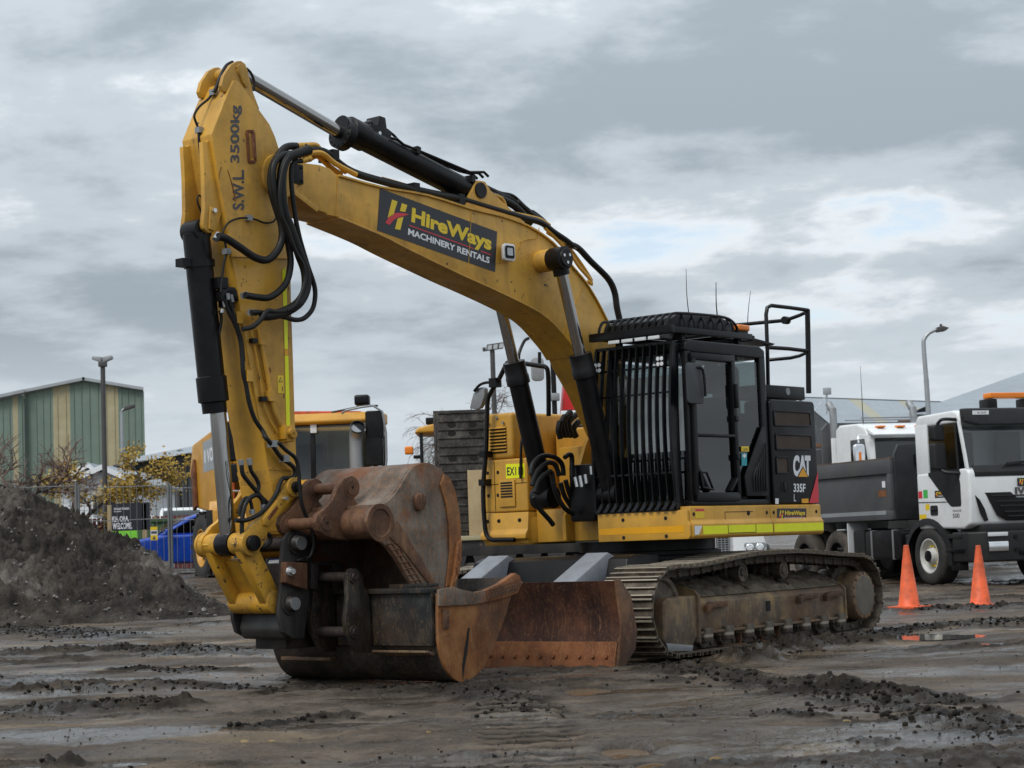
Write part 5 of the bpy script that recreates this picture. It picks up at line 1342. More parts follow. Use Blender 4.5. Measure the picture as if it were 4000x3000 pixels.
def hitch():
    HS = MAT['hitch_steel']; BW = MAT['black_worn']
    out = [(1108, 2108), (1125, 2080), (1165, 2068), (1200, 2085), (1220, 2125), (1215, 2230), (1208, 2330), (1188, 2492), (1150, 2495), (1105, 2470), (1092, 2420), (1088, 2380), (1096, 2300), (1100, 2200)]
    pr = FR.xz(out, .32)
    h = None
    for y in (.28, -.32):
        o = MB().plate(pr, y, y + .045)
        if h is None: h = o.build('quick_hitch', BW, ex, .006)
        else: o.build('cheek_plate', BW, h, .006)
    cx_ = sum(p[0] for p in pr) / len(pr)
    MB().box(cx_ - .12, cx_ + .08, -.275, .275, .42, .66).build('hitch_body', BW, h, .02)
    MB().plate([(cx_ + .08, .70), (cx_ + .13, .48), (cx_ + .09, .40), (cx_ - .1, .38), (cx_ - .1, .6)], -.27, .27).build('front_hook', BW, h, .03, 3)
    for (px, py), r in (((1166, 2122), .065), ((1143, 2358), .062)):
        c = FR.loc(px, py, 1, .36)
        m = MB().lathe((c.x, .325, c.z), (0, 1, 0), [(0, .098), (.018, .098), (.02, r + .01), (.05, r + .005), (.055, r), (.075, r - .008)], 26); m.box(c.x - .13, c.x - .09, .325, .35, c.z - .02, c.z + .02); m.build('pin_collar', HS, h)
        MB().cyl((c.x, .39, c.z), (c.x, .402, c.z), r - .006, 24).build('pin_face', MAT['grey_metal'], h)
        m = MB().cyl((c.x, -.4, c.z), (c.x, .33, c.z), r, 20); m.build('hitch_pin', HS, h)
    # side block with the locking cylinder
    q = FR.xz([(1107, 2195), (1190, 2200), (1190, 2305), (1103, 2275)], .36)
    m = MB().plate(q, .325, .40); bk = m.build('lock_block', MAT['rust_brown'], h, .01)
    c = FR.loc(1132, 2232, 1, .4); MB().lathe((c.x, .40, c.z), (0, 1, 0), [(0, .045), (.02, .04), (.022, .026), (.05, .024)], 16).build('lock_bolt', MAT['silver'], bk)
    q = FR.xz([(1192, 2200), (1222, 2210), (1216, 2305), (1192, 2300)], .3); MB().plate(q, .22, .38).build('lock_housing', HS, bk, .008)
    q = FR.xz([(1150, 2190), (1170, 2172), (1195, 2176), (1200, 2196)], .32); MB().plate(q, .325, .37).build('hose_bracket', HS, h, .006)
    # rear yoke: rails that reach back to the hook plate
    F3 = lambda l, y: FR.xz(Z((1000, 2000), .3618, l), y)
    rails_ = ([(620, 530), (870, 545), (870, 585), (620, 570)], [(545, 1205), (820, 1240), (815, 1275), (545, 1235)], [(600, 690), (860, 715), (850, 755), (600, 735)], [(610, 810), (850, 820), (850, 860), (610, 850)])
    for l in rails_: MB().plate(F3(l, .24), .19, .26).build('yoke_bar', HS, h, .006)
    pl = F3([(815, 540), (850, 525), (920, 545), (930, 600), (915, 760), (890, 900), (875, 1050), (890, 1150), (920, 1240), (925, 1330), (905, 1420), (840, 1470), (780, 1430), (745, 1390), (750, 1300), (790, 1200), (800, 1050), (800, 900), (815, 760)], .24)
    MB().plate(pl, .20, .27).build('hook_plate', HS, h, .008)
    MB().plate([(x, z_) for x, z_ in pl], -.27, -.20).build('hook_plate', HS, h, .008)
    c = pl[13]; MB().box(min(p[0] for p in pl) + .02, max(p[0] for p in pl) - .04, -.20, .20, .38, .62).build('hook_web', HS, h, .02)
    m = MB().cyl((cx_ - .1, 0, .80), (cx_ - .42, 0, .80), .09, 20); m.cyl((cx_ - .1, .1, .52), (cx_ - .40, .1, .52), .05, 14); m.build('lock_cylinder', HS, h)
    MB().box(cx_ - .50, cx_ - .05, -.26, .14, .30, 1.05).build('hitch_core', HS, h, .02)
hitch()

def hoses():
    Lz = lambda o, l, y: [FR.loc(*q, 1, y) for q in Z(o, .4822, l)]
    A, B = (600, 200), (600, 900)
    def hose(pts, r, nm='hose', par=None, k=5): return MB().tube(pts, r, 10, k).build(nm, MAT['rubber'], par or ex)
    y = .34
    # the bundle that loops from the boom tip to the stick
    hose(Lz(A, [(1160, 770), (1080, 775), (1020, 830), (965, 930), (950, 1030), (960, 1150), (1000, 1290), (1035, 1400), (1040, 1520), (1000, 1620), (920, 1690), (820, 1670), (700, 1590), (590, 1520), (520, 1500)], y), .034)
    hose(Lz(A, [(1140, 830), (1050, 840), (985, 900), (965, 1000), (980, 1130), (1025, 1300), (1060, 1420), (1095, 1600), (1110, 1700), (1110, 1800), (1070, 1880), (990, 1940), (900, 1965), (800, 1950), (740, 1975), (720, 1985)], y + .03) if False else
         Lz(A, [(1140, 830), (1050, 840), (985, 900), (965, 1000), (980, 1130), (1020, 1300), (1060, 1400)], y + .04) + Lz(B, [(1095, 130), (1110, 260), (1085, 400), (1020, 490), (930, 545), (830, 540), (740, 525)], y), .03)
    hose(Lz(A, [(1260, 800), (1150, 835), (1080, 870), (1045, 960), (1035, 1100), (1055, 1290), (1110, 1440)], y + .05) + Lz(B, [(1180, 190), (1230, 330), (1235, 470), (1190, 570), (1120, 630), (1030, 670), (940, 690), (880, 690)], y + .05), .045)
    hose(Lz(B, [(1180, 580), (1110, 640), (1000, 660), (920, 655), (870, 720), (800, 780), (720, 800)], y + .08), .022)
    hose(Lz(A, [(1200, 890), (1140, 900), (1115, 960), (1120, 1120), (1150, 1350), (1180, 1500)], y + .03) + Lz(B, [(1205, 140), (1250, 290), (1300, 440), (1308, 540), (1285, 640), (1220, 710), (1150, 725), (1070, 705), (960, 680), (860, 665), (790, 665)], y + .03), .022)
    hose(Lz(A, [(1100, 850), (1070, 900), (1040, 990), (1020, 1150), (1040, 1330), (1090, 1450)], y + .09) + Lz(B, [(1150, 170), (1215, 290), (1225, 420), (1160, 590), (1080, 650)], y + .09), .018)
    # fittings on the boom tip manifold
    m = MB()
    for l in ([(1160, 770), (1240, 765)], [(1130, 835), (1250, 830)], [(1190, 890), (1270, 870)]):
        a, b = Lz(A, l, .18); m.cyl(a, b, .03, 10)
    m.build('hose_fitting', MAT['yellow_worn'], ex)
    m = MB()
    for l, yy in (([(1200, 765), (1310, 760), (1350, 800), (1450, 880), (1560, 980)], .1), ([(1250, 830), (1340, 820), (1400, 850), (1470, 910), (1640, 1000)], .14), ([(1270, 870), (1330, 850), (1420, 930), (1520, 1000)], .02)):
        m.tube(Lz(A, l, yy), .026, 8, 3)
    m.build('boom_pipe', YE, ex)
    # cables and pipes along the boom back
    C = lambda l, yy: [FR.loc(*q, 1, yy) for q in Z((1100, 400), .452, l)]
    D = lambda l, yy: [FR.loc(*q, 1, yy) for q in Z((1800, 600), .4822, l)]
    hose(C([(120, 450), (280, 410), (400, 440), (520, 540), (650, 620), (850, 680), (1060, 735), (1250, 775), (1400, 810), (1550, 835), (1700, 880), (1900, 940), (2100, 1000)], .12) + D([(650, 560), (760, 640), (850, 700), (900, 740)], .12), .032)
    hose(C([(140, 425), (260, 405), (380, 425), (500, 520), (640, 600), (850, 665), (1060, 720), (1300, 775), (1550, 822), (1800, 895), (2050, 975)], .05), .024)
    hose(C([(1690, 690), (1780, 740), (1900, 800), (1980, 830), (2060, 900), (2160, 1010)], 0), .02)
    hose(C([(1660, 780), (1800, 800), (1950, 860), (2040, 920), (2150, 1050)], .06), .04)
    hose(C([(1680, 700), (1740, 715), (1880, 780), (2000, 810), (2100, 900), (2200, 980)], -.04) + D([(580, 470), (650, 520), (710, 580)], -.04), .02)
    hose(D([(460, 390), (560, 480), (650, 540), (700, 590)], .02), .03)
    hose(D([(870, 735), (950, 765), (1050, 870), (1190, 1010), (1245, 1120), (1265, 1250), (1290, 1360)], .05), .035)
    m = MB().tube(D([(1290, 1360), (1305, 1390), (1290, 1420), (1250, 1425)], .05), .024, 8, 3); m.cyl(*D([(1285, 1345), (1297, 1375)], .05), .032, 10); m.cyl(*D([(880, 735), (930, 755)], .05), .034, 10); m.build('hose_fitting', MAT['grey_metal'], ex)
    m = MB()
    for l, yy in (([(160, 400), (205, 335), (330, 360), (385, 465), (520, 500), (640, 530), (720, 580)], .1), ([(680, 600), (800, 720), (900, 830), (960, 920), (1040, 1010), (1060, 1060), (1030, 1030)], .12), ([(700, 640), (850, 740), (930, 830), (1020, 960), (1060, 1030)], .0)):
        m.tube(D(l, yy), .018, 8, 3)
    m.build('boom_pipe', YE, ex)
    MB().tube(C([(870, 655), (960, 680), (1100, 720), (1230, 760)], -.08), .016, 8).build('boom_pipe', YE, ex)
    m = MB()
    for p in C([(440, 460), (1140, 745), (1530, 840)], .1): m.box(p.x - .04, p.x + .04, -.05, .15, p.z - .05, p.z + .05)
    m.build('pipe_clamp', BK, ex)
    # grease line up the stick head
    h = hose(Lz(A, [(640, 90), (590, 120), (545, 200), (510, 290), (485, 335)], .05), .018); hose(Lz(A, [(485, 335), (440, 390), (370, 450), (330, 520), (345, 580), (370, 640)], .0), .011)
    hose(Lz(A, [(368, 640), (370, 740), (385, 850), (392, 960)], .03), .014); hose(Lz(A, [(755, 140), (790, 180), (815, 250), (808, 320)], .1), .012)
    hose(Lz(A, [(392, 1220), (385, 1180), (362, 1170), (355, 1220), (380, 1290), (385, 1330)], .06), .008)
    m = MB()
    for p in Lz(A, [(485, 335), (370, 640)], .03) + Lz(A, [(768, 1352)], .22) + Lz(B, [(590, 172)], .2): m.box(p.x - .025, p.x + .025, p.y - .03, p.y + .03, p.z - .025, p.z + .025)
    m.build('cable_clip', MAT['grey_metal'], ex)
    hose(Lz(A, [(1000, 1330), (970, 1380), (900, 1390), (830, 1365), (768, 1352), (700, 1352), (620, 1380), (570, 1440), (560, 1500)], .23), .009)
    hose(Lz(B, [(570, 60), (590, 170), (570, 260), (555, 370), (545, 500)], .2), .011)
    # hoses down the stick front to the hitch
    E_ = (750, 1700)
    hose(Lz(B, [(575, 560), (610, 660), (660, 760), (700, 880), (715, 1000), (725, 1150), (750, 1260), (775, 1400), (820, 1530), (880, 1620)], .21) + Lz(E_, [(600, 20), (650, 80), (720, 180), (790, 230), (830, 270), (835, 320), (800, 350), (740, 350), (710, 400), (690, 460), (640, 540), (590, 600), (520, 655), (430, 690), (350, 690)], .28), .02)
    hose(Lz(B, [(610, 560), (640, 650), (680, 780), (715, 900), (730, 1060)], .22), .016)
    hose(Lz(B, [(535, 650), (548, 720), (530, 850)], .1), .014)
    hose(Lz(E_, [(580, 5), (640, 70), (720, 170), (800, 240), (840, 290), (835, 330)], .25), .018)
    hose(Lz(E_, [(700, 60), (760, 120), (840, 190), (865, 300), (870, 400), (890, 560), (940, 690), (980, 800), (985, 900), (960, 980), (925, 1005)], .4), .018)
    hose(Lz(E_, [(400, 230), (410, 310), (450, 370), (510, 440), (560, 500), (610, 550)], .24), .02)
    hose(Lz(E_, [(465, 220), (480, 290), (520, 350), (540, 400), (535, 450)], .24), .018)
    hose(Lz(E_, [(405, 800), (405, 700), (420, 600), (450, 530), (500, 490), (540, 490), (570, 530), (580, 590)], .24), .02)
    hose(Lz(E_, [(390, 660), (390, 580), (420, 520), (460, 510), (480, 560), (490, 620)], .22), .016)
    hose(Lz(E_, [(590, 800), (630, 810), (635, 860), (600, 900), (560, 915)], .24), .018)
    m = MB()
    for l in ([(395, 200), (402, 240)], [(460, 190), (470, 240)], [(575, 560), (582, 600)], [(485, 600), (490, 640)]): m.cyl(*Lz(E_, l, .24), .026, 10)
    for p in Lz(E_, [(650, 70), (745, 190)], .27): m.box(p.x - .03, p.x + .03, p.y - .03, p.y + .04, p.z - .03, p.z + .03)
    m.build('hose_fitting', MAT['grey_metal'], ex)
    m = MB()
    for p in Lz(B, [(540, 430), (560, 530), (600, 510), (625, 530), (590, 580)], .14): m.box(p.x - .05, p.x + .05, p.y - .05, p.y + .05, p.z - .05, p.z + .05)
    m.build('manifold', BK, ex, .006)
    m = MB()
    for l in ([(600, 510), (612, 590)], [(625, 520), (638, 580)], [(570, 570), (580, 620)], [(560, 640), (555, 670)]): m.cyl(*Lz(B, l, .2), .018, 8)
    for l in ([(530, 30), (500, 75)], [(720, 530), (760, 520)], [(775, 665), (830, 668)]): m.cyl(*Lz(B, l, .3), .03, 10)
    m.build('hose_fitting', MAT['grey_metal'], ex)
hoses()
# ------------------------------------------------------------------ buckets lying by the stick
def shell(mb, prof, y0, y1, t, n=9, closed=False):
    """curved plate through prof (x,z) from y0 to y1, thickness t measured inwards (towards the profile centre)"""
    L_ = catmull([(x, 0, z_) for x, z_ in prof], 5)
    c = sum((p for p in L_), Vector()) / len(L_)
    outer = []; inner = []
    for i, p in enumerate(L_):
        d = (L_[min(i + 1, len(L_) - 1)] - L_[max(i - 1, 0)]).normalized(); nr = Vector((d.z, 0, -d.x))
        if nr.dot(c - p) < 0: nr = -nr
        outer.append(p); inner.append(p + nr * t)
    ys = np.linspace(y0, y1, n); k = len(L_)
    A = [[(p.x, y, p.z) for p in outer] for y in ys]; B = [[(p.x, y, p.z) for p in inner] for y in ys]
    vs = [q for r in A for q in r] + [q for r in B for q in r]; o = n * k; fs = []
    for i in range(n - 1):
        for j in range(k - 1):
            a = i * k + j; fs.append((a, a + 1, a + k + 1, a + k)); fs.append((o + a + k, o + a + k + 1, o + a + 1, o + a))
    for j in range(k - 1):
        fs.append((j + 1, j, o + j, o + j + 1)); a = (n - 1) * k + j; fs.append((a, a + 1, o + a + 1, o + a))
    for i in range(n - 1):
        a = i * k; fs.append((a, a + k, o + a + k, o + a)); a = i * k + k - 1; fs.append((a + k, a, o + a, o + a + k))
    mb.add(vs, fs); return [(p.x, p.z) for p in outer], [(p.x, p.z) for p in inner]
def mud_bucket():
    b = empty('mud_bucket', (EXC[0], EXC[1], 0), FR.rz, 'wide smooth-lipped excavator bucket with rusty end plate lying on the mud', 'bucket')
    yN, yF = 1.50, -.60
    px = [(2018, 2262), (1995, 2340), (1960, 2450), (1900, 2590), (1850, 2645), (1800, 2664), (1750, 2625), (1718, 2540), (1712, 2440), (1712, 2330)]
    pr = FR.xz(px, yN)
    m = MB(); out, inn = shell(m, pr, yF + .03, yN - .03, .035); m.build('shell', MAT['bucket_black'], b)
    for y0, y1, mt in ((yN - .035, yN, 'rust_orange'), (yF, yF + .035, 'bucket_black')):
        top = FR.xz([(1712, 2318), (1770, 2302), (1810, 2312), (1860, 2318), (1900, 2308), (1960, 2275), (2010, 2245)], yN)
        MB().plate(out + top, y0, y1).build('end_plate', MAT[mt], b, .006)
    # side cutter band on the near end, weld-hatched tip, crack
    band = FR.xz([(1712, 2303), (1770, 2292), (1805, 2304), (1850, 2313), (1895, 2305), (1900, 2352), (1840, 2362), (1712, 2368)], yN + .02)
    MB().plate(band, yN + .001, yN + .03).build('side_cutter', MAT['rust_grey'], b, .006)
    tip = FR.xz([(1895, 2305), (1950, 2280), (2010, 2238), (2028, 2250), (2034, 2280), (2018, 2318), (1960, 2338), (1900, 2352)], yN + .02)
    tp = MB().plate(tip, yN - .03, yN + .035).build('cutter_tip', MAT['rust_edge'], b, .01)
    rng = random.Random(2)
    beads = MB()
    for i in range(15):
        x = 1905 + i * 8; y_ = 2340 - i * 2.6
        A = FR.loc(x, y_, 1, yN + .036); B = FR.loc(x + 22 + rng.random() * 8, y_ - 30 - 8 * rng.random(), 1, yN + .036); beads.bar(A, B, .008, .01, (0, 1, 0))
    for i in range(4):
        A = FR.loc(1905, 2335 - i * 9, 1, yN + .036); B = FR.loc(2020, 2308 - i * 14, 1, yN + .036); beads.bar(A, B, .007, .009, (0, 1, 0))
    tag(beads.build('weld_beads', MAT['rust_brown'], tp), kind='stuff')
    MB().prism([FR.loc(*p, 1, yN + .001) for p in ((1828, 2452), (1834, 2452), (1826, 2540), (1815, 2600), (1808, 2655), (1805, 2600), (1814, 2540))], (0, .003, 0)).build('crack', HO, b)
    MB().prism([FR.loc(*p, 1, yN + .001) for p in ((1725, 2380), (1748, 2382), (1750, 2452), (1730, 2460))], (0, .02, 0)).build('cast_lug', MAT['rust_brown'], b, .006)
    # back: flat panel, top channel, wear strips
    xb = max(p[0] for p in out)
    MB().plate([(xb + .0, .30), (xb + .035, .31), (xb + .035, .76), (xb, .78)], yF + .04, yN - .04).build('back_panel', MAT['bucket_black'], b, .006)
    MB().plate([(xb - .06, .80), (xb + .075, .80), (xb + .075, .755), (xb + .05, .75), (xb - .06, .765)], yF + .04, yN - .045).build('top_channel', MAT['bucket_black'], b, .006)
    MB().plate([(xb - .02, .245), (xb + .085, .275), (xb + .085, .255), (xb, .22)], .78, yN - .05).build('wear_strip', MAT['frame_steel'], b, .004)
    MB().plate([(xb - .3, .83), (xb + .02, .835), (xb + .02, .80), (xb - .3, .80)], .95, 1.02 + .22).build('lip_block', MAT['bucket_black'], b, .004)
    # hinge ears
    eo = FR.xz([(1352, 2240), (1368, 2220), (1392, 2222), (1412, 2245), (1420, 2290), (1440, 2330), (1450, 2545), (1398, 2552), (1375, 2515), (1352, 2470), (1346, 2420), (1356, 2330)], .74)
    for y in (.70, .26):
        e = MB().plate(eo, y, y + .055).build('hinge_ear', MAT['bucket_black'], b, .01)
        for p in ((1381, 2253), (1384, 2468)):
            c = FR.loc(*p, 1, y + .055); c.y = y + .055
            MB().lathe(c, (0, 1, 0), [(-.02, .06), (.015, .058), (.017, .035), (.03, .033)], 20).build('pin_boss', MAT['hitch_steel'], e)
    for p in ((1381, 2253), (1384, 2468)):
        c = FR.loc(*p, 1, .74); MB().cyl((c.x, .26, c.z), (c.x, .75, c.z), .045, 18).build('hinge_pin', MAT['hitch_steel'], b)
    # lower skid on the far side
    MB().box(xb - .18, xb + .03, -.45, .2, .17, .20).build('skid_strip', MAT['frame_steel'], b, .004)
mud_bucket()
def dig_bucket():
    b = empty('digging_bucket', (EXC[0], EXC[1], 0), FR.rz, 'rusty grey digging bucket with hinge ears, upside down inside the wider bucket', 'bucket')
    yN, yF = 1.10, -.10
    G = lambda l, y: FR.xz(Z((950, 1750), .5727, l), y)
    outer = G([(905, 385), (970, 375), (1030, 320), (1085, 240), (1130, 165), (1180, 118), (1250, 100), (1330, 130), (1385, 190), (1430, 290), (1460, 420), (1472, 560), (1470, 700), (1465, 900), (1455, 975)], yN)
    m = MB(); out, inn = shell(m, outer, yF + .02, yN - .02, .035, 11); m.build('shell', MAT['rust_grey'], b)
    hub = G([(905, 385), (862, 430), (845, 500), (862, 560), (900, 610), (975, 665), (1040, 750), (1100, 850), (1150, 930), (1170, 975), (1240, 975), (1330, 985)], yN)
    for y0, y1 in ((yN - .04, yN), (yF, yF + .04)):
        MB().plate(out + hub[::-1], y0, y1).build('side_plate', MAT['rust_grey'], b, .006)
    # hub ring and raised braces on the near plate
    c = FR.loc(*Z((950, 1750), .5727, [(932, 510)])[0], 1, yN); MB().lathe((c.x, yN, c.z), (0, 1, 0), [(0, .165), (.014, .163), (.016, .12), (.004, .112)], 32).build('hub_ring', MAT['rust_brown'], b)
    MB().cyl((c.x, yF, c.z), (c.x, yN - .03, c.z), .135, 28).build('torsion_tube', MAT['rust_brown'], b)
    MB().plate(G([(985, 560), (1050, 500), (1290, 890), (1340, 960), (1300, 975), (1170, 810), (1080, 690), (1000, 620)], yN), yN + .001, yN + .014).build('brace_plate', MAT['rust_brown'], b, .006)
    MB().plate(G([(1335, 250), (1360, 180), (1400, 200), (1440, 300), (1465, 430), (1476, 560), (1474, 640), (1440, 740), (1410, 930), (1375, 950), (1400, 700), (1395, 520), (1375, 380)], yN), yN + .001, yN + .022).build('rim_plate', MAT['rust_orange'], b, .008)
    MB().plate(G([(1450, 650), (1478, 625), (1475, 760), (1460, 850), (1430, 945), (1405, 950), (1425, 860)], yN + .02), yN + .005, yN + .05).build('side_cutter', MAT['rust_orange'], b, .008)
    lug = G([(1160, 320), (1195, 305), (1220, 330), (1228, 370), (1210, 420), (1180, 435), (1165, 410), (1155, 360)], yN); MB().plate(lug, yN + .001, yN + .05).build('lifting_lug', MAT['rust_brown'], b, .015)
    # weld mesh beads on the opening edge
    bd = MB()
    Lw = lambda p: FR.loc(*Z((950, 1750), .5727, [p])[0], 1, yN + .004)
    e1 = [(980, 655), (1040, 740), (1090, 830), (1135, 910), (1165, 965)]; e2 = [(1050, 645), (1095, 730), (1150, 815), (1200, 895), (1245, 965)]
    for e in (e1, e2, [((a[0] + c_[0]) / 2, (a[1] + c_[1]) / 2) for a, c_ in zip(e1, e2)]): bd.tube([Lw(p) for p in e], .007, 5)
    for i in range(9):
        t = i / 8 * 3.999; k = int(t); f = t - k
        a = [e1[k][j] * (1 - f) + e1[k + 1][j] * f for j in (0, 1)]; c_ = [e2[k][j] * (1 - f) + e2[k + 1][j] * f for j in (0, 1)]; bd.tube([Lw(a), Lw(c_)], .007, 5)
    a = [(1450, 660), (1432, 720), (1450, 770), (1425, 820), (1438, 870), (1412, 920)]
    tag(bd.build('weld_beads', MAT['rust_brown'], b), kind='stuff')
    bd = MB()
    for p, q in zip(a, a[1:]): bd.tube([Lw(p) + Vector((0, .048, 0)), Lw(q) + Vector((0, .048, 0))], .006, 5)
    tag(bd.build('weld_beads', MAT['rust_edge'], b), kind='stuff')
    # hinge ears and pins
    ear = [(652, 250), (690, 205), (735, 190), (768, 215), (778, 290), (755, 345), (790, 400), (850, 420), (850, 590), (720, 632), (640, 622), (560, 600), (505, 565), (485, 510), (500, 455), (560, 410), (605, 355)]
    pe = G(ear, .74)
    for y in (.69, .24):
        e = MB().plate(pe, y, y + .06).build('hinge_ear', MAT['rust_brown'], b, .012)
        for p in ((733, 268), (560, 510)):
            c = FR.loc(*Z((950, 1750), .5727, [p])[0], 1, .74)
            MB().lathe((c.x, y - .004, c.z), (0, 1, 0), [(0, .095), (.068, .095), (.07, .068), (.078, .066)], 26).build('bush', MAT['rust_brown'], e)
            MB().cyl((c.x, y + .074, c.z), (c.x, y + .08, c.z), .012, 10).build('pin_hole', HO, e)
    for p, r in (((733, 268), .05), ((560, 510), .05)):
        c = FR.loc(*Z((950, 1750), .5727, [p])[0], 1, .74); MB().cyl((c.x, .2, c.z), (c.x, .7, c.z), r, 20).build('hinge_pin', MAT['rust_brown'], b)
    # back plate between the ears
    MB().plate(G([(905, 400), (970, 385), (900, 560), (760, 560)], .5), yF + .05, yN - .05).build('back_plate', MAT['rust_brown'], b, .01)
dig_bucket()

# ------------------------------------------------------------------ traffic cones
def cone(px, py, yd, label, lean=0):
    p = wp(px, py, yd); z_ = max(p.z, gsurf(p.x, p.y) + (.01 if lean == 0 else -.03))
    o = empty('traffic_cone', (p.x, p.y, z_), random.uniform(0, 3), label, 'traffic cone', 'traffic cones by the white tipper')
    MB().lathe((0, 0, .03), (0, 0, 1), [(0, .165), (.02, .155), (.03, .145), (.80, .04), (.84, .036), (.845, .028)], 28).build('cone_body', MAT['cone_orange'], o)
    MB().plan(rrect(-.24, .24, -.24, .24, .04), 0, .032).build('base', MAT['cone_orange'], o, .008)
    o.rotation_euler = (0, lean, o.rotation_euler.z)
cone(3553, 2394, 27.2, 'orange traffic cone with its square base showing, nearer the excavator track')
cone(3830, 2368, 28.2, 'scuffed orange traffic cone in front of the white truck bumper', .02)

# ------------------------------------------------------------------ road wheels
def wheel(parent, c, r, w, rimr, s, rim='silver', tyre='tyre', lugs=0, nuts='decal_yellow', tread=True):
    """wheel with its axle along local y; outer face towards s"""
    c = Vector(c); h = w / 2
    o = MB().lathe(c - Vector((0, s * h, 0)), (0, s, 0), [(.02, rimr), (.0, rimr + .04), (.0, r * .86), (w * .08, r * .965), (w * .2, r), (w * .8, r), (w * .92, r * .965), (w, r * .86), (w, rimr + .04), (w - .02, rimr)], 40, False).build('wheel', MAT[tyre], parent, smooth=50)
    MB().lathe(c + Vector((0, s * (h - .03), 0)), (0, s, 0), [(-w * .8, rimr * .98), (0, rimr), (.022, rimr + .02), (.024, rimr), (.0, rimr * .94), (-.07, rimr * .86), (-.10, rimr * .62), (-.07, rimr * .52), (.02, rimr * .42), (.05, rimr * .2)], 36).build('rim', MAT[rim], o)
    n = bolts(MB(), [c + Vector((rimr * .62 * cos(a), s * (h - .125), rimr * .62 * sin(a))) for a in [2 * pi * i / 10 for i in range(10)]], (0, s, 0), .02, .05); n.build('wheel_nuts', MAT[nuts], o)
    MB().cyl(c + Vector((0, s * (h - .04), 0)), c + Vector((0, s * (h + .03), 0)), rimr * .34, 20).build('hub_cap', MAT['black'], o, .01)
    if lugs:
        m = MB()
        for i in range(lugs):
            a = 2 * pi * i / lugs
            for q in (-1, 1):
                aa = a + (q * .5) * pi / lugs
                u_ = Vector((cos(aa), 0, sin(aa))); t = Vector((-sin(aa), 0, cos(aa)))
                p0 = c + u_ * (r * .985) + Vector((0, q * w * .02, 0)); p1 = c + u_ * (r * .97) + t * (.03 * r) + Vector((0, q * w * .49, 0))
                m.bar(p0, p1, .055 * r / .5, .05, u_)
        m.build('tread', MAT[tyre], o)
    return o

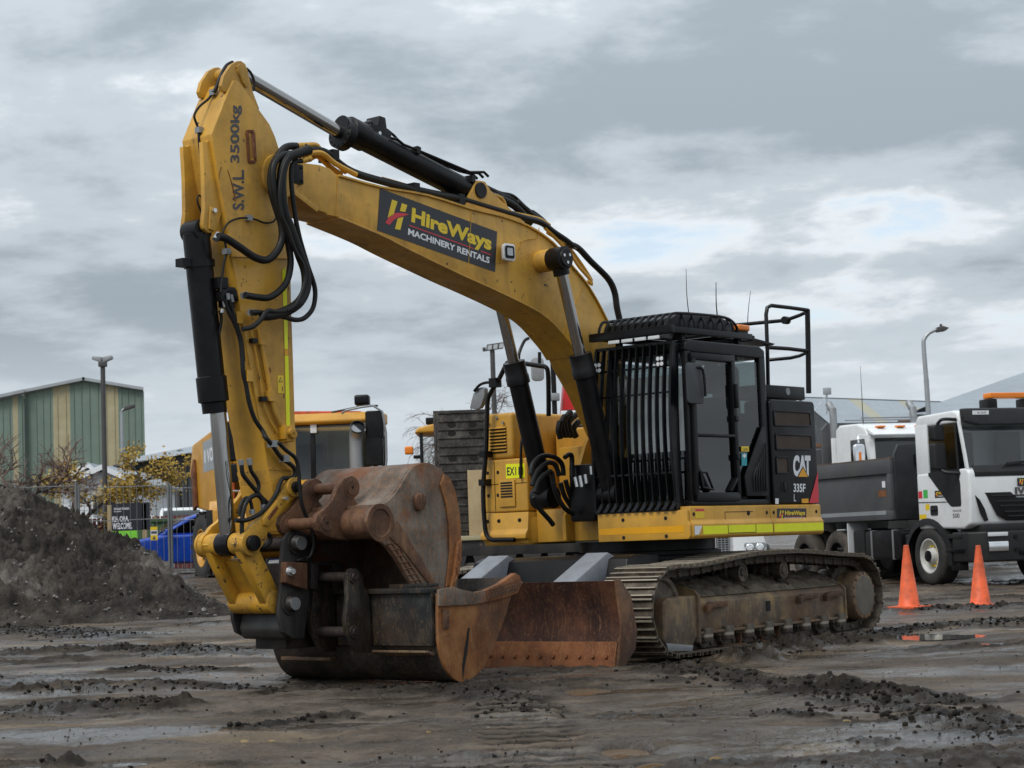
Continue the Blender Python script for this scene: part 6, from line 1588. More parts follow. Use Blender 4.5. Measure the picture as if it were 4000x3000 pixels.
# ------------------------------------------------------------------ white tipper truck
def sticker(root, q, mat, nm='sticker'): return flat(nm, q, MAT[mat], root)
def tipper():
    a = radians(19)
    fw = Vector((sin(a), -cos(a), 0)); rz = atan2(fw.y, fw.x)
    c = wp(3680, 2288, 35.2)
    # pixel gives the outer face of the front right tyre; step in by half the track
    lf = Vector((-fw.y, fw.x, 0))
    p = c + lf * 1.0
    t = empty('tipper_truck', (p.x, p.y, c.z), rz, 'white tipper truck with dark grey dump body and black bumper', 'truck')
    W, PL, DG = MAT['white'], MAT['plastic'], MAT['dump_grey']
    for s in (-1, 1): wheel(t, (0, s * 1.06, .54), .54, .36, .295, s, 'rim_white', 'tyre')
    for x in (-3.5, -4.87):
        for s in (-1, 1):
            wheel(t, (x, s * 1.08, .53), .53, .27, .29, s, 'black', 'tyre_muddy', nuts='grey_metal')
            wheel(t, (x, s * .77, .53), .53, .27, .29, s, 'black', 'tyre_muddy', nuts='grey_metal')
    MB().box(-6.2, 1.0, -.42, .42, .62, .95).build('chassis', MAT['black'], t, .02)
    # cab shell
    prof = [(-.30, 1.02), (1.22, 1.02), (1.42, 1.10), (1.46, 1.55), (1.44, 2.02), (1.36, 2.12), (1.18, 2.90), (1.08, 3.04), (.9, 3.08), (-.22, 3.06), (-.30, 2.98)]
    hw = 1.23
    side = [(-.28, 1.04), (.62, 1.04), (.88, 1.04), (1.22, 1.04), (1.41, 1.11), (1.45, 1.55), (1.43, 2.02), (1.35, 2.12), (1.17, 2.90), (1.07, 3.03), (-.20, 3.05), (-.28, 2.98)]
    # lower body
    cab = MB().plate([(-.30, 1.02), (.45, 1.02), (1.2, 1.0), (1.40, 1.08), (1.46, 1.55), (1.44, 1.98), (1.37, 2.06), (-.30, 2.02)], -hw, hw).build('cab_lower', W, t, .05, 3)
    # upper frame: roof, pillars, back wall
    MB().plate([(1.20, 2.86), (1.12, 3.04), (.95, 3.09), (-.22, 3.07), (-.30, 2.98), (-.30, 2.86)], -hw + .03, hw - .03).build('roof', W, t, .05, 3)
    for s in (-1, 1):
        y0, y1 = sorted((s * (hw - .06), s * (hw - .015)))
        MB().plate([(1.40, 2.0), (1.32, 2.0), (1.12, 2.90), (1.19, 2.90)], y0, y1).build('front_pillar', W, t, .015)
        MB().plate([(-.30, 2.0), (.10, 2.0), (.10, 2.90), (-.30, 2.90)], y0, y1).build('rear_pillar', W, t, .015)
        yy = s * (hw - .04)
        flat('side_window', [(1.30, yy, 2.03), (1.11, yy, 2.87), (.11, yy, 2.87), (.11, yy, 2.0)], MAT['glass'], t)
        # black lower window trim that sweeps down to the front
        y2, y3 = sorted((s * (hw + .001), s * (hw + .006)))
        MB().plate([(.12, 2.03), (.12, 1.98), (.80, 1.42), (.86, 1.40), (1.14, 1.40), (1.16, 1.44), (1.16, 1.80), (1.10, 2.05)], y2, y3).build('window_trim', PL, t)
        MB().plate([(1.16, 1.9), (1.12, 2.86), (1.06, 2.86), (1.10, 1.9)], y2, y3).build('quarter_bar', MAT['plastic'], t)
        MB().tube([(-.28, s * 1.236, 1.51), (.78, s * 1.236, 1.49)], .006, 6).build('door_seam', HO, t)
        dh = MB().prism([(x, s * (hw + .001), z_) for x, z_ in rrect(.13, .38, 1.26, 1.44, .04)], (0, s * .006, 0)).build('door_handle', PL, t)
        MB().box(.16, .35, *sorted((s * (hw + .008), s * (hw + .03))), 1.35, 1.385).build('handle_bar', PL, dh, .006)
        # wheel arch: black flare around the front wheel
        ar = [(.54 + .0, 0)]
        rows = []
        for i in range(17):
            b_ = radians(-8 + 190 * i / 16); rows.append([(.80 * cos(b_), s * .98, .48 + .74 * sin(b_)), (.80 * cos(b_), s * 1.255, .48 + .74 * sin(b_)), (.70 * cos(b_), s * 1.275, .48 + .64 * sin(b_))])
        MB().sheet(rows, (0, 0, -.012)).build('wheel_arch', PL, t, weld=True)
        # mirrors
        mr = MB().prism([(.86, s * 1.52 + a_ * .9, z_) for a_, z_ in rrect(-.13, .13, 2.05, 2.52, .05)], (.13, s * -.03, 0)).build('mirror', PL, t, .03, 3)
        MB().prism([(.86, s * 1.52 + a_ * .9, z_) for a_, z_ in rrect(-.12, .12, 2.56, 2.84, .05)], (.13, s * -.03, 0)).build('upper_mirror', PL, mr, .03, 3)
        MB().tube([(1.12, s * 1.22, 2.92), (1.05, s * 1.45, 2.93), (.95, s * 1.5, 2.85)], .03, 8, 4).build('mirror_arm', PL, mr); MB().tube([(1.16, s * 1.22, 1.98), (1.05, s * 1.42, 2.0), (.93, s * 1.48, 2.06)], .035, 8, 4).build('mirror_arm', PL, mr)
    MB().box(-.29, -.25, -hw + .06, hw - .06, 1.98, 2.90).build('back_wall', MAT['shade_white'], t)
    flat('windscreen', [(1.405, -hw + .05, 2.0), (1.405, hw - .05, 2.0), (1.18, hw - .07, 2.88), (1.18, -hw + .07, 2.88)], MAT['glass_clear'], t)
    MB().plate([(1.45, 1.90), (1.455, 1.98), (1.40, 2.10), (1.385, 2.08)], -hw + .12, hw - .12).build('scuttle', PL, t, .004)
    wp_ = MB().tube([(1.42, -.55, 2.05), (1.44, -.50, 2.10), (1.43, .35, 2.17)], .012, 6); wp_.bar((1.435, -.45, 2.115), (1.43, .40, 2.18), .03, .04); wp_.build('wiper', PL, t)
    for y in (-.5, .5): m = MB(); m.box(.05, .5, y - .25, y + .25, 1.95, 2.1); m.box(-.05, .1, y - .25, y + .25, 2.1, 2.75); m.build('seat', MAT['grey_seat'], t, .04)
    # visor with light bar
    MB().sect([(-1.22, 3.10), (1.22, 3.10), (1.20, 2.86), (.9, 2.80), (-.9, 2.80), (-1.20, 2.86)], 1.22, 1.38).build('sun_visor', MAT['headboard_grey'], t, .03, 3)
    vz = [(1.383, -1.05, 3.055), (1.383, -.72, 3.055), (1.383, -.72, 2.985), (1.383, -1.05, 2.985)]; flat('visor_label', vz, MAT['decal_white'], t); lettering('visor_text', '620', quadmap(*[Vector(q) + Vector((.002, 0, 0)) for q in vz], .3, .25, .85, .75), MAT['decal_dark'], t)
    m = MB().box(.72, .96, -.40, .40, 3.30, 3.40); lb = m.build('light_bar', MAT['amber'], t, .02, 3)
    for y in (-.38, .38): MB().box(.7, 1.0, y - .10, y + .10, 3.05, 3.29).build('light_bar_foot', MAT['black'], lb, .03)
    # grille
    def fy(x): return x
    G_ = [(-.94, 1.62), (-.42, 1.62), (-.30, 1.52), (.30, 1.52), (.42, 1.62), (.94, 1.62), (.72, 1.22), (.52, 1.12), (-.52, 1.12), (-.72, 1.22)]
    gr = MB().prism([(1.455, y, z_) for y, z_ in G_], (.012, 0, 0)).build('grille', MAT['black'], t, .004)
    for i, z_ in enumerate((1.56, 1.46, 1.38, 1.28, 1.20)): k = .88 - .45 * (1.62 - z_) / .5; MB().box(1.467, 1.485, -k, k, z_ - .012, z_ + .012).build('grille_bar', PL, gr, .004)
    for s in (-1, 1): MB().prism([(1.458, s * y, z_) for y, z_ in ((1.14, 1.58), (1.05, 1.50), (.96, 1.34), (.90, 1.14), (.98, 1.12), (1.06, 1.28))], (.01, 0, 0)).build('corner_vent', MAT['black'], t)
    lettering('badge', 'IVECO', quadmap((1.475, -.34, 1.70), (1.475, .34, 1.70), (1.475, .34, 1.575), (1.475, -.34, 1.575)), MAT['pole_dark'], t, .05, space=1.05)
    q = [(1.472, -.28, 1.86), (1.472, .28, 1.86), (1.472, .28, 1.715), (1.472, -.28, 1.715)]; flat('company_sticker', q, MAT['decal_black'], t); hireways(q, (.002, 0, 0), t)
    y = -hw - .002
    q = [(.30, y, 1.70), (.80, y, 1.70), (.80, y, 1.57), (.30, y, 1.57)]; flat('company_sticker', q, MAT['decal_black'], t); hireways(q, (0, -.002, 0), t)
    for x0, x1, z0, z1, c_ in ((-.26, -.13, 1.58, 1.71, 'decal_red'), (-.09, .06, 1.58, 1.73, 'decal_green'), (-.04, .10, 1.36, 1.47, 'decal_yellow'), (-.26, -.02, 1.21, 1.29, 'decal_yellow')):
        flat('safety_sticker', [(x0, y, z1), (x1, y, z1), (x1, y, z0), (x0, y, z0)], MAT[c_], t)
    lettering('model_name', 'TRAKKER', quadmap((.86, y, 1.345), (1.16, y, 1.345), (1.16, y, 1.305), (.86, y, 1.305)), MAT['decal_dark'], t, .01)
    lettering('power_figure', '500', quadmap((.86, y, 1.28), (1.08, y, 1.28), (1.08, y, 1.20), (.86, y, 1.20)), MAT['decal_dark'], t, .02)
    # bumper and lamps
    bp = MB().plan([(.80, -1.24), (1.30, -1.24), (1.56, -1.02), (1.62, -.5), (1.62, .5), (1.56, 1.02), (1.30, 1.24), (.80, 1.24)], .42, .95).build('bumper', PL, t, .04, 3)
    MB().plan([(1.0, -1.18), (1.42, -1.0), (1.48, -.5), (1.48, .5), (1.42, 1.0), (1.0, 1.18)], .93, 1.06).build('bumper_top', PL, t, .02)
    MB().box(1.55, 1.635, -.42, .42, .52, .66).build('plate_recess', MAT['black'], bp, .02)
    for s in (-1, 1):
        d = Vector((.52, -s * .26, 0)).normalized() if False else None
        A = Vector((1.60, s * .62, 0)); B = Vector((1.562, s * .99, 0))
        n_ = Vector((B - A).cross(Vector((0, 0, 1)))).normalized(); n_ = n_ if n_.x > 0 else -n_
        def qd(z0, z1, o_, a0=0, a1=1): P0 = A + (B - A) * a0; P1 = A + (B - A) * a1; return [Vector((P0.x, P0.y, z0)) + n_ * o_, Vector((P1.x, P1.y, z0)) + n_ * o_, Vector((P1.x, P1.y, z1)) + n_ * o_, Vector((P0.x, P0.y, z1)) + n_ * o_]
        MB().prism(qd(.60, .77, -.02), n_ * .05).build('headlight', MAT['chrome_bright'], bp, .015, 3)
        MB().prism(qd(.86, .93, -.02), n_ * .045).build('indicator', MAT['lens'], bp, .012)
        MB().cyl((1.56, s * .48, .84), (1.645, s * .48, .84), .035, 16).build('bumper_bolt', MAT['black'], bp); MB().cyl((1.56, s * .48, .62), (1.645, s * .48, .62), .035, 16).build('bumper_bolt', MAT['black'], bp)
        MB().box(.62, 1.2, *sorted((s * 1.10, s * 1.27)), .60, .66).build('step', MAT['black'], t, .01); MB().box(.66, 1.15, *sorted((s * 1.05, s * 1.25)), .84, .92).build('step', PL, t, .01); MB().box(.70, 1.0, *sorted((s * 1.05, s * 1.22)), .28, .42).build('lower_step', MAT['black'], t, .01)
    # side equipment behind the cab
    tk = MB().prism([(-.95, -1.2, 0), (-.95, -1.2, 0)], (0, 0, 0)) if False else None
    MB().prism([(x, -1.20, z_) for x, z_ in rrect(-2.35, -1.0, .50, 1.02, .10)], (0, .55, 0)).build('fuel_tank', MAT['black'], t, .02)
    for x in (-2.1, -1.3): MB().box(x - .025, x + .025, -1.215, -.6, .48, 1.035).build('tank_strap', MAT['grey_metal'], t, .006)
    MB().prism([(x, -1.18, z_) for x, z_ in rrect(-2.85, -2.42, .48, 1.05, .08)], (0, .5, 0)).build('battery_box', PL, t, .02)
    MB().box(-2.98, -2.93, -1.24, -.80, .35, 1.20).build('mud_flap', MAT['shade_white'], t, .01)
    MB().box(-.92, -.72, -1.18, -.5, .35, .95).build('air_tank', MAT['black'], t, .06, 3)
    # dump body
    B0, B1 = -6.3, -1.15
    zb, zt = 1.22, 2.36
    MB().box(B0, B1 + .03, -1.22, 1.22, zb, zb + .10).build('body_floor', DG, t, .01)
    for s in (-1, 1):
        y0, y1 = sorted((s * 1.16, s * 1.22))
        w_ = MB().box(B0, B1, y0, y1, zb + .08, zt - .1).build('body_side', DG, t, .006)
        ya, yb = sorted((s * 1.14, s * 1.275))
        MB().box(B0, B1, ya, yb, zt - .28, zt).build('top_rail', DG, w_, .02); MB().box(B0, B1, ya, yb, zb, zb + .18).build('bottom_rail', DG, w_, .02)
        yc, yd = sorted((s * 1.277, s * 1.281))
        MB().box(B0, B1 - .22, yc, yd, zb + .10, zb + .175).build('pale_stripe', MAT['galv'], w_)
        MB().box(B1 - .14, B1, ya, yb, zb + .18, zt - .28).build('corner_post', DG, w_, .01)
        MB().box(B0, B1, *sorted((s * 1.10, s * 1.27)), zt + .002, zt + .02).build('rail_cap', MAT['rust_grey'], w_)
        yl = s * 1.2225
        flat('safety_sticker', [(B1 - .42, yl, 1.95), (B1 - .30, yl, 1.95), (B1 - .30, yl, 1.83), (B1 - .42, yl, 1.83)], MAT['decal_white'], w_); flat('safety_sticker', [(B1 - .58, yl, 1.78), (B1 - .28, yl, 1.78), (B1 - .28, yl, 1.66), (B1 - .58, yl, 1.66)], MAT['rust_orange'], w_)
    hb = MB().prism([(B1 + .005, y, z_) for y, z_ in ((-1.22, zb), (1.22, zb), (1.22, 2.42), (1.12, 2.62), (-1.12, 2.62), (-1.22, 2.42))], (.08, 0, 0)).build('headboard', MAT['headboard_grey'], t, .01)
    lettering('headboard_mark', 'UT', quadmap((B1 + .088, -.82, 2.42), (B1 + .088, -.26, 2.42), (B1 + .088, -.26, 2.12), (B1 + .088, -.82, 2.12)), MAT['black'], hb, .05)
tipper()

# ------------------------------------------------------------------ second white truck: long bonnet, chrome mirrors, exhaust stack
def bonnet_truck():
    a = radians(17); fw = Vector((sin(a), -cos(a), 0)); rz = atan2(fw.y, fw.x)
    D = 44.0; c = wp(3590, 2062, D); z0 = gz(c.x, D)
    t = empty('bonnet_truck', (c.x, c.y, z0 + .28), rz, 'white bonneted truck with chrome mirror and curved exhaust, behind the grey dump body', 'truck')
    W = MAT['white']
    # origin: centre of cab front. local y=-1.2 is the visible right flank
    MB().plate([(-1.7, 1.2), (0, 1.2), (.02, 1.95), (-.12, 2.72), (-.25, 2.88), (-.6, 2.98), (-1.5, 3.0), (-1.7, 2.9)], -1.12, 1.12).build('cab', W, t, .06, 3)
    flat('windscreen', [(.032, -1.0, 2.0), (.032, 1.0, 2.0), (-.095, .95, 2.62), (-.095, -.95, 2.62)], MAT['glass_dark'], t)
    MB().plate([(-.1, 2.72), (.18, 2.66), (.2, 2.69), (-.2, 2.86)], -1.1, 1.1).build('sun_visor', W, t, .01)
    for y in (-.75, -.25, .25, .75): MB().box(-.25, -.1, y - .1, y + .1, 2.86, 2.90).build('marker_lamp', MAT['amber'], t, .01)
    for s in (-1, 1):
        y = s * 1.123
        flat('side_window', [(-.95, y, 2.02), (-.95, y, 2.62), (-.25, y, 2.62), (-.10, y, 2.02)], MAT['glass_dark'], t)
        m = MB().prism([(.05, s * 1.45 + q, z_) for q, z_ in rrect(-.13, .13, 1.95, 2.48, .06)], (.10, 0, 0)).build('mirror', MAT['chrome_bright'], t, .03, 3)
        MB().box(.152, .156, s * 1.45 - .03, s * 1.45 + .03, 2.0, 2.3).build('mirror_lamp', MAT['amber'], m); MB().tube([(0, s * 1.1, 2.66), (.05, s * 1.40, 2.68), (.1, s * 1.45, 2.5)], .02, 8, 4).build('mirror_arm', MAT['chrome_bright'], m)
        MB().tube([(-1.9, s * 1.05, 1.0), (-1.9, s * 1.05, 3.2), (-1.98, s * 1.05, 3.42), (-2.1, s * 1.05, 3.55)], .085, 14, 3).build('exhaust_stack', MAT['grey_metal'], t)
        MB().lathe((1.2, s * 1.0, .5), (0, 1, 0), [(-.15, .3), (-.15, .5), (.15, .5), (.15, .3)], 28).build('wheel', MAT['tyre'], t)
        MB().lathe((-3.2, s * .95, .5), (0, 1, 0), [(-.25, .3), (-.25, .5), (.25, .5), (.25, .3)], 28).build('wheel', MAT['tyre'], t)
    MB().plate([(0, .9), (1.9, .8), (1.95, 1.5), (1.7, 1.72), (.0, 1.95)], -.95, .95).build('bonnet', W, t, .08, 3)
    MB().box(-1.78, -1.72, -1.2, .4, 1.3, 2.72).build('side_board', W, t, .01)
    MB().box(-6.5, -2.2, -1.2, 1.2, 1.1, 2.5).build('tipper_body', MAT['headboard_grey'], t, .03)
    MB().prism([(-2.2, y, z_) for y, z_ in ((-1.25, 1.1), (1.25, 1.1), (1.25, 2.95), (1.1, 3.1), (-1.1, 3.1), (-1.25, 2.95))], (.08, 0, 0)).build('headboard', MAT['dump_grey'], t, .01)
    MB().box(-6.5, 1.7, -.4, .4, .6, .9).build('chassis', MAT['black'], t)
    for x in (-.5, -1.3): MB().bar((x, -1.05, 3.1), (x, 1.05, 3.1), .03, .03).build('roof_rack', MAT['grey_metal'], t)
    MB().tube([(-.6, -.95, 2.98), (-.6, -.95, 4.3)], [.012, .004], 6).build('antenna', MAT['black'], t)
bonnet_truck()
# ------------------------------------------------------------------ articulated hauler behind the stick
def hauler():
    a = radians(-3); fw = Vector((sin(a), -cos(a), 0)); rz = atan2(fw.y, fw.x)
    D = 41.0; c = wp(1172, 2310, D)
    z0 = gz(c.x, D) - .05
    t = empty('articulated_hauler', (c.x, D, z0), rz, 'yellow articulated dump truck facing the camera behind the excavator stick', 'dump truck')
    Y_, B_ = MAT['yellow_truck'], MAT['black']
    # local: x forward, y left (image right). front axle at x = 0
    for s in (-1, 1): wheel(t, (0, s * 1.33, .84), .84, .66, .42, s, 'yellow_truck', 'tyre', lugs=22, nuts='black')
    for x in (-3.5, -5.0):
        for s in (-1, 1): wheel(t, (x, s * 1.33, .84), .84, .66, .42, s, 'yellow_truck', 'tyre', lugs=22, nuts='black')['rear'] = 1
    MB().box(-7, .9, -.5, .5, .7, 1.2).build('chassis', B_, t, .03)
    # bonnet: sloping nose
    MB().plate([(2.0, .72), (2.05, 1.35), (1.85, 1.75), (.6, 2.12), (-.3, 2.2), (-.3, 1.2), (.7, .9)], -1.0, 1.05).build('bonnet', Y_, t, .10, 4)
    for s in (-1, 1):
        MB().plate([(.95, 1.55), (.85, 1.78), (-.6, 1.86), (-.95, 1.5), (-.85, 1.5), (-.55, 1.76), (.75, 1.68), (.86, 1.5)], *sorted((s * 1.02, s * 1.70))).build('fender', Y_, t, .03, 3)
        MB().box(.85, 1.0, *sorted((s * 1.0, s * 1.72)), .55, 1.6).build('front_panel', Y_, t, .04)
        MB().plate([(.86, 1.58), (.93, .8), (1.02, .8), (1.0, 1.6)], *sorted((s * 1.60, s * 1.735))).build('rubber_flare', MAT['rubber'], t, .01)
    # cab
    cy = .42; X0, X1 = -1.75, -.35; hw = 1.26
    MB().plate([(X0, 1.85), (X1, 1.85), (X1 + .02, 2.15), (X0, 2.15)], cy - hw, cy + hw).build('cab_base', B_, t, .04)
    MB().plate([(X0, 3.38), (X1 + .12, 3.36), (X1 + .16, 3.44), (X1 - .05, 3.60), (X0, 3.62)], cy - hw - .07, cy + hw + .07).build('cab_roof', Y_, t, .05, 3)
    for y in (-hw, -.18, hw - .1): MB().plate([(X1, 2.1), (X1 - .04, 3.4), (X1 - .12, 3.4), (X1 - .08, 2.1)], cy + y, cy + y + .1).build('cab_post', B_, t, .01)
    for y in (-hw, hw - .08): MB().box(X0, X0 + .1, cy + y, cy + y + .08, 2.1, 3.4).build('cab_post', B_, t, .01)
    flat('windscreen', [(X1 - .06, cy - hw + .1, 2.15), (X1 - .06, cy + hw - .1, 2.15), (X1 - .10, cy + hw - .1, 3.38), (X1 - .10, cy - hw + .1, 3.38)], MAT['glass'], t)
    for s in (-1, 1): flat('side_window', [(X1 - .1, cy + s * (hw - .04), 2.15), (X0 + .1, cy + s * (hw - .04), 2.15), (X0 + .1, cy + s * (hw - .04), 3.38), (X1 - .1, cy + s * (hw - .04), 3.38)], MAT['glass'], t)
    flat('rear_window', [(X0 + .05, cy - hw + .1, 2.5), (X0 + .05, cy + hw - .1, 2.5), (X0 + .05, cy + hw - .1, 3.3), (X0 + .05, cy - hw + .1, 3.3)], MAT['glass'], t)
    m = MB(); m.box(-1.4, -.95, -.2, .35, 2.1, 2.45); m.box(-1.5, -1.35, -.2, .35, 2.4, 3.0); m.build('seat', MAT['grey_seat'], t, .05)
    MB().lathe((-.62, .08, 2.62), Vector((.7, 0, .7)), [(0, .2), (.02, .22), (.04, .2)], 20).build('steering_wheel', B_, t)
    for y in (-.1, .95): MB().box(X1 - .02, X1 + .06, cy + y - .06, cy + y + .08, 3.18, 3.40).build('roof_lamp', MAT['decal_white'], t, .02)
    MB().tube([(X1 - .03, -.55, 2.2), (X1 + .0, -.62, 2.9)], .014, 6).build('wiper', B_, t)
    # exhaust, roof beacon, mirrors
    MB().tube([(.05, 1.28, 1.9), (.05, 1.28, 2.3), (.05, 1.28, 2.95), (.1, 1.30, 3.12), (.22, 1.34, 3.22)], .145, 18, 3).build('exhaust', MAT['grey_metal'], t)
    MB().lathe((.22, 1.34, 3.22), Vector((.85, .2, .5)), [(0, .15), (.04, .165), (.05, .14), (-.05, .12)], 18).build('exhaust_mouth', B_, t)
    MB().box(-.85, -.55, 1.18, 1.5, 3.75, 3.98).build('roof_beacon', B_, t, .06, 3)
    MB().tube([(-.5, .7, 3.62), (-.5, 1.45, 3.74), (-.5, 1.7, 3.72)], .02, 8).build('roof_rail', B_, t)
    for s, y, z_, h in ((1, 1.68, 3.28, .30), (1, 1.66, 2.72, .30), (-1, -1.32, 3.05, .42), (-1, -1.34, 2.38, .20)):
        MB().prism([(.1, y + q, w_) for q, w_ in rrect(-.19, .19, z_ - h, z_ + h, .06)], (-.14, 0, 0)).build('mirror', B_, t, .03, 3)
    for s in (-1, 1):
        y = s * (1.55 if s < 0 else 1.86)
        MB().tube([(.05, s * 1.0, 3.55), (.12, s * 1.2, 3.62), (.12, y, 3.55), (.12, y, 2.1), (.1, s * 1.35, 2.0), (.0, s * .98, 2.0)], .024, 8, 3).build('mirror_frame', MAT['grey_metal'], t)
    # dump body
    P = [(-2.35, 2.35), (-2.1, 2.6), (-2.0, 3.35), (-2.25, 3.62), (-3.2, 3.55), (-5.3, 3.25), (-5.6, 2.6), (-5.0, 1.75), (-3.2, 1.55)]
    MB().plate(P, -1.72, 1.55).build('dump_body', Y_, t, .06, 3)
    MB().box(-2.25, -2.1, -1.5, 1.3, 3.62, 3.78).build('headboard_lip', MAT['cone_orange'], t, .02)
    MB().plate([(-1.98, 3.35), (-2.3, 3.6), (-2.85, 3.5), (-2.9, 2.1), (-2.6, 1.8), (-2.3, 1.75), (-2.15, 2.3)], -1.80, -1.722).build('body_gusset', Y_, t, .03)
    q = [(-4.4, -1.723, 3.25), (-2.9, -1.723, 3.35), (-2.9, -1.723, 2.62), (-4.4, -1.723, 2.55)]; flat('name_panel', q, MAT['galv'], t)
    lettering('maker_name', 'VOLVO', quadmap(*[Vector(v_) + Vector((0, -.003, 0)) for v_ in q], .22, .28, .98, .72), MAT['decal_white'], t, .03)
    flat('name_bar', [Vector(quadmap(*q)(.08, k)) + Vector((0, -.003, 0)) for k in (.3, .7)] + [Vector(quadmap(*q)(.14, k)) + Vector((0, -.003, 0)) for k in (.7, .3)], MAT['decal_white'], t)
    MB().plate([(-2.7, 1.7), (-2.7, .9), (-3.05, .9), (-3.1, 1.7)], -1.66, -.9).build('mud_flap', MAT['rubber'], t, .01)
    MB().tube([(-1.3, -1.62, 2.35), (-1.3, -1.64, 1.55)], .05, 8).build('safety_strut', MAT['cone_orange'], t)
    MB().plate([(-5.2, 2.6), (-5.0, 2.9), (-4.85, 1.8), (-5.1, 1.7)], -1.80, -1.722).build('body_hinge', MAT['rust_edge'], t, .02)
    MB().tube([(-2.2, -1.0, 1.4), (-3.6, -1.2, 2.2)], .09, 12).build('lift_ram', MAT['chrome'], t)
    MB().box(.95, 1.05, -1.55, -1.35, .9, 1.0).build('tow_lug', MAT['silver'], t, .02)
    # the rear unit is swung about the hitch between the two halves
    dl = radians(28); J = Vector((-1.9, 0, 0)); R_ = Matrix.Rotation(dl, 3, 'Z')
    for o in t.children:
        if o.name.split('.')[0] in ('dump_body', 'headboard_lip', 'body_gusset', 'name_panel', 'maker_name', 'name_bar', 'mud_flap', 'body_hinge', 'lift_ram') or (o.name.startswith('wheel') and o.get('rear')):
            o.rotation_euler = (0, 0, dl); o.location = J - R_ @ J
hauler()

# ------------------------------------------------------------------ low loader with upright ramp, plywood, and small machine on it
def low_loader():
    D = 29.0; p = wp(1800, 2165, D); z0 = gz(p.x, D)
    t = empty('low_loader', (p.x, D, z0), 0, 'black low-loader trailer with wheel row and upright ribbed steel ramp', 'trailer')
    # x to the right, y away
    zt = wp(1850, 2092, D).z - z0
    xl = wp(1300, 2100, D).x - p.x; xr = wp(2270, 2100, D).x - p.x
    MB().box(xl, xr, 0, 2.3, zt - .07, zt).build('deck', MAT['tan_wall'], t, .01)
    MB().box(xl, xr, .04, .12, zt - .30, zt - .072).build('side_beam', MAT['black_worn'], t, .01)
    n = 10
    for i in range(n):
        x = xl + (xr - xl) * (i + .5) / n
        MB().lathe((x, .02, .42), (0, -1, 0), [(-.2, .16), (-.2, .40), (.0, .40), (.03, .36), (.03, .2), (.01, .17), (.015, .05)], 26).build('wheel', MAT['tyre_muddy'], t)
        if i < n - 1:
            xx = xl + (xr - xl) * (i + 1) / n
            MB().prism([(xx - .14, -.03, zt - .3), (xx + .14, -.03, zt - .3), (xx + .06, -.03, zt - .55), (xx + .03, -.03, .5), (xx - .03, -.03, .5), (xx - .06, -.03, zt - .55)], (0, .05, 0)).build('guard_plate', MAT['black_worn'], t, .008)
            MB().prism([(xx - .025, -.035, zt - .36), (xx + .025, -.035, zt - .36), (xx + .018, -.035, zt - .46), (xx, -.035, zt - .5), (xx - .018, -.035, zt - .46)], (0, .003, 0)).build('slot', HO, t)
    MB().box(xl, xr, .15, 2.2, .3, zt - .3).build('running_gear', MAT['black'], t)
    # ramp standing upright
    a = wp(1715, 2090, D + .3); b = wp(1895, 1598, D + .3); x0, x1 = a.x - p.x, b.x - p.x; zh = b.z - z0
    holes = []
    m = MB().box(x0, x1, .30, .38, zt + .002, zh)
    rp = m.build('ramp', MAT['ramp_steel'], t, .01)
    nr = 15
    for i in range(nr):
        z_ = zt + (zh - zt) * (i + .7) / nr
        MB().box(x0 + .04, x1 - .01, .284, .302, z_ - .012, z_ + .012).build('rib', MAT['ramp_steel'], rp, .003)
    for i in (2, 4, 6, 9, 12, 13):
        z_ = zt + (zh - zt) * (i + .25) / nr
        for x in (x0 + (x1 - x0) * .32, x0 + (x1 - x0) * .74):
            MB().prism([(x + .065 * cos(k), .296, z_ + .042 * sin(k)) for k in [2 * pi * j / 16 for j in range(16)]], (0, .004, 0)).build('hole', HO, rp)
    MB().box(x0 - .03, x0 + .005, .29, .40, zt, zh).build('ramp_edge', MAT['ramp_steel'], rp, .004)
    # plywood sheet leaning on the ramp
    a = wp(1833, 2090, D + .1); b = wp(1930, 1830, D + .1)
    m = MB().box(0, b.x - a.x, 0, .02, 0, b.z - a.z); o = m.build('plywood_sheet', MAT['plywood'], None, .002)
    o.location = (a.x, D + .13, z0 + zt + .003); o.rotation_euler = (-.06, 0, 0)
    tag(o, 'pale plywood sheet leaning on the black ribbed ramp', 'plywood')
    # compact yellow machine parked beyond
    c = wp(1680, 1815, 34.0); zg = gz(c.x, 34)
    r = empty('yellow_roller', (c.x, 34.0, zg), 0, 'yellow machine with amber beacon and glazed cab, beside the upright ramp', 'machine')
    zr = wp(1680, 1690, 34).z - zg
    x0 = wp(1622, 1700, 34).x - c.x; x1 = x0 + 1.5
    MB().plate([(x0 - .02, zr), (x0 + .05, zr + .10), (x0 + .35, zr + .16), (x1, zr + .18), (x1, zr)], 0, 1.3).build('cab_roof', MAT['yellow_truck'], r, .04, 3)
    for x in (x0 + .10, x0 + .42, x1 - .06): MB().box(x - .03, x + .03, .05, .12, zr - 1.35, zr).build('cab_post', MAT['black'], r, .01)
    flat('window', [(x0 + .12, .09, zr - 1.3), (x1 - .1, .09, zr - 1.3), (x1 - .1, .09, zr), (x0 + .12, .09, zr)], MAT['glass_clear'], r)
    MB().box(x0, x1, 0, 1.3, zr - 2.0, zr - 1.32).build('body', MAT['yellow_truck'], r, .05); MB().box(x0 - .2, x1, -.1, 1.4, .1, zr - 1.9).build('chassis', MAT['black'], r, .05)
    MB().box(x0 - .20, x0 - .05, .1, .25, zr - .36, zr - .22).build('beacon', MAT['amber'], r, .03, 3); MB().box(x0 - .05, x0 + .1, .12, .2, zr - .44, zr - .38).build('beacon_arm', MAT['black'], r, .01)
    MB().box(x0 + .18, x0 + .42, .2, .4, zr + .16, zr + .28).build('roof_lamp', MAT['black'], r, .02)
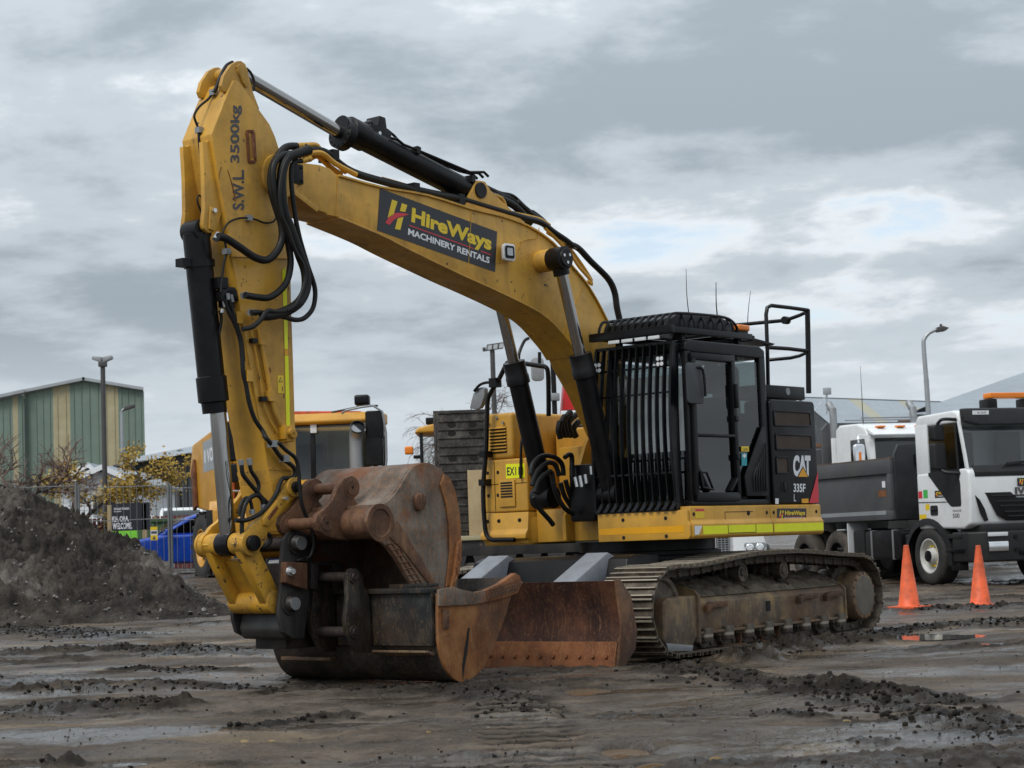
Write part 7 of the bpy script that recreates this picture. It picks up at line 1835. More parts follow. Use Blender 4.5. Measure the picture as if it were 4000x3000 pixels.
    MB().lathe((x0 - .25, .1, zr - .95), (0, 1, 0), [(0, .10), (.05, .10)], 16).build('mirror', MAT['black'], r)
low_loader()
def red_truck():
    D = 36.0; c = wp(2215, 1560, D); zg = gz(c.x, D)
    t = empty('red_truck', (c.x, D, zg), 0, 'red truck cab glimpsed behind the excavator boom', 'truck')
    zb = wp(2215, 1602, D).z - zg; x0 = wp(2194, 1600, D).x - c.x
    MB().plate([(x0, zb), (x0 + .9, zb), (x0 + .9, zb + .8), (x0 + .25, zb + .8), (x0 + .08, zb + .65)], 0, 2).build('cab', MAT['red'], t, .05)
    MB().box(x0 - .02, x0 + 2.2, -.05, 2, zb - .30, zb - .01).build('sill', MAT['white'], t, .02); MB().box(x0, x0 + 2.2, 0, 2, .5, zb - .3).build('chassis', MAT['black'], t, .05)
    MB().bar((x0 + .02, -.01, zb + .62), (x0 + 1.0, -.01, zb + .60), .02, .03).build('cab_seam', HO, t)
    for i, x in enumerate((x0 - .13,)): MB().tube([(x, 0, .8), (x, 0, zb + .9)], .05, 10).build('exhaust', MAT['black'], t); MB().box(x - .1, x + .1, -.1, .1, zb + .18, zb + .32).build('bracket', MAT['grey_metal'], t, .02)
    MB().prism([(x0 - .42 + a_, -.05, zb + .78 + b_) for a_, b_ in rrect(-.12, .12, -.22, .22, .08)], (0, .1, 0)).build('mirror', MAT['grey_metal'], t, .03)
    for x in (.5, 1.8):
        MB().lathe((x, -.1, .5), (0, 1, 0), [(0, .3), (0, .5), (.3, .5), (.3, .3)], 24).build('wheel', MAT['tyre'], t)
red_truck()
def white_lorry():
    D = 30.5; c = wp(2930, 2150, D); zg = gz(c.x, D)
    t = empty('white_lorry', (c.x, D, zg), 0, 'white lorry front with twin round headlamps, seen under the excavator platform', 'truck')
    X = lambda px: wp(px, 2130, D).x - c.x
    Zz = lambda py: wp(2930, py, D).z - zg
    xr = X(2996)
    W = MAT['white']
    fr = [(X(2865), Zz(2200)), (xr, Zz(2200)), (xr - .01, Zz(2120)), (xr - .06, Zz(2085)), (xr - .16, Zz(2050)), (X(2865), Zz(2040))]
    MB().prism([(x, 0, z_) for x, z_ in fr], (0, 1.2, 0)).build('wing', W, t, .03, 3)
    MB().prism([(x - .0, .1, z_) for x, z_ in ((X(2700), Zz(2170)), (X(2866), Zz(2170)), (X(2866), Zz(2040)), (X(2700), Zz(2040)))], (0, 1.0, 0)).build('bonnet', W, t, .02)
    g = MB().box(X(2800), X(2852), .06, .10, Zz(2160), Zz(2080)).build('grille', MAT['black'], t)
    for i in range(9): z_ = Zz(2155) + (Zz(2085) - Zz(2155)) * i / 8; MB().box(X(2801), X(2851), .045, .062, z_ - .008, z_ + .006).build('grille_bar', MAT['grey_metal'], g)
    for i in range(4): x = X(2805) + (X(2848) - X(2805)) * i / 3; MB().box(x - .006, x + .006, .04, .061, Zz(2160), Zz(2082)).build('grille_post', MAT['grey_metal'], g)
    MB().prism([(X(2907) + a_, -.012, Zz(2142) + b_) for a_, b_ in rrect(0, X(2992) - X(2907), 0, Zz(2120) - Zz(2142), .03)], (0, .02, 0)).build('lamp_housing', MAT['grey_metal'], t, .006)
    for px in (2928, 2967):
        cc = Vector((X(px), -.014, Zz(2140))); MB().lathe(cc, (0, -1, 0), [(0, .07), (.012, .066), (.02, .05), (.012, .045)], 22).build('headlight', MAT['chrome_bright'], t); MB().lathe(cc, (0, -1, 0), [(0, .048), (.014, .04), (.02, .01)], 18).build('lamp_lens', MAT['lens'], t)
    MB().box(X(2720), X(2962), -.25, .2, Zz(2220), Zz(2200)).build('bumper', W, t, .02)
    MB().box(X(2720), X(2990), .15, 3.5, Zz(2260), Zz(2205)).build('chassis', MAT['black'], t, .03)
    MB().box(X(2560), X(2980), 1.2, 3.0, Zz(2150), Zz(1800)).build('cab', W, t, .08, 3)
    for px in (2690, 2985): MB().lathe((X(px), .55, .46), (1, 0, 0), [(-.13, .25), (-.13, .46), (.13, .46), (.13, .25)], 26).build('wheel', MAT['tyre'], t)
white_lorry()

# ------------------------------------------------------------------ boundary: mesh fence, sign, bin, car, paling fence, house, sheds
def mesh_fence():
    D = 47.0
    xs = [260, 515, 672, 855, 1010]
    for k, (p0, p1, lb) in enumerate(((60, 307, 'temporary mesh fence panel behind the dirt pile'), (307, 668, 'temporary mesh fence panel in front of the welcome sign'), (668, 1035, 'temporary mesh fence panel in front of the blue car'))):
        A = wp(p0, 2230, D); B = wp(p1, 2230, D); zg = gz((A.x + B.x) / 2, D); w = B.x - A.x
        o = empty('mesh_fence', (A.x, D + .02 * k, zg), 0, lb, 'fence', 'temporary mesh fence panels')
        zt = wp((p0 + p1) / 2, 1895, D).z - zg
        for x in (.03, w - .03): MB().cyl((x, 0, .0), (x, 0, zt + .05), .03, 10).build('post', MAT['fence_grey'], o)
        for z_ in (.12, zt * .62, zt - .04): MB().cyl((0, 0, z_), (w, 0, z_), .012, 6).build('rail', MAT['fence_grey'], o)
        me = None; n = int(w / .155)
        for i in range(1, n):
            if me is None: me = MB().cyl((0, 0, .1), (0, 0, zt), .007, 5).mesh('wire', MAT['fence_grey'])
            q = link('wire', me, o); q.location = (w * i / n, -.014, 0)
        if k == 2:
            q = wp(602, 2090, D); xx = q.x - A.x
            for z0, z1, c_, nm in ((2070, 2058, 'decal_yellow', 'warning_board'), (2090, 2071, 'decal_white', 'notice_board'), (2110, 2090, 'decal_yellow', 'warning_board')):
                za, zb = wp(602, z0, D).z - zg, wp(602, z1, D).z - zg
                MB().box(xx - .085, xx + .085, -.045, -.035, za, zb).build(nm, MAT[c_], o)
            za, zb = wp(602, 2107, D).z - zg, wp(602, 2093, D).z - zg
            flat('warning_triangle', [(xx - .05, -.047, za), (xx + .05, -.047, za), (xx, -.047, zb)], MAT['decal_dark'], o)
            za, zb = wp(602, 2085, D).z - zg, wp(602, 2075, D).z - zg
            flat('notice_print', [(xx - .07, -.047, za), (xx + .07, -.047, za), (xx + .07, -.047, zb), (xx - .07, -.047, zb)], MAT['decal_dark'], o)
mesh_fence()
def welcome_sign():
    D = 51.0; A = wp(437, 2095, D); B = wp(588, 2095, D); zg = gz(A.x, D)
    o = empty('welcome_sign', (A.x, D, zg), 0, 'black welcome billboard with white lettering and lime green strip', 'sign')
    zf = lambda y: wp(500, y, D).z - zg
    w = B.x - A.x; P = lambda px: wp(px, 2050, D).x - A.x
    MB().box(0, w, 0, .05, zf(2072), zf(1965)).build('board', MAT['decal_black'], o)
    MB().box(0, P(537), -.004, .05, zf(2102), zf(2073)).build('green_strip', MAT['decal_lime'], o)
    for x in (.0, w - .1): MB().box(x - .11, x, .0, .10, 0, zf(1970)).build('post', MAT['plywood'], o)
    q = lambda a, b, c, d: quadmap((P(a), -.006, zf(c)), (P(b), -.006, zf(c)), (P(b), -.006, zf(d)), (P(a), -.006, zf(d)))
    lettering('sign_text', 'KIA ORA.', q(439, 504, 2015, 2037), MAT['decal_white'], o, .03)
    lettering('sign_text', 'WELCOME.', q(440, 516, 2041, 2066), MAT['decal_white'], o, .03)
    lettering('sign_heading', 'ORANGA TAMARIKI', q(446, 506, 1982, 1991), MAT['decal_white'], o, .02)
    flat('sign_rule', [(P(446), -.006, zf(1996)), (P(475), -.006, zf(1996)), (P(475), -.006, zf(1998)), (P(446), -.006, zf(1998))], MAT['decal_white'], o)
    lettering('strip_text', 'rangatahi', q(444, 474, 2084, 2091), MAT['decal_white'], o, .01)
welcome_sign()
def green_bin():
    D = 52.5; A = wp(531, 2130, D); B = wp(650, 2130, D); zg = gz(A.x, D); zt = wp(590, 2030, D).z - zg; w = B.x - A.x
    o = empty('skip_bin', (A.x, D, zg), 0, 'dark green waste skip behind the mesh fence', 'skip bin')
    MB().plate([(.08, .0), (w - .08, .0), (w, zt), (0, zt)], 0, 1.4).build('tub', MAT['bin_green'], o, .02)
    MB().box(-.05, w + .05, -.05, 1.45, zt - .08, zt + .02).build('rim', MAT['bin_green'], o, .02)
    for x in (.35, w - .35): MB().box(x - .04, x + .04, -.03, .0, .1, zt - .1).build('side_rib', MAT['bin_green'], o, .01)
    flat('bin_label', [(.22, -.012, zt - .12), (.36, -.012, zt - .12), (.36, -.012, zt - .2), (.22, -.012, zt - .2)], MAT['decal_white'], o)
green_bin()
def paling_fence():
    D = 60.0; A = wp(345, 2100, D); B = wp(760, 2100, D); zg = gz(A.x, D); zt = wp(660, 2015, D).z - zg; w = B.x - A.x
    o = empty('paling_fence', (A.x, D, zg), 0, 'maroon picket fence behind the welcome sign and bin', 'fence')
    for z_ in (.35, zt - .3): MB().box(0, w, .02, .07, z_ - .05, z_ + .05).build('rail', MAT['maroon'], o)
    n = int(w / .13); me = MB().box(-.05, .05, 0, .02, .05, zt).mesh('picket', MAT['maroon'])
    for i in range(n): q = link('picket', me, o); q.location = (w * (i + .5) / n, 0, 0)
paling_fence()
def car(name, loc, rz, mat, label, L_=4.5, hgt=1.45, group=None):
    t = empty(name, loc, rz, label, 'car', group)
    k = hgt / 1.45
    body = [(-2.15, .32), (-2.22, .62), (-2.15, .92), (-1.9, .98), (1.0, .92), (1.75, .80), (2.15, .66), (2.22, .45), (2.15, .28), (1.95, .24), (-2.0, .24)]
    MB().plate([(x, z_ * k) for x, z_ in body], -.88, .88).build('body', mat, t, .09, 4)
    gh = [(-1.75, .94), (-1.25, 1.38), (-.9, 1.45), (-.1, 1.45), (.25, 1.36), (1.1, .90)]
    MB().plate([(x, z_ * k) for x, z_ in gh], -.72, .72).build('greenhouse', mat, t, .08, 4)
    for s in (-1, 1):
        flat('side_window', [(x, s * .722, z_ * k) for x, z_ in ((-1.45, .98), (-1.1, 1.35), (.08, 1.36), (.85, .97))], MAT['glass_dark'], t)
        MB().box(.75, .92, *sorted((s * .88, s * 1.02)), .93 * k, 1.07 * k).build('mirror', mat, t, .04, 3)
        MB().box(-.15, .08, *sorted((s * .882, s * .895)), .76 * k, .79 * k).build('door_handle', mat, t, .004)
        MB().prism([(2.12, s * .5, .62 * k), (2.0, s * .84, .64 * k), (1.85, s * .86, .70 * k), (1.98, s * .52, .72 * k)], (.04, 0, .02)).build('headlight', MAT['lens'], t, .01)
        for x in (1.38, -1.38): wheel(t, (x, s * .80, .32), .32, .21, .22, s, 'silver', 'tyre', nuts='black')
    q = [(1.02, -.62, .955 * k), (1.02, .62, .955 * k), (.33, .58, 1.335 * k), (.33, -.58, 1.335 * k)]
    flat('windscreen', [Vector(p) + Vector((.05, 0, .035)) for p in q], MAT['glass_dark'], t)
    q = [(-1.70, -.62, 1.0 * k), (-1.70, .62, 1.0 * k), (-1.30, .58, 1.34 * k), (-1.30, -.58, 1.34 * k)]
    flat('rear_window', [Vector(p) + Vector((-.05, 0, .035)) for p in q], MAT['glass_dark'], t)
    MB().box(2.17, 2.235, -.45, .45, .36 * k, .56 * k).build('grille', MAT['black'], t, .01)
    return t
D = 49.6; p = wp(770, 2236, D)
car('parked_car', (p.x, D, gz(p.x, D)), radians(180 + 18), MAT['blue'], 'bright blue sedan with pale windscreen behind the mesh fence', hgt=1.5)
D = 62.0; p = wp(370, 2050, D); car('parked_car', (p.x + .3, D + 1.5, gz(p.x, D) + .12), radians(185), MAT['white'], 'white car partly hidden behind the welcome sign', group='white cars behind the picket fence', hgt=1.75)
p = wp(715, 2050, 64.0); car('parked_car', (p.x, 64.5, gz(p.x, 64) + .25), radians(95), MAT['white'], 'white car behind the picket fence, beside the hauler wheels', group='white cars behind the picket fence', hgt=1.75)

def boards(root, nm, x0, x1, y, z0, z1, h, mat, fn=None):
    """weatherboards, each lapping the one below"""
    n = max(1, int((z1 - z0) / h))
    for i in range(n):
        za = z0 + (z1 - z0) * i / n; zb = z0 + (z1 - z0) * (i + 1) / n
        a, b = (x0, x1) if fn is None else fn((za + zb) / 2)
        if b - a < .1: continue
        MB().prism([(a, y - .03, za), (a, y - .008, zb), (a, y + .02, zb), (a, y + .02, za)], (b - a, 0, 0)).build(nm, mat, root)
def house():
    D = 68.0; zg = gz(-12, D); X = lambda px: wp(px, 2000, D).x; Zf = lambda py, px=420: wp(px, py, D).z - zg
    o = empty('weatherboard_house', (X(320), D, zg), 0, 'white weatherboard house with low gable roof behind the bare tree', 'house')
    x0 = X(320)
    for k, (pl, pk, pr, ye, yp, dy) in enumerate(((232, 410, 560, 1898, 1832, 0.0), (130, 285, 350, 1865, 1806, 3.0))):
        a, m_, b = X(pl) - x0, X(pk) - x0, X(pr) - x0; ze, zp = Zf(ye), Zf(yp)
        MB().prism([(a + .3, dy + .03, 0), (b - .3, dy + .03, 0), (b - .3, dy + .03, ze + .05), (m_, dy + .03, zp - .06), (a + .3, dy + .03, ze + .05)], (0, 8 - dy, 0)).build('wall', MAT['weatherboard'], o)
        def span(z_, a=a, b=b, m_=m_, ze=ze, zp=zp):
            if z_ < ze: return a + .3, b - .3
            t = (z_ - ze) / (zp - ze); return a + .3 + (m_ - a - .3) * t, b - .3 - (b - .3 - m_) * t
        boards(o, 'weatherboard', 0, 0, dy, 0, zp - .1, .16, MAT['weatherboard'], span)
        for A, B in (((a, ze - .02), (m_, zp + .06)), ((b, ze - .02), (m_, zp + .06))):
            MB().prism([(A[0], dy - .4, A[1]), (B[0], dy - .4, B[1]), (B[0], dy - .4, B[1] + .08), (A[0], dy - .4, A[1] + .08)], (0, 8.5 - dy, 0)).build('roof', MAT['roof_grey'], o, .01)
            MB().prism([(A[0], dy - .45, A[1] - .10), (B[0], dy - .45, B[1] - .10), (B[0], dy - .45, B[1] + .09), (A[0], dy - .45, A[1] + .09)], (0, .04, 0)).build('barge_board', MAT['decal_white'], o)
    f = MB().box(X(363) - x0, X(460) - x0, -.08, -.03, Zf(2012), Zf(1930)).build('window', MAT['white'], o)
    flat('pane', [(X(366) - x0, -.085, Zf(2009)), (X(457) - x0, -.085, Zf(2009)), (X(457) - x0, -.085, Zf(1933)), (X(366) - x0, -.085, Zf(1933))], MAT['glass_dark'], f)
    MB().box(X(366) - x0, X(457) - x0, -.078, -.07, Zf(2009), Zf(1933)).build('dark_interior', HO, f)
house()
def ribbed(root, nm, P0, P1, z0, zt0, zt1, mat, pitch=.6, rib=.06):
    """wall sheet from P0 to P1 with a sloping top and standing ribs"""
    P0 = Vector(P0); P1 = Vector(P1); d = P1 - P0; n = Vector((d.y, -d.x, 0)).normalized(); L_ = d.length
    if n.y > 0: n = -n
    w = MB().prism([(P0.x, P0.y, z0), (P1.x, P1.y, z0), (P1.x, P1.y, zt1), (P0.x, P0.y, zt0)], -n * .15).build(nm, mat, root)
    k = int(L_ / pitch); m = MB()
    for i in range(k):
        t = (i + .5) / k; q = P0 + d * t; zt = zt0 + (zt1 - zt0) * t
        e = d.normalized() * rib * .5
        m.add([q - e * 2 + n * .001 + Vector((0, 0, z0)), q - e + n * rib + Vector((0, 0, z0)), q + e + n * rib + Vector((0, 0, z0)), q + e * 2 + n * .001 + Vector((0, 0, z0)),
               q - e * 2 + n * .001 + Vector((0, 0, zt)), q - e + n * rib + Vector((0, 0, zt)), q + e + n * rib + Vector((0, 0, zt)), q + e * 2 + n * .001 + Vector((0, 0, zt))], [(0, 1, 5, 4), (1, 2, 6, 5), (2, 3, 7, 6)])
    tag(m.build('wall_ribs', mat, w, smooth=0), kind='stuff')
    return w
def green_shed():
    D = 150.0; zg = gz(-40, D)
    o = empty('green_warehouse', tuple(wp(335, 2100, D).xy) + (zg,), 0, 'tall green corrugated warehouse with tan vertical panels', 'warehouse')
    ox = o.location.x; X = lambda px: wp(px, 1700, D).x - ox; Zf = lambda px, py: wp(px, py, D).z - zg
    pts = [(103, 1536), (209, 1514), (275, 1500), (335, 1487), (401, 1497), (464, 1508), (564, 1527)]
    for i, ((pa, ya), (pb, yb)) in enumerate(zip(pts, pts[1:])):
        tan_ = i in (1, 4)
        ribbed(o, 'tan_panel' if tan_ else 'wall_panel', (X(pa), 0, 0), (X(pb), 0, 0), 0, Zf(pa, ya), Zf(pb, yb), MAT['tan_wall' if tan_ else 'green_wall'], .45, .07)
    for a, b in ((pts[0], pts[3]), (pts[3], pts[6])):
        MB().prism([(X(a[0]) - .1, -.5, Zf(*a) + .02), (X(b[0]) + .1, -.5, Zf(*b) + .02), (X(b[0]) + .1, -.5, Zf(*b) + .25), (X(a[0]) - .1, -.5, Zf(*a) + .25)], (-10, 40, 0)).build('roof', MAT['galv'], o)
    # left wing set forward
    q = [(-60, 1572), (2, 1558), (55, 1548), (75, 1544), (105, 1538)]
    for i, ((pa, ya), (pb, yb)) in enumerate(zip(q, q[1:])):
        tan_ = i in (0, 2); ribbed(o, 'tan_panel' if tan_ else 'wall_panel', (X(pa), -.3, 0), (X(pb), -.3, 0), 0, Zf(pa, ya) - .1, Zf(pb, yb) - .1, MAT['tan_wall' if tan_ else 'green_wall'], .45, .07)
    MB().prism([(X(-60), -.9, Zf(-60, 1572)), (X(107), -.9, Zf(105, 1536)), (X(107), -.9, Zf(105, 1536) + .25), (X(-60), -.9, Zf(-60, 1572) + .25)], (-6, 20, 0)).build('roof', MAT['galv'], o)
    MB().box(X(102), X(105), -.45, -.35, 0, Zf(105, 1560)).build('down_pipe', MAT['dark_wall'], o)
    MB().prism([(X(563) - .1, .16, 0), (X(563), .16, 0), (X(563), .16, Zf(564, 1530)), (X(563) - .1, .16, Zf(564, 1530))], (-10, 39, 0)).build('end_wall', MAT['green_wall'], o)
green_shed()
def dark_shed():
    D = 95.0; zg = gz(-20, D); o = empty('dark_warehouse', tuple(wp(700, 2100, D).xy) + (zg,), 0, 'dark grey warehouse with pale roof and small chimney', 'warehouse')
    ox = o.location.x; X = lambda px, d=D: wp(px, 1800, d).x - ox; Zf = lambda px, py, d=D: wp(px, py, d).z - zg
    w = ribbed(o, 'wall', (X(440), 0, 0), (X(1010), 0, 0), 0, Zf(560, 1812), Zf(900, 1735), MAT['dark_wall'], .9, .10)
    for px in (480, 510, 560, 600, 655): MB().box(X(px) - .35, X(px) + .35, -.16, -.12, .1, Zf(px, 1830)).build('wall_panel', MAT['black'], o)
    MB().box(X(664), X(700), -.16, -.12, Zf(680, 2000), Zf(680, 1830)).build('grey_door', MAT['pole_dark'], o); MB().box(X(675), X(688), -.18, -.155, Zf(680, 1843), Zf(680, 1839)).build('wall_lamp', MAT['decal_white'], o)
    d2 = D + 16
    MB().add([(X(430), -.6, Zf(560, 1812) - .15), (X(1010), -.6, Zf(900, 1735) + .1), (X(1000, d2), 16, Zf(900, 1715, d2) + .2), (X(560, d2), 16, Zf(570, 1792, d2) + .2)], [(0, 1, 2, 3)]).build('roof', MAT['roof_grey'], o)
    c = MB().box(X(588), X(610), 8, 10, 0, Zf(600, 1733)).build('chimney', MAT['pole_dark'], o)
    MB().plate([(X(582), Zf(600, 1731)), (X(617), Zf(600, 1731)), (X(602), Zf(600, 1723))], 7.6, 10.4).build('chimney_cap', MAT['galv'], c)
dark_shed()
def right_sheds():
    D = 85.0; zg = gz(20, D); o = empty('grey_roof_shed', tuple(wp(3300, 2100, D).xy) + (zg,), 0, 'long shed with pale grey roof, translucent strips and black gable wall', 'shed')
    ox = o.location.x; W_ = lambda px, py, d=D: Vector((wp(px, py, d).x - ox, d - D, wp(px, py, d).z - zg))
    e0, e1 = W_(3180, 1640), W_(3640, 1890); r0, r1 = W_(3120, 1556, D + 14), W_(3760, 1572, D + 14)
    # roof plane: near eave to far ridge, split into sheets
    A, B, C_, D_ = W_(3390, 1782), W_(4000, 1800), W_(3700, 1572, D + 16), W_(3120, 1553, D + 16)
    n = 12
    for i in range(n):
        t0, t1 = i / n, (i + 1) / n
        mt = 'roof_yellow' if i in (4, 8) else 'roof_grey'
        # strips run from the ridge down to the gutter
        MB().add([A + (B - A) * t0, A + (B - A) * t1, D_ + (C_ - D_) * t1, D_ + (C_ - D_) * t0], [(0, 1, 2, 3)]).build('roof_sheet', MAT[mt], o, smooth=0)
    MB().prism([D_, C_, C_ + Vector((0, 0, .05)), D_ + Vector((0, 0, .05))], (0, .2, 0)).build('ridge_cap', MAT['dark_wall'], o)
    g0, g1 = W_(3100, 1620), W_(3480, 1830)
    dl = Vector((D_.x, D_.y, 0)); al = Vector((A.x, A.y, 0))
    MB().prism([dl, al, A - Vector((0, 0, .08)), D_ - Vector((0, 0, .08))], (.12, .02, 0)).build('gable_wall', MAT['dark_wall'], o)
    MB().prism([al, Vector((B.x, B.y, 0)), B - Vector((0, 0, .08)), A - Vector((0, 0, .08))], (0, .12, 0)).build('side_wall', MAT['dark_wall'], o)
    # aerial on the roof
    p0, p1 = W_(3230, 1618, D + 4), W_(3230, 1532, D + 4); ae = MB(); ae.cyl(p0, p1, .03, 8); ae.build('aerial_mast', MAT['galv'], o)
    q = W_(3231, 1528, D + 4); MB().box(q.x - .18, q.x + .18, q.y - .1, q.y + .1, q.z - .16, q.z + .16).build('aerial_box', MAT['galv'], o, .03)
    MB().cyl(W_(3185, 1600, D + 4), W_(3228, 1545, D + 4), .015, 6).build('aerial_stay', MAT['galv'], o)
    # second shed at the right
    D2 = 70.0; o2 = empty('hip_roof_shed', tuple(wp(3800, 2100, D2).xy) + (zg,), 0, 'pale grey hip roofed shed rising above the white truck cab', 'shed')
    ox2 = o2.location.x; V_ = lambda px, py, d=D2: Vector((wp(px, py, d).x - ox2, d - D2, wp(px, py, d).z - zg))
    a, b, c, d = V_(3510, 1628), V_(4350, 1640), V_(4350, 1330, D2 + 18), V_(3740, 1566, D2 + 18)
    MB().add([a, b, c, d], [(0, 1, 2, 3)]).build('roof', MAT['roof_grey'], o2)
    MB().add([b, b + Vector((30, 0, 0)), c + Vector((30, 0, 0)), c], [(0, 1, 2, 3)]).build('roof', MAT['roof_grey'], o2)
    MB().prism([Vector((b.x, .3, 0)), Vector((b.x + 30, .3, 0)), b + Vector((30, .3, -.1)), b + Vector((0, .3, -.1))], (0, 10, 0)).build('wall', MAT['dark_wall'], o2)
    MB().prism([Vector((a.x + .5, .3, 0)), Vector((b.x, .3, 0)), b + Vector((0, .3, -.1)), a + Vector((.5, .3, -.1))], (0, 10, 0)).build('wall', MAT['dark_wall'], o2)
    e, f, g = V_(3560, 1612), V_(3620, 1585), V_(3625, 1606); MB().prism([e + Vector((0, -.5, 0)), g + Vector((0, -.5, 0)), f + Vector((0, -.5, 0))], (0, 1, 0)).build('dormer', MAT['black'], o2)
    MB().box(a.x, V_(3640, 1640).x, -.3, .2, a.z - .45, a.z - .12).build('fascia', MAT['rust_brown'], o2)
    # small cream roof and red gable between the sheds
    D3 = 60.0; zg3 = gz(14, D3); o3 = empty('site_hut', tuple(wp(3230, 2100, D3).xy) + (zg3,), 0, 'low cream hut roof with red gable behind the dump body', 'hut')
    X3 = lambda px: wp(px, 1750, D3).x - o3.location.x; Z3 = lambda py: wp(3230, py, D3).z - zg3
    MB().box(X3(3185), X3(3285), 0, 3, 0, Z3(1745)).build('wall', MAT['shade_white'], o3); MB().box(X3(3180), X3(3290), -.2, 3.2, Z3(1745), Z3(1733)).build('roof', MAT['rust_grey'], o3)
    MB().plate([(X3(3240), Z3(1735)), (X3(3285), Z3(1735)), (X3(3285), Z3(1706)), (X3(3265), Z3(1706))], .5, 1.5).build('red_gable', MAT['red'], o3)
right_sheds()

# ------------------------------------------------------------------ lamp posts
def pole(px, ytop, D, r0, r1, mat, label, head):
    p = wp(px, 2050, D); zg = gz(p.x, D); q = wp(px, ytop, D); h = q.z - zg
    xt = q.x - p.x
    o = empty('lamp_post', (p.x, D, zg), 0, label, 'lamp post')
    MB().cyl((0, 0, 0), (0, 0, h), r0, 12, r1).build('post', MAT[mat], o)
    head(o, 0, h); return o
def head_twin(o, x, h):
    MB().box(-.12, .12, -.12, .12, h - .1, h + .06).build('bracket', MAT['pole_dark'], o, .02)
    for s in (-1, 1): l = MB().prism([(s * .02, -.12, h + .02), (s * .32, -.12, h + .14), (s * .30, -.12, h + .24), (s * .0, -.12, h + .2)], (0, .24, 0)).build('flood_lamp', MAT['grey_metal'], o, .02)
pole(413, 1420, 60, .085, .075, 'pole_dark', 'tall dark lamp post with twin flood head beside the green warehouse', head_twin)
def head_arm(o, x, h):
    MB().tube([(0, 0, h - .05), (.05, 0, h + .1), (.35, 0, h + .2)], .05, 8, 4).build('lamp_arm', MAT['grey_metal'], o); MB().plate([(.05, h + .05), (.55, h + .18), (.6, h + .32), (.2, h + .28)], -.15, .15).build('lamp_head', MAT['pole_dark'], o, .03)
pole(484, 1610, 85, .12, .07, 'galv', 'pale slender lamp post in front of the green warehouse', head_arm)
def head_panel(o, x, h):
    k = MB().prism([(-.2, -.12, h - .1), (.34, -.12, h - .04), (.38, -.12, h + .16), (-.16, -.12, h + .1)], (0, .10, .0)).build('flood_lamp', MAT['pole_dark'], o, .01)
    for i in range(3): x0 = -.15 + .18 * i; flat('lamp_pane', [(x0, -.123, h - .07 + .02 * i), (x0 + .13, -.123, h - .055 + .02 * i), (x0 + .15, -.123, h + .08 + .02 * i), (x0 + .02, -.123, h + .065 + .02 * i)], MAT['lamp_face'], k)
    MB().box(-.30, -.2, -.05, .05, h - .1, h + .02).build('sensor', MAT['pole_dark'], o, .01)
pole(1947, 1358, 60, .085, .075, 'pole_dark', 'lamp post with square floodlight behind the excavator boom', head_panel)
def curved_lamp():
    D = 62.0; p = wp(3640, 2050, D); zg = gz(p.x, D)
    o = empty('lamp_post', (p.x, D, zg), 0, 'grey street lamp with curved arm above the white truck', 'lamp post')
    L_ = [wp(*q, D) - Vector((p.x, D, zg)) for q in ((3627, 1620), (3618, 1480), (3608, 1350), (3612, 1322), (3628, 1302), (3650, 1291), (3664, 1287))]
    L_ = [Vector((L_[0].x, 0, 0))] + [Vector((q.x, 0, q.z)) for q in L_]
    MB().tube(L_[:3], .08, 10).build('post', MAT['galv'], o); MB().tube(L_[2:], [.075, .05], 10, 5).build('arm', MAT['galv'], o)
    e = L_[-1]; MB().plate([(e.x - .05, e.z - .09), (e.x + .22, e.z - .06), (e.x + .34, e.z + .03), (e.x + .14, e.z + .10), (e.x - .06, e.z + .06)], -.15, .15).build('lamp_head', MAT['pole_dark'], o, .02)
    MB().cyl((e.x + .1, 0, e.z + .08), (e.x + .1, 0, e.z + .17), .04, 10).build('photo_cell', MAT['pole_dark'], o)
curved_lamp()

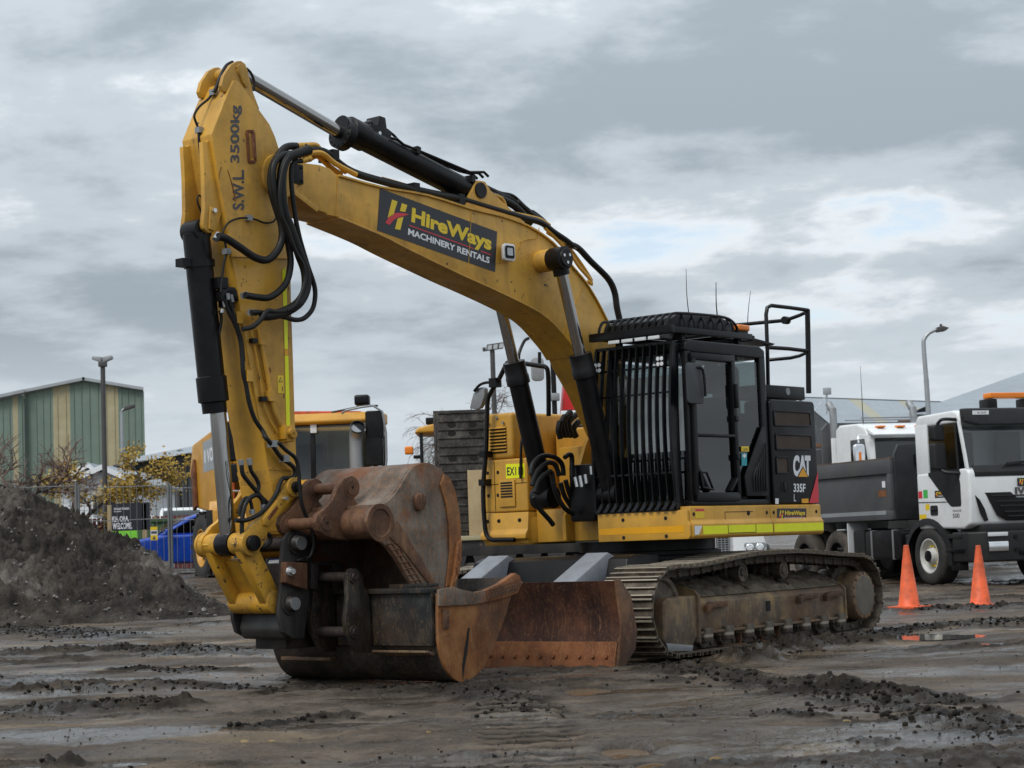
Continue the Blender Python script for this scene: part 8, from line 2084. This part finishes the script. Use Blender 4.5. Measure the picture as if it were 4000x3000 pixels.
# ------------------------------------------------------------------ trees
def tree(name, base, h, spread, seed, label, mat, group=None, leaf=None, nl=0, droop=0.0, depth=5, lean=(0, 0), tr=.12, fork=.22, split=(2, 3)):
    rng = random.Random(seed)
    o = empty(name, base, 0, label, 'tree', group)
    trunk = MB(); twigs = MB(); tips = []
    def grow(p, d, L_, r, lv):
        pts = [p]; q = p
        n = 4
        for i in range(n):
            d = (d + Vector((rng.gauss(0, .17), rng.gauss(0, .17), rng.gauss(0, .10) - droop * (depth - lv == 0) * .25 - droop * .08 * max(0, 3 - lv)))).normalized()
            q = q + d * L_ / n; pts.append(q)
        (trunk if lv > depth - 3 else twigs).tube(pts, [r, r * .62], 6 if lv > depth - 3 else 3)
        if lv <= 1: tips.extend(pts[1:])
        if lv == 0: return
        k = rng.randint(*split) + (1 if lv < depth - 1 else 0)
        for i in range(k):
            s = rng.uniform(.45, 1.0); b = pts[min(n, int(s * n + .5))]
            ax = Vector((rng.gauss(0, 1), rng.gauss(0, 1) * .8, rng.gauss(0, .35))).normalized()
            nd = (d * rng.uniform(.55, .9) + ax * spread + Vector((0, 0, .12))).normalized()
            grow(b, nd, L_ * rng.uniform(.62, .82), r * .64, lv - 1)
    grow(Vector((0, 0, 0)), Vector((lean[0], lean[1], 1)).normalized(), h * .32, tr, depth)
    trunk.build('trunk', MAT[mat], o); cr = twigs.build('crown', MAT['twig' if leaf is None else mat], o)
    if leaf:
        m = MB()
        for _ in range(nl):
            p = rng.choice(tips) + Vector((rng.gauss(0, .12), rng.gauss(0, .12), rng.gauss(0, .1)))
            u_ = Vector((rng.gauss(0, 1), rng.gauss(0, 1), rng.gauss(0, 1))).normalized() * rng.uniform(.018, .042); v_ = u_.orthogonal().normalized() * u_.length * rng.uniform(.5, .9)
            m.add([p - u_ - v_, p + u_ - v_, p + u_ + v_, p - u_ + v_], [(0, 1, 2, 3)])
        tag(m.build('leaves', MAT[leaf], o, smooth=0), kind='stuff')
    return o
def plant(px, D, h, **k):
    p = wp(px, 2000, D); return (p.x, D, gz(p.x, D))
g1 = 'bare trees by the boundary'
tree('bare_tree', plant(70, 57, 0), 6.2, .75, 11, 'dark bare tree at the far left in front of the green warehouse', 'bark_dark', g1, depth=6, tr=.17, lean=(.15, 0))
tree('autumn_tree', plant(250, 60, 0), 7.4, .95, 23, 'spreading tree with sparse yellow leaves left of the tall dark lamp post', 'bark', g1, leaf='leaf_yellow', nl=3600, depth=6, tr=.13, lean=(-.1, 0), split=(1, 2))
tree('autumn_tree', plant(345, 61, 0), 7.4, .95, 37, 'tree with sparse yellow leaves reaching right past the dark lamp post', 'bark', g1, leaf='leaf_yellow', nl=3000, depth=6, tr=.12, lean=(.45, 0), split=(1, 2))
g2 = 'bare birches behind the machines'
tree('birch_tree', plant(1560, 58, 0), 5.6, .55, 5, 'bare drooping birch between the hauler exhaust and the yellow machine', 'twig', g2, depth=6, tr=.09, droop=.9)
tree('birch_tree', plant(1650, 62, 0), 5.4, .55, 8, 'thin bare birch directly behind the amber beacon', 'twig', g2, depth=6, tr=.08, droop=.9)
tree('birch_tree', plant(1900, 72, 0), 8.2, .55, 15, 'bare drooping birch behind the excavator mirror', 'twig', g2, depth=6, tr=.10, droop=1.0)
tree('birch_tree', plant(2010, 74, 0), 7.8, .55, 19, 'bare birch behind the boom cylinder', 'twig', g2, depth=6, tr=.10, droop=1.0)

for o in bpy.data.objects:
    if o.name.split('.')[0] in ('bolt_hole', 'bolt_heads', 'hose_fitting', 'pipe_clamp', 'cable_clip', 'cap_bolts', 'cover_bolts', 'edge_bolts', 'wheel_nuts', 'vent_slot', 'hatch_seam', 'panel_seam', 'guard_foot', 'manifold', 'tread') and o.type == 'MESH':
        o['kind'] = 'stuff'
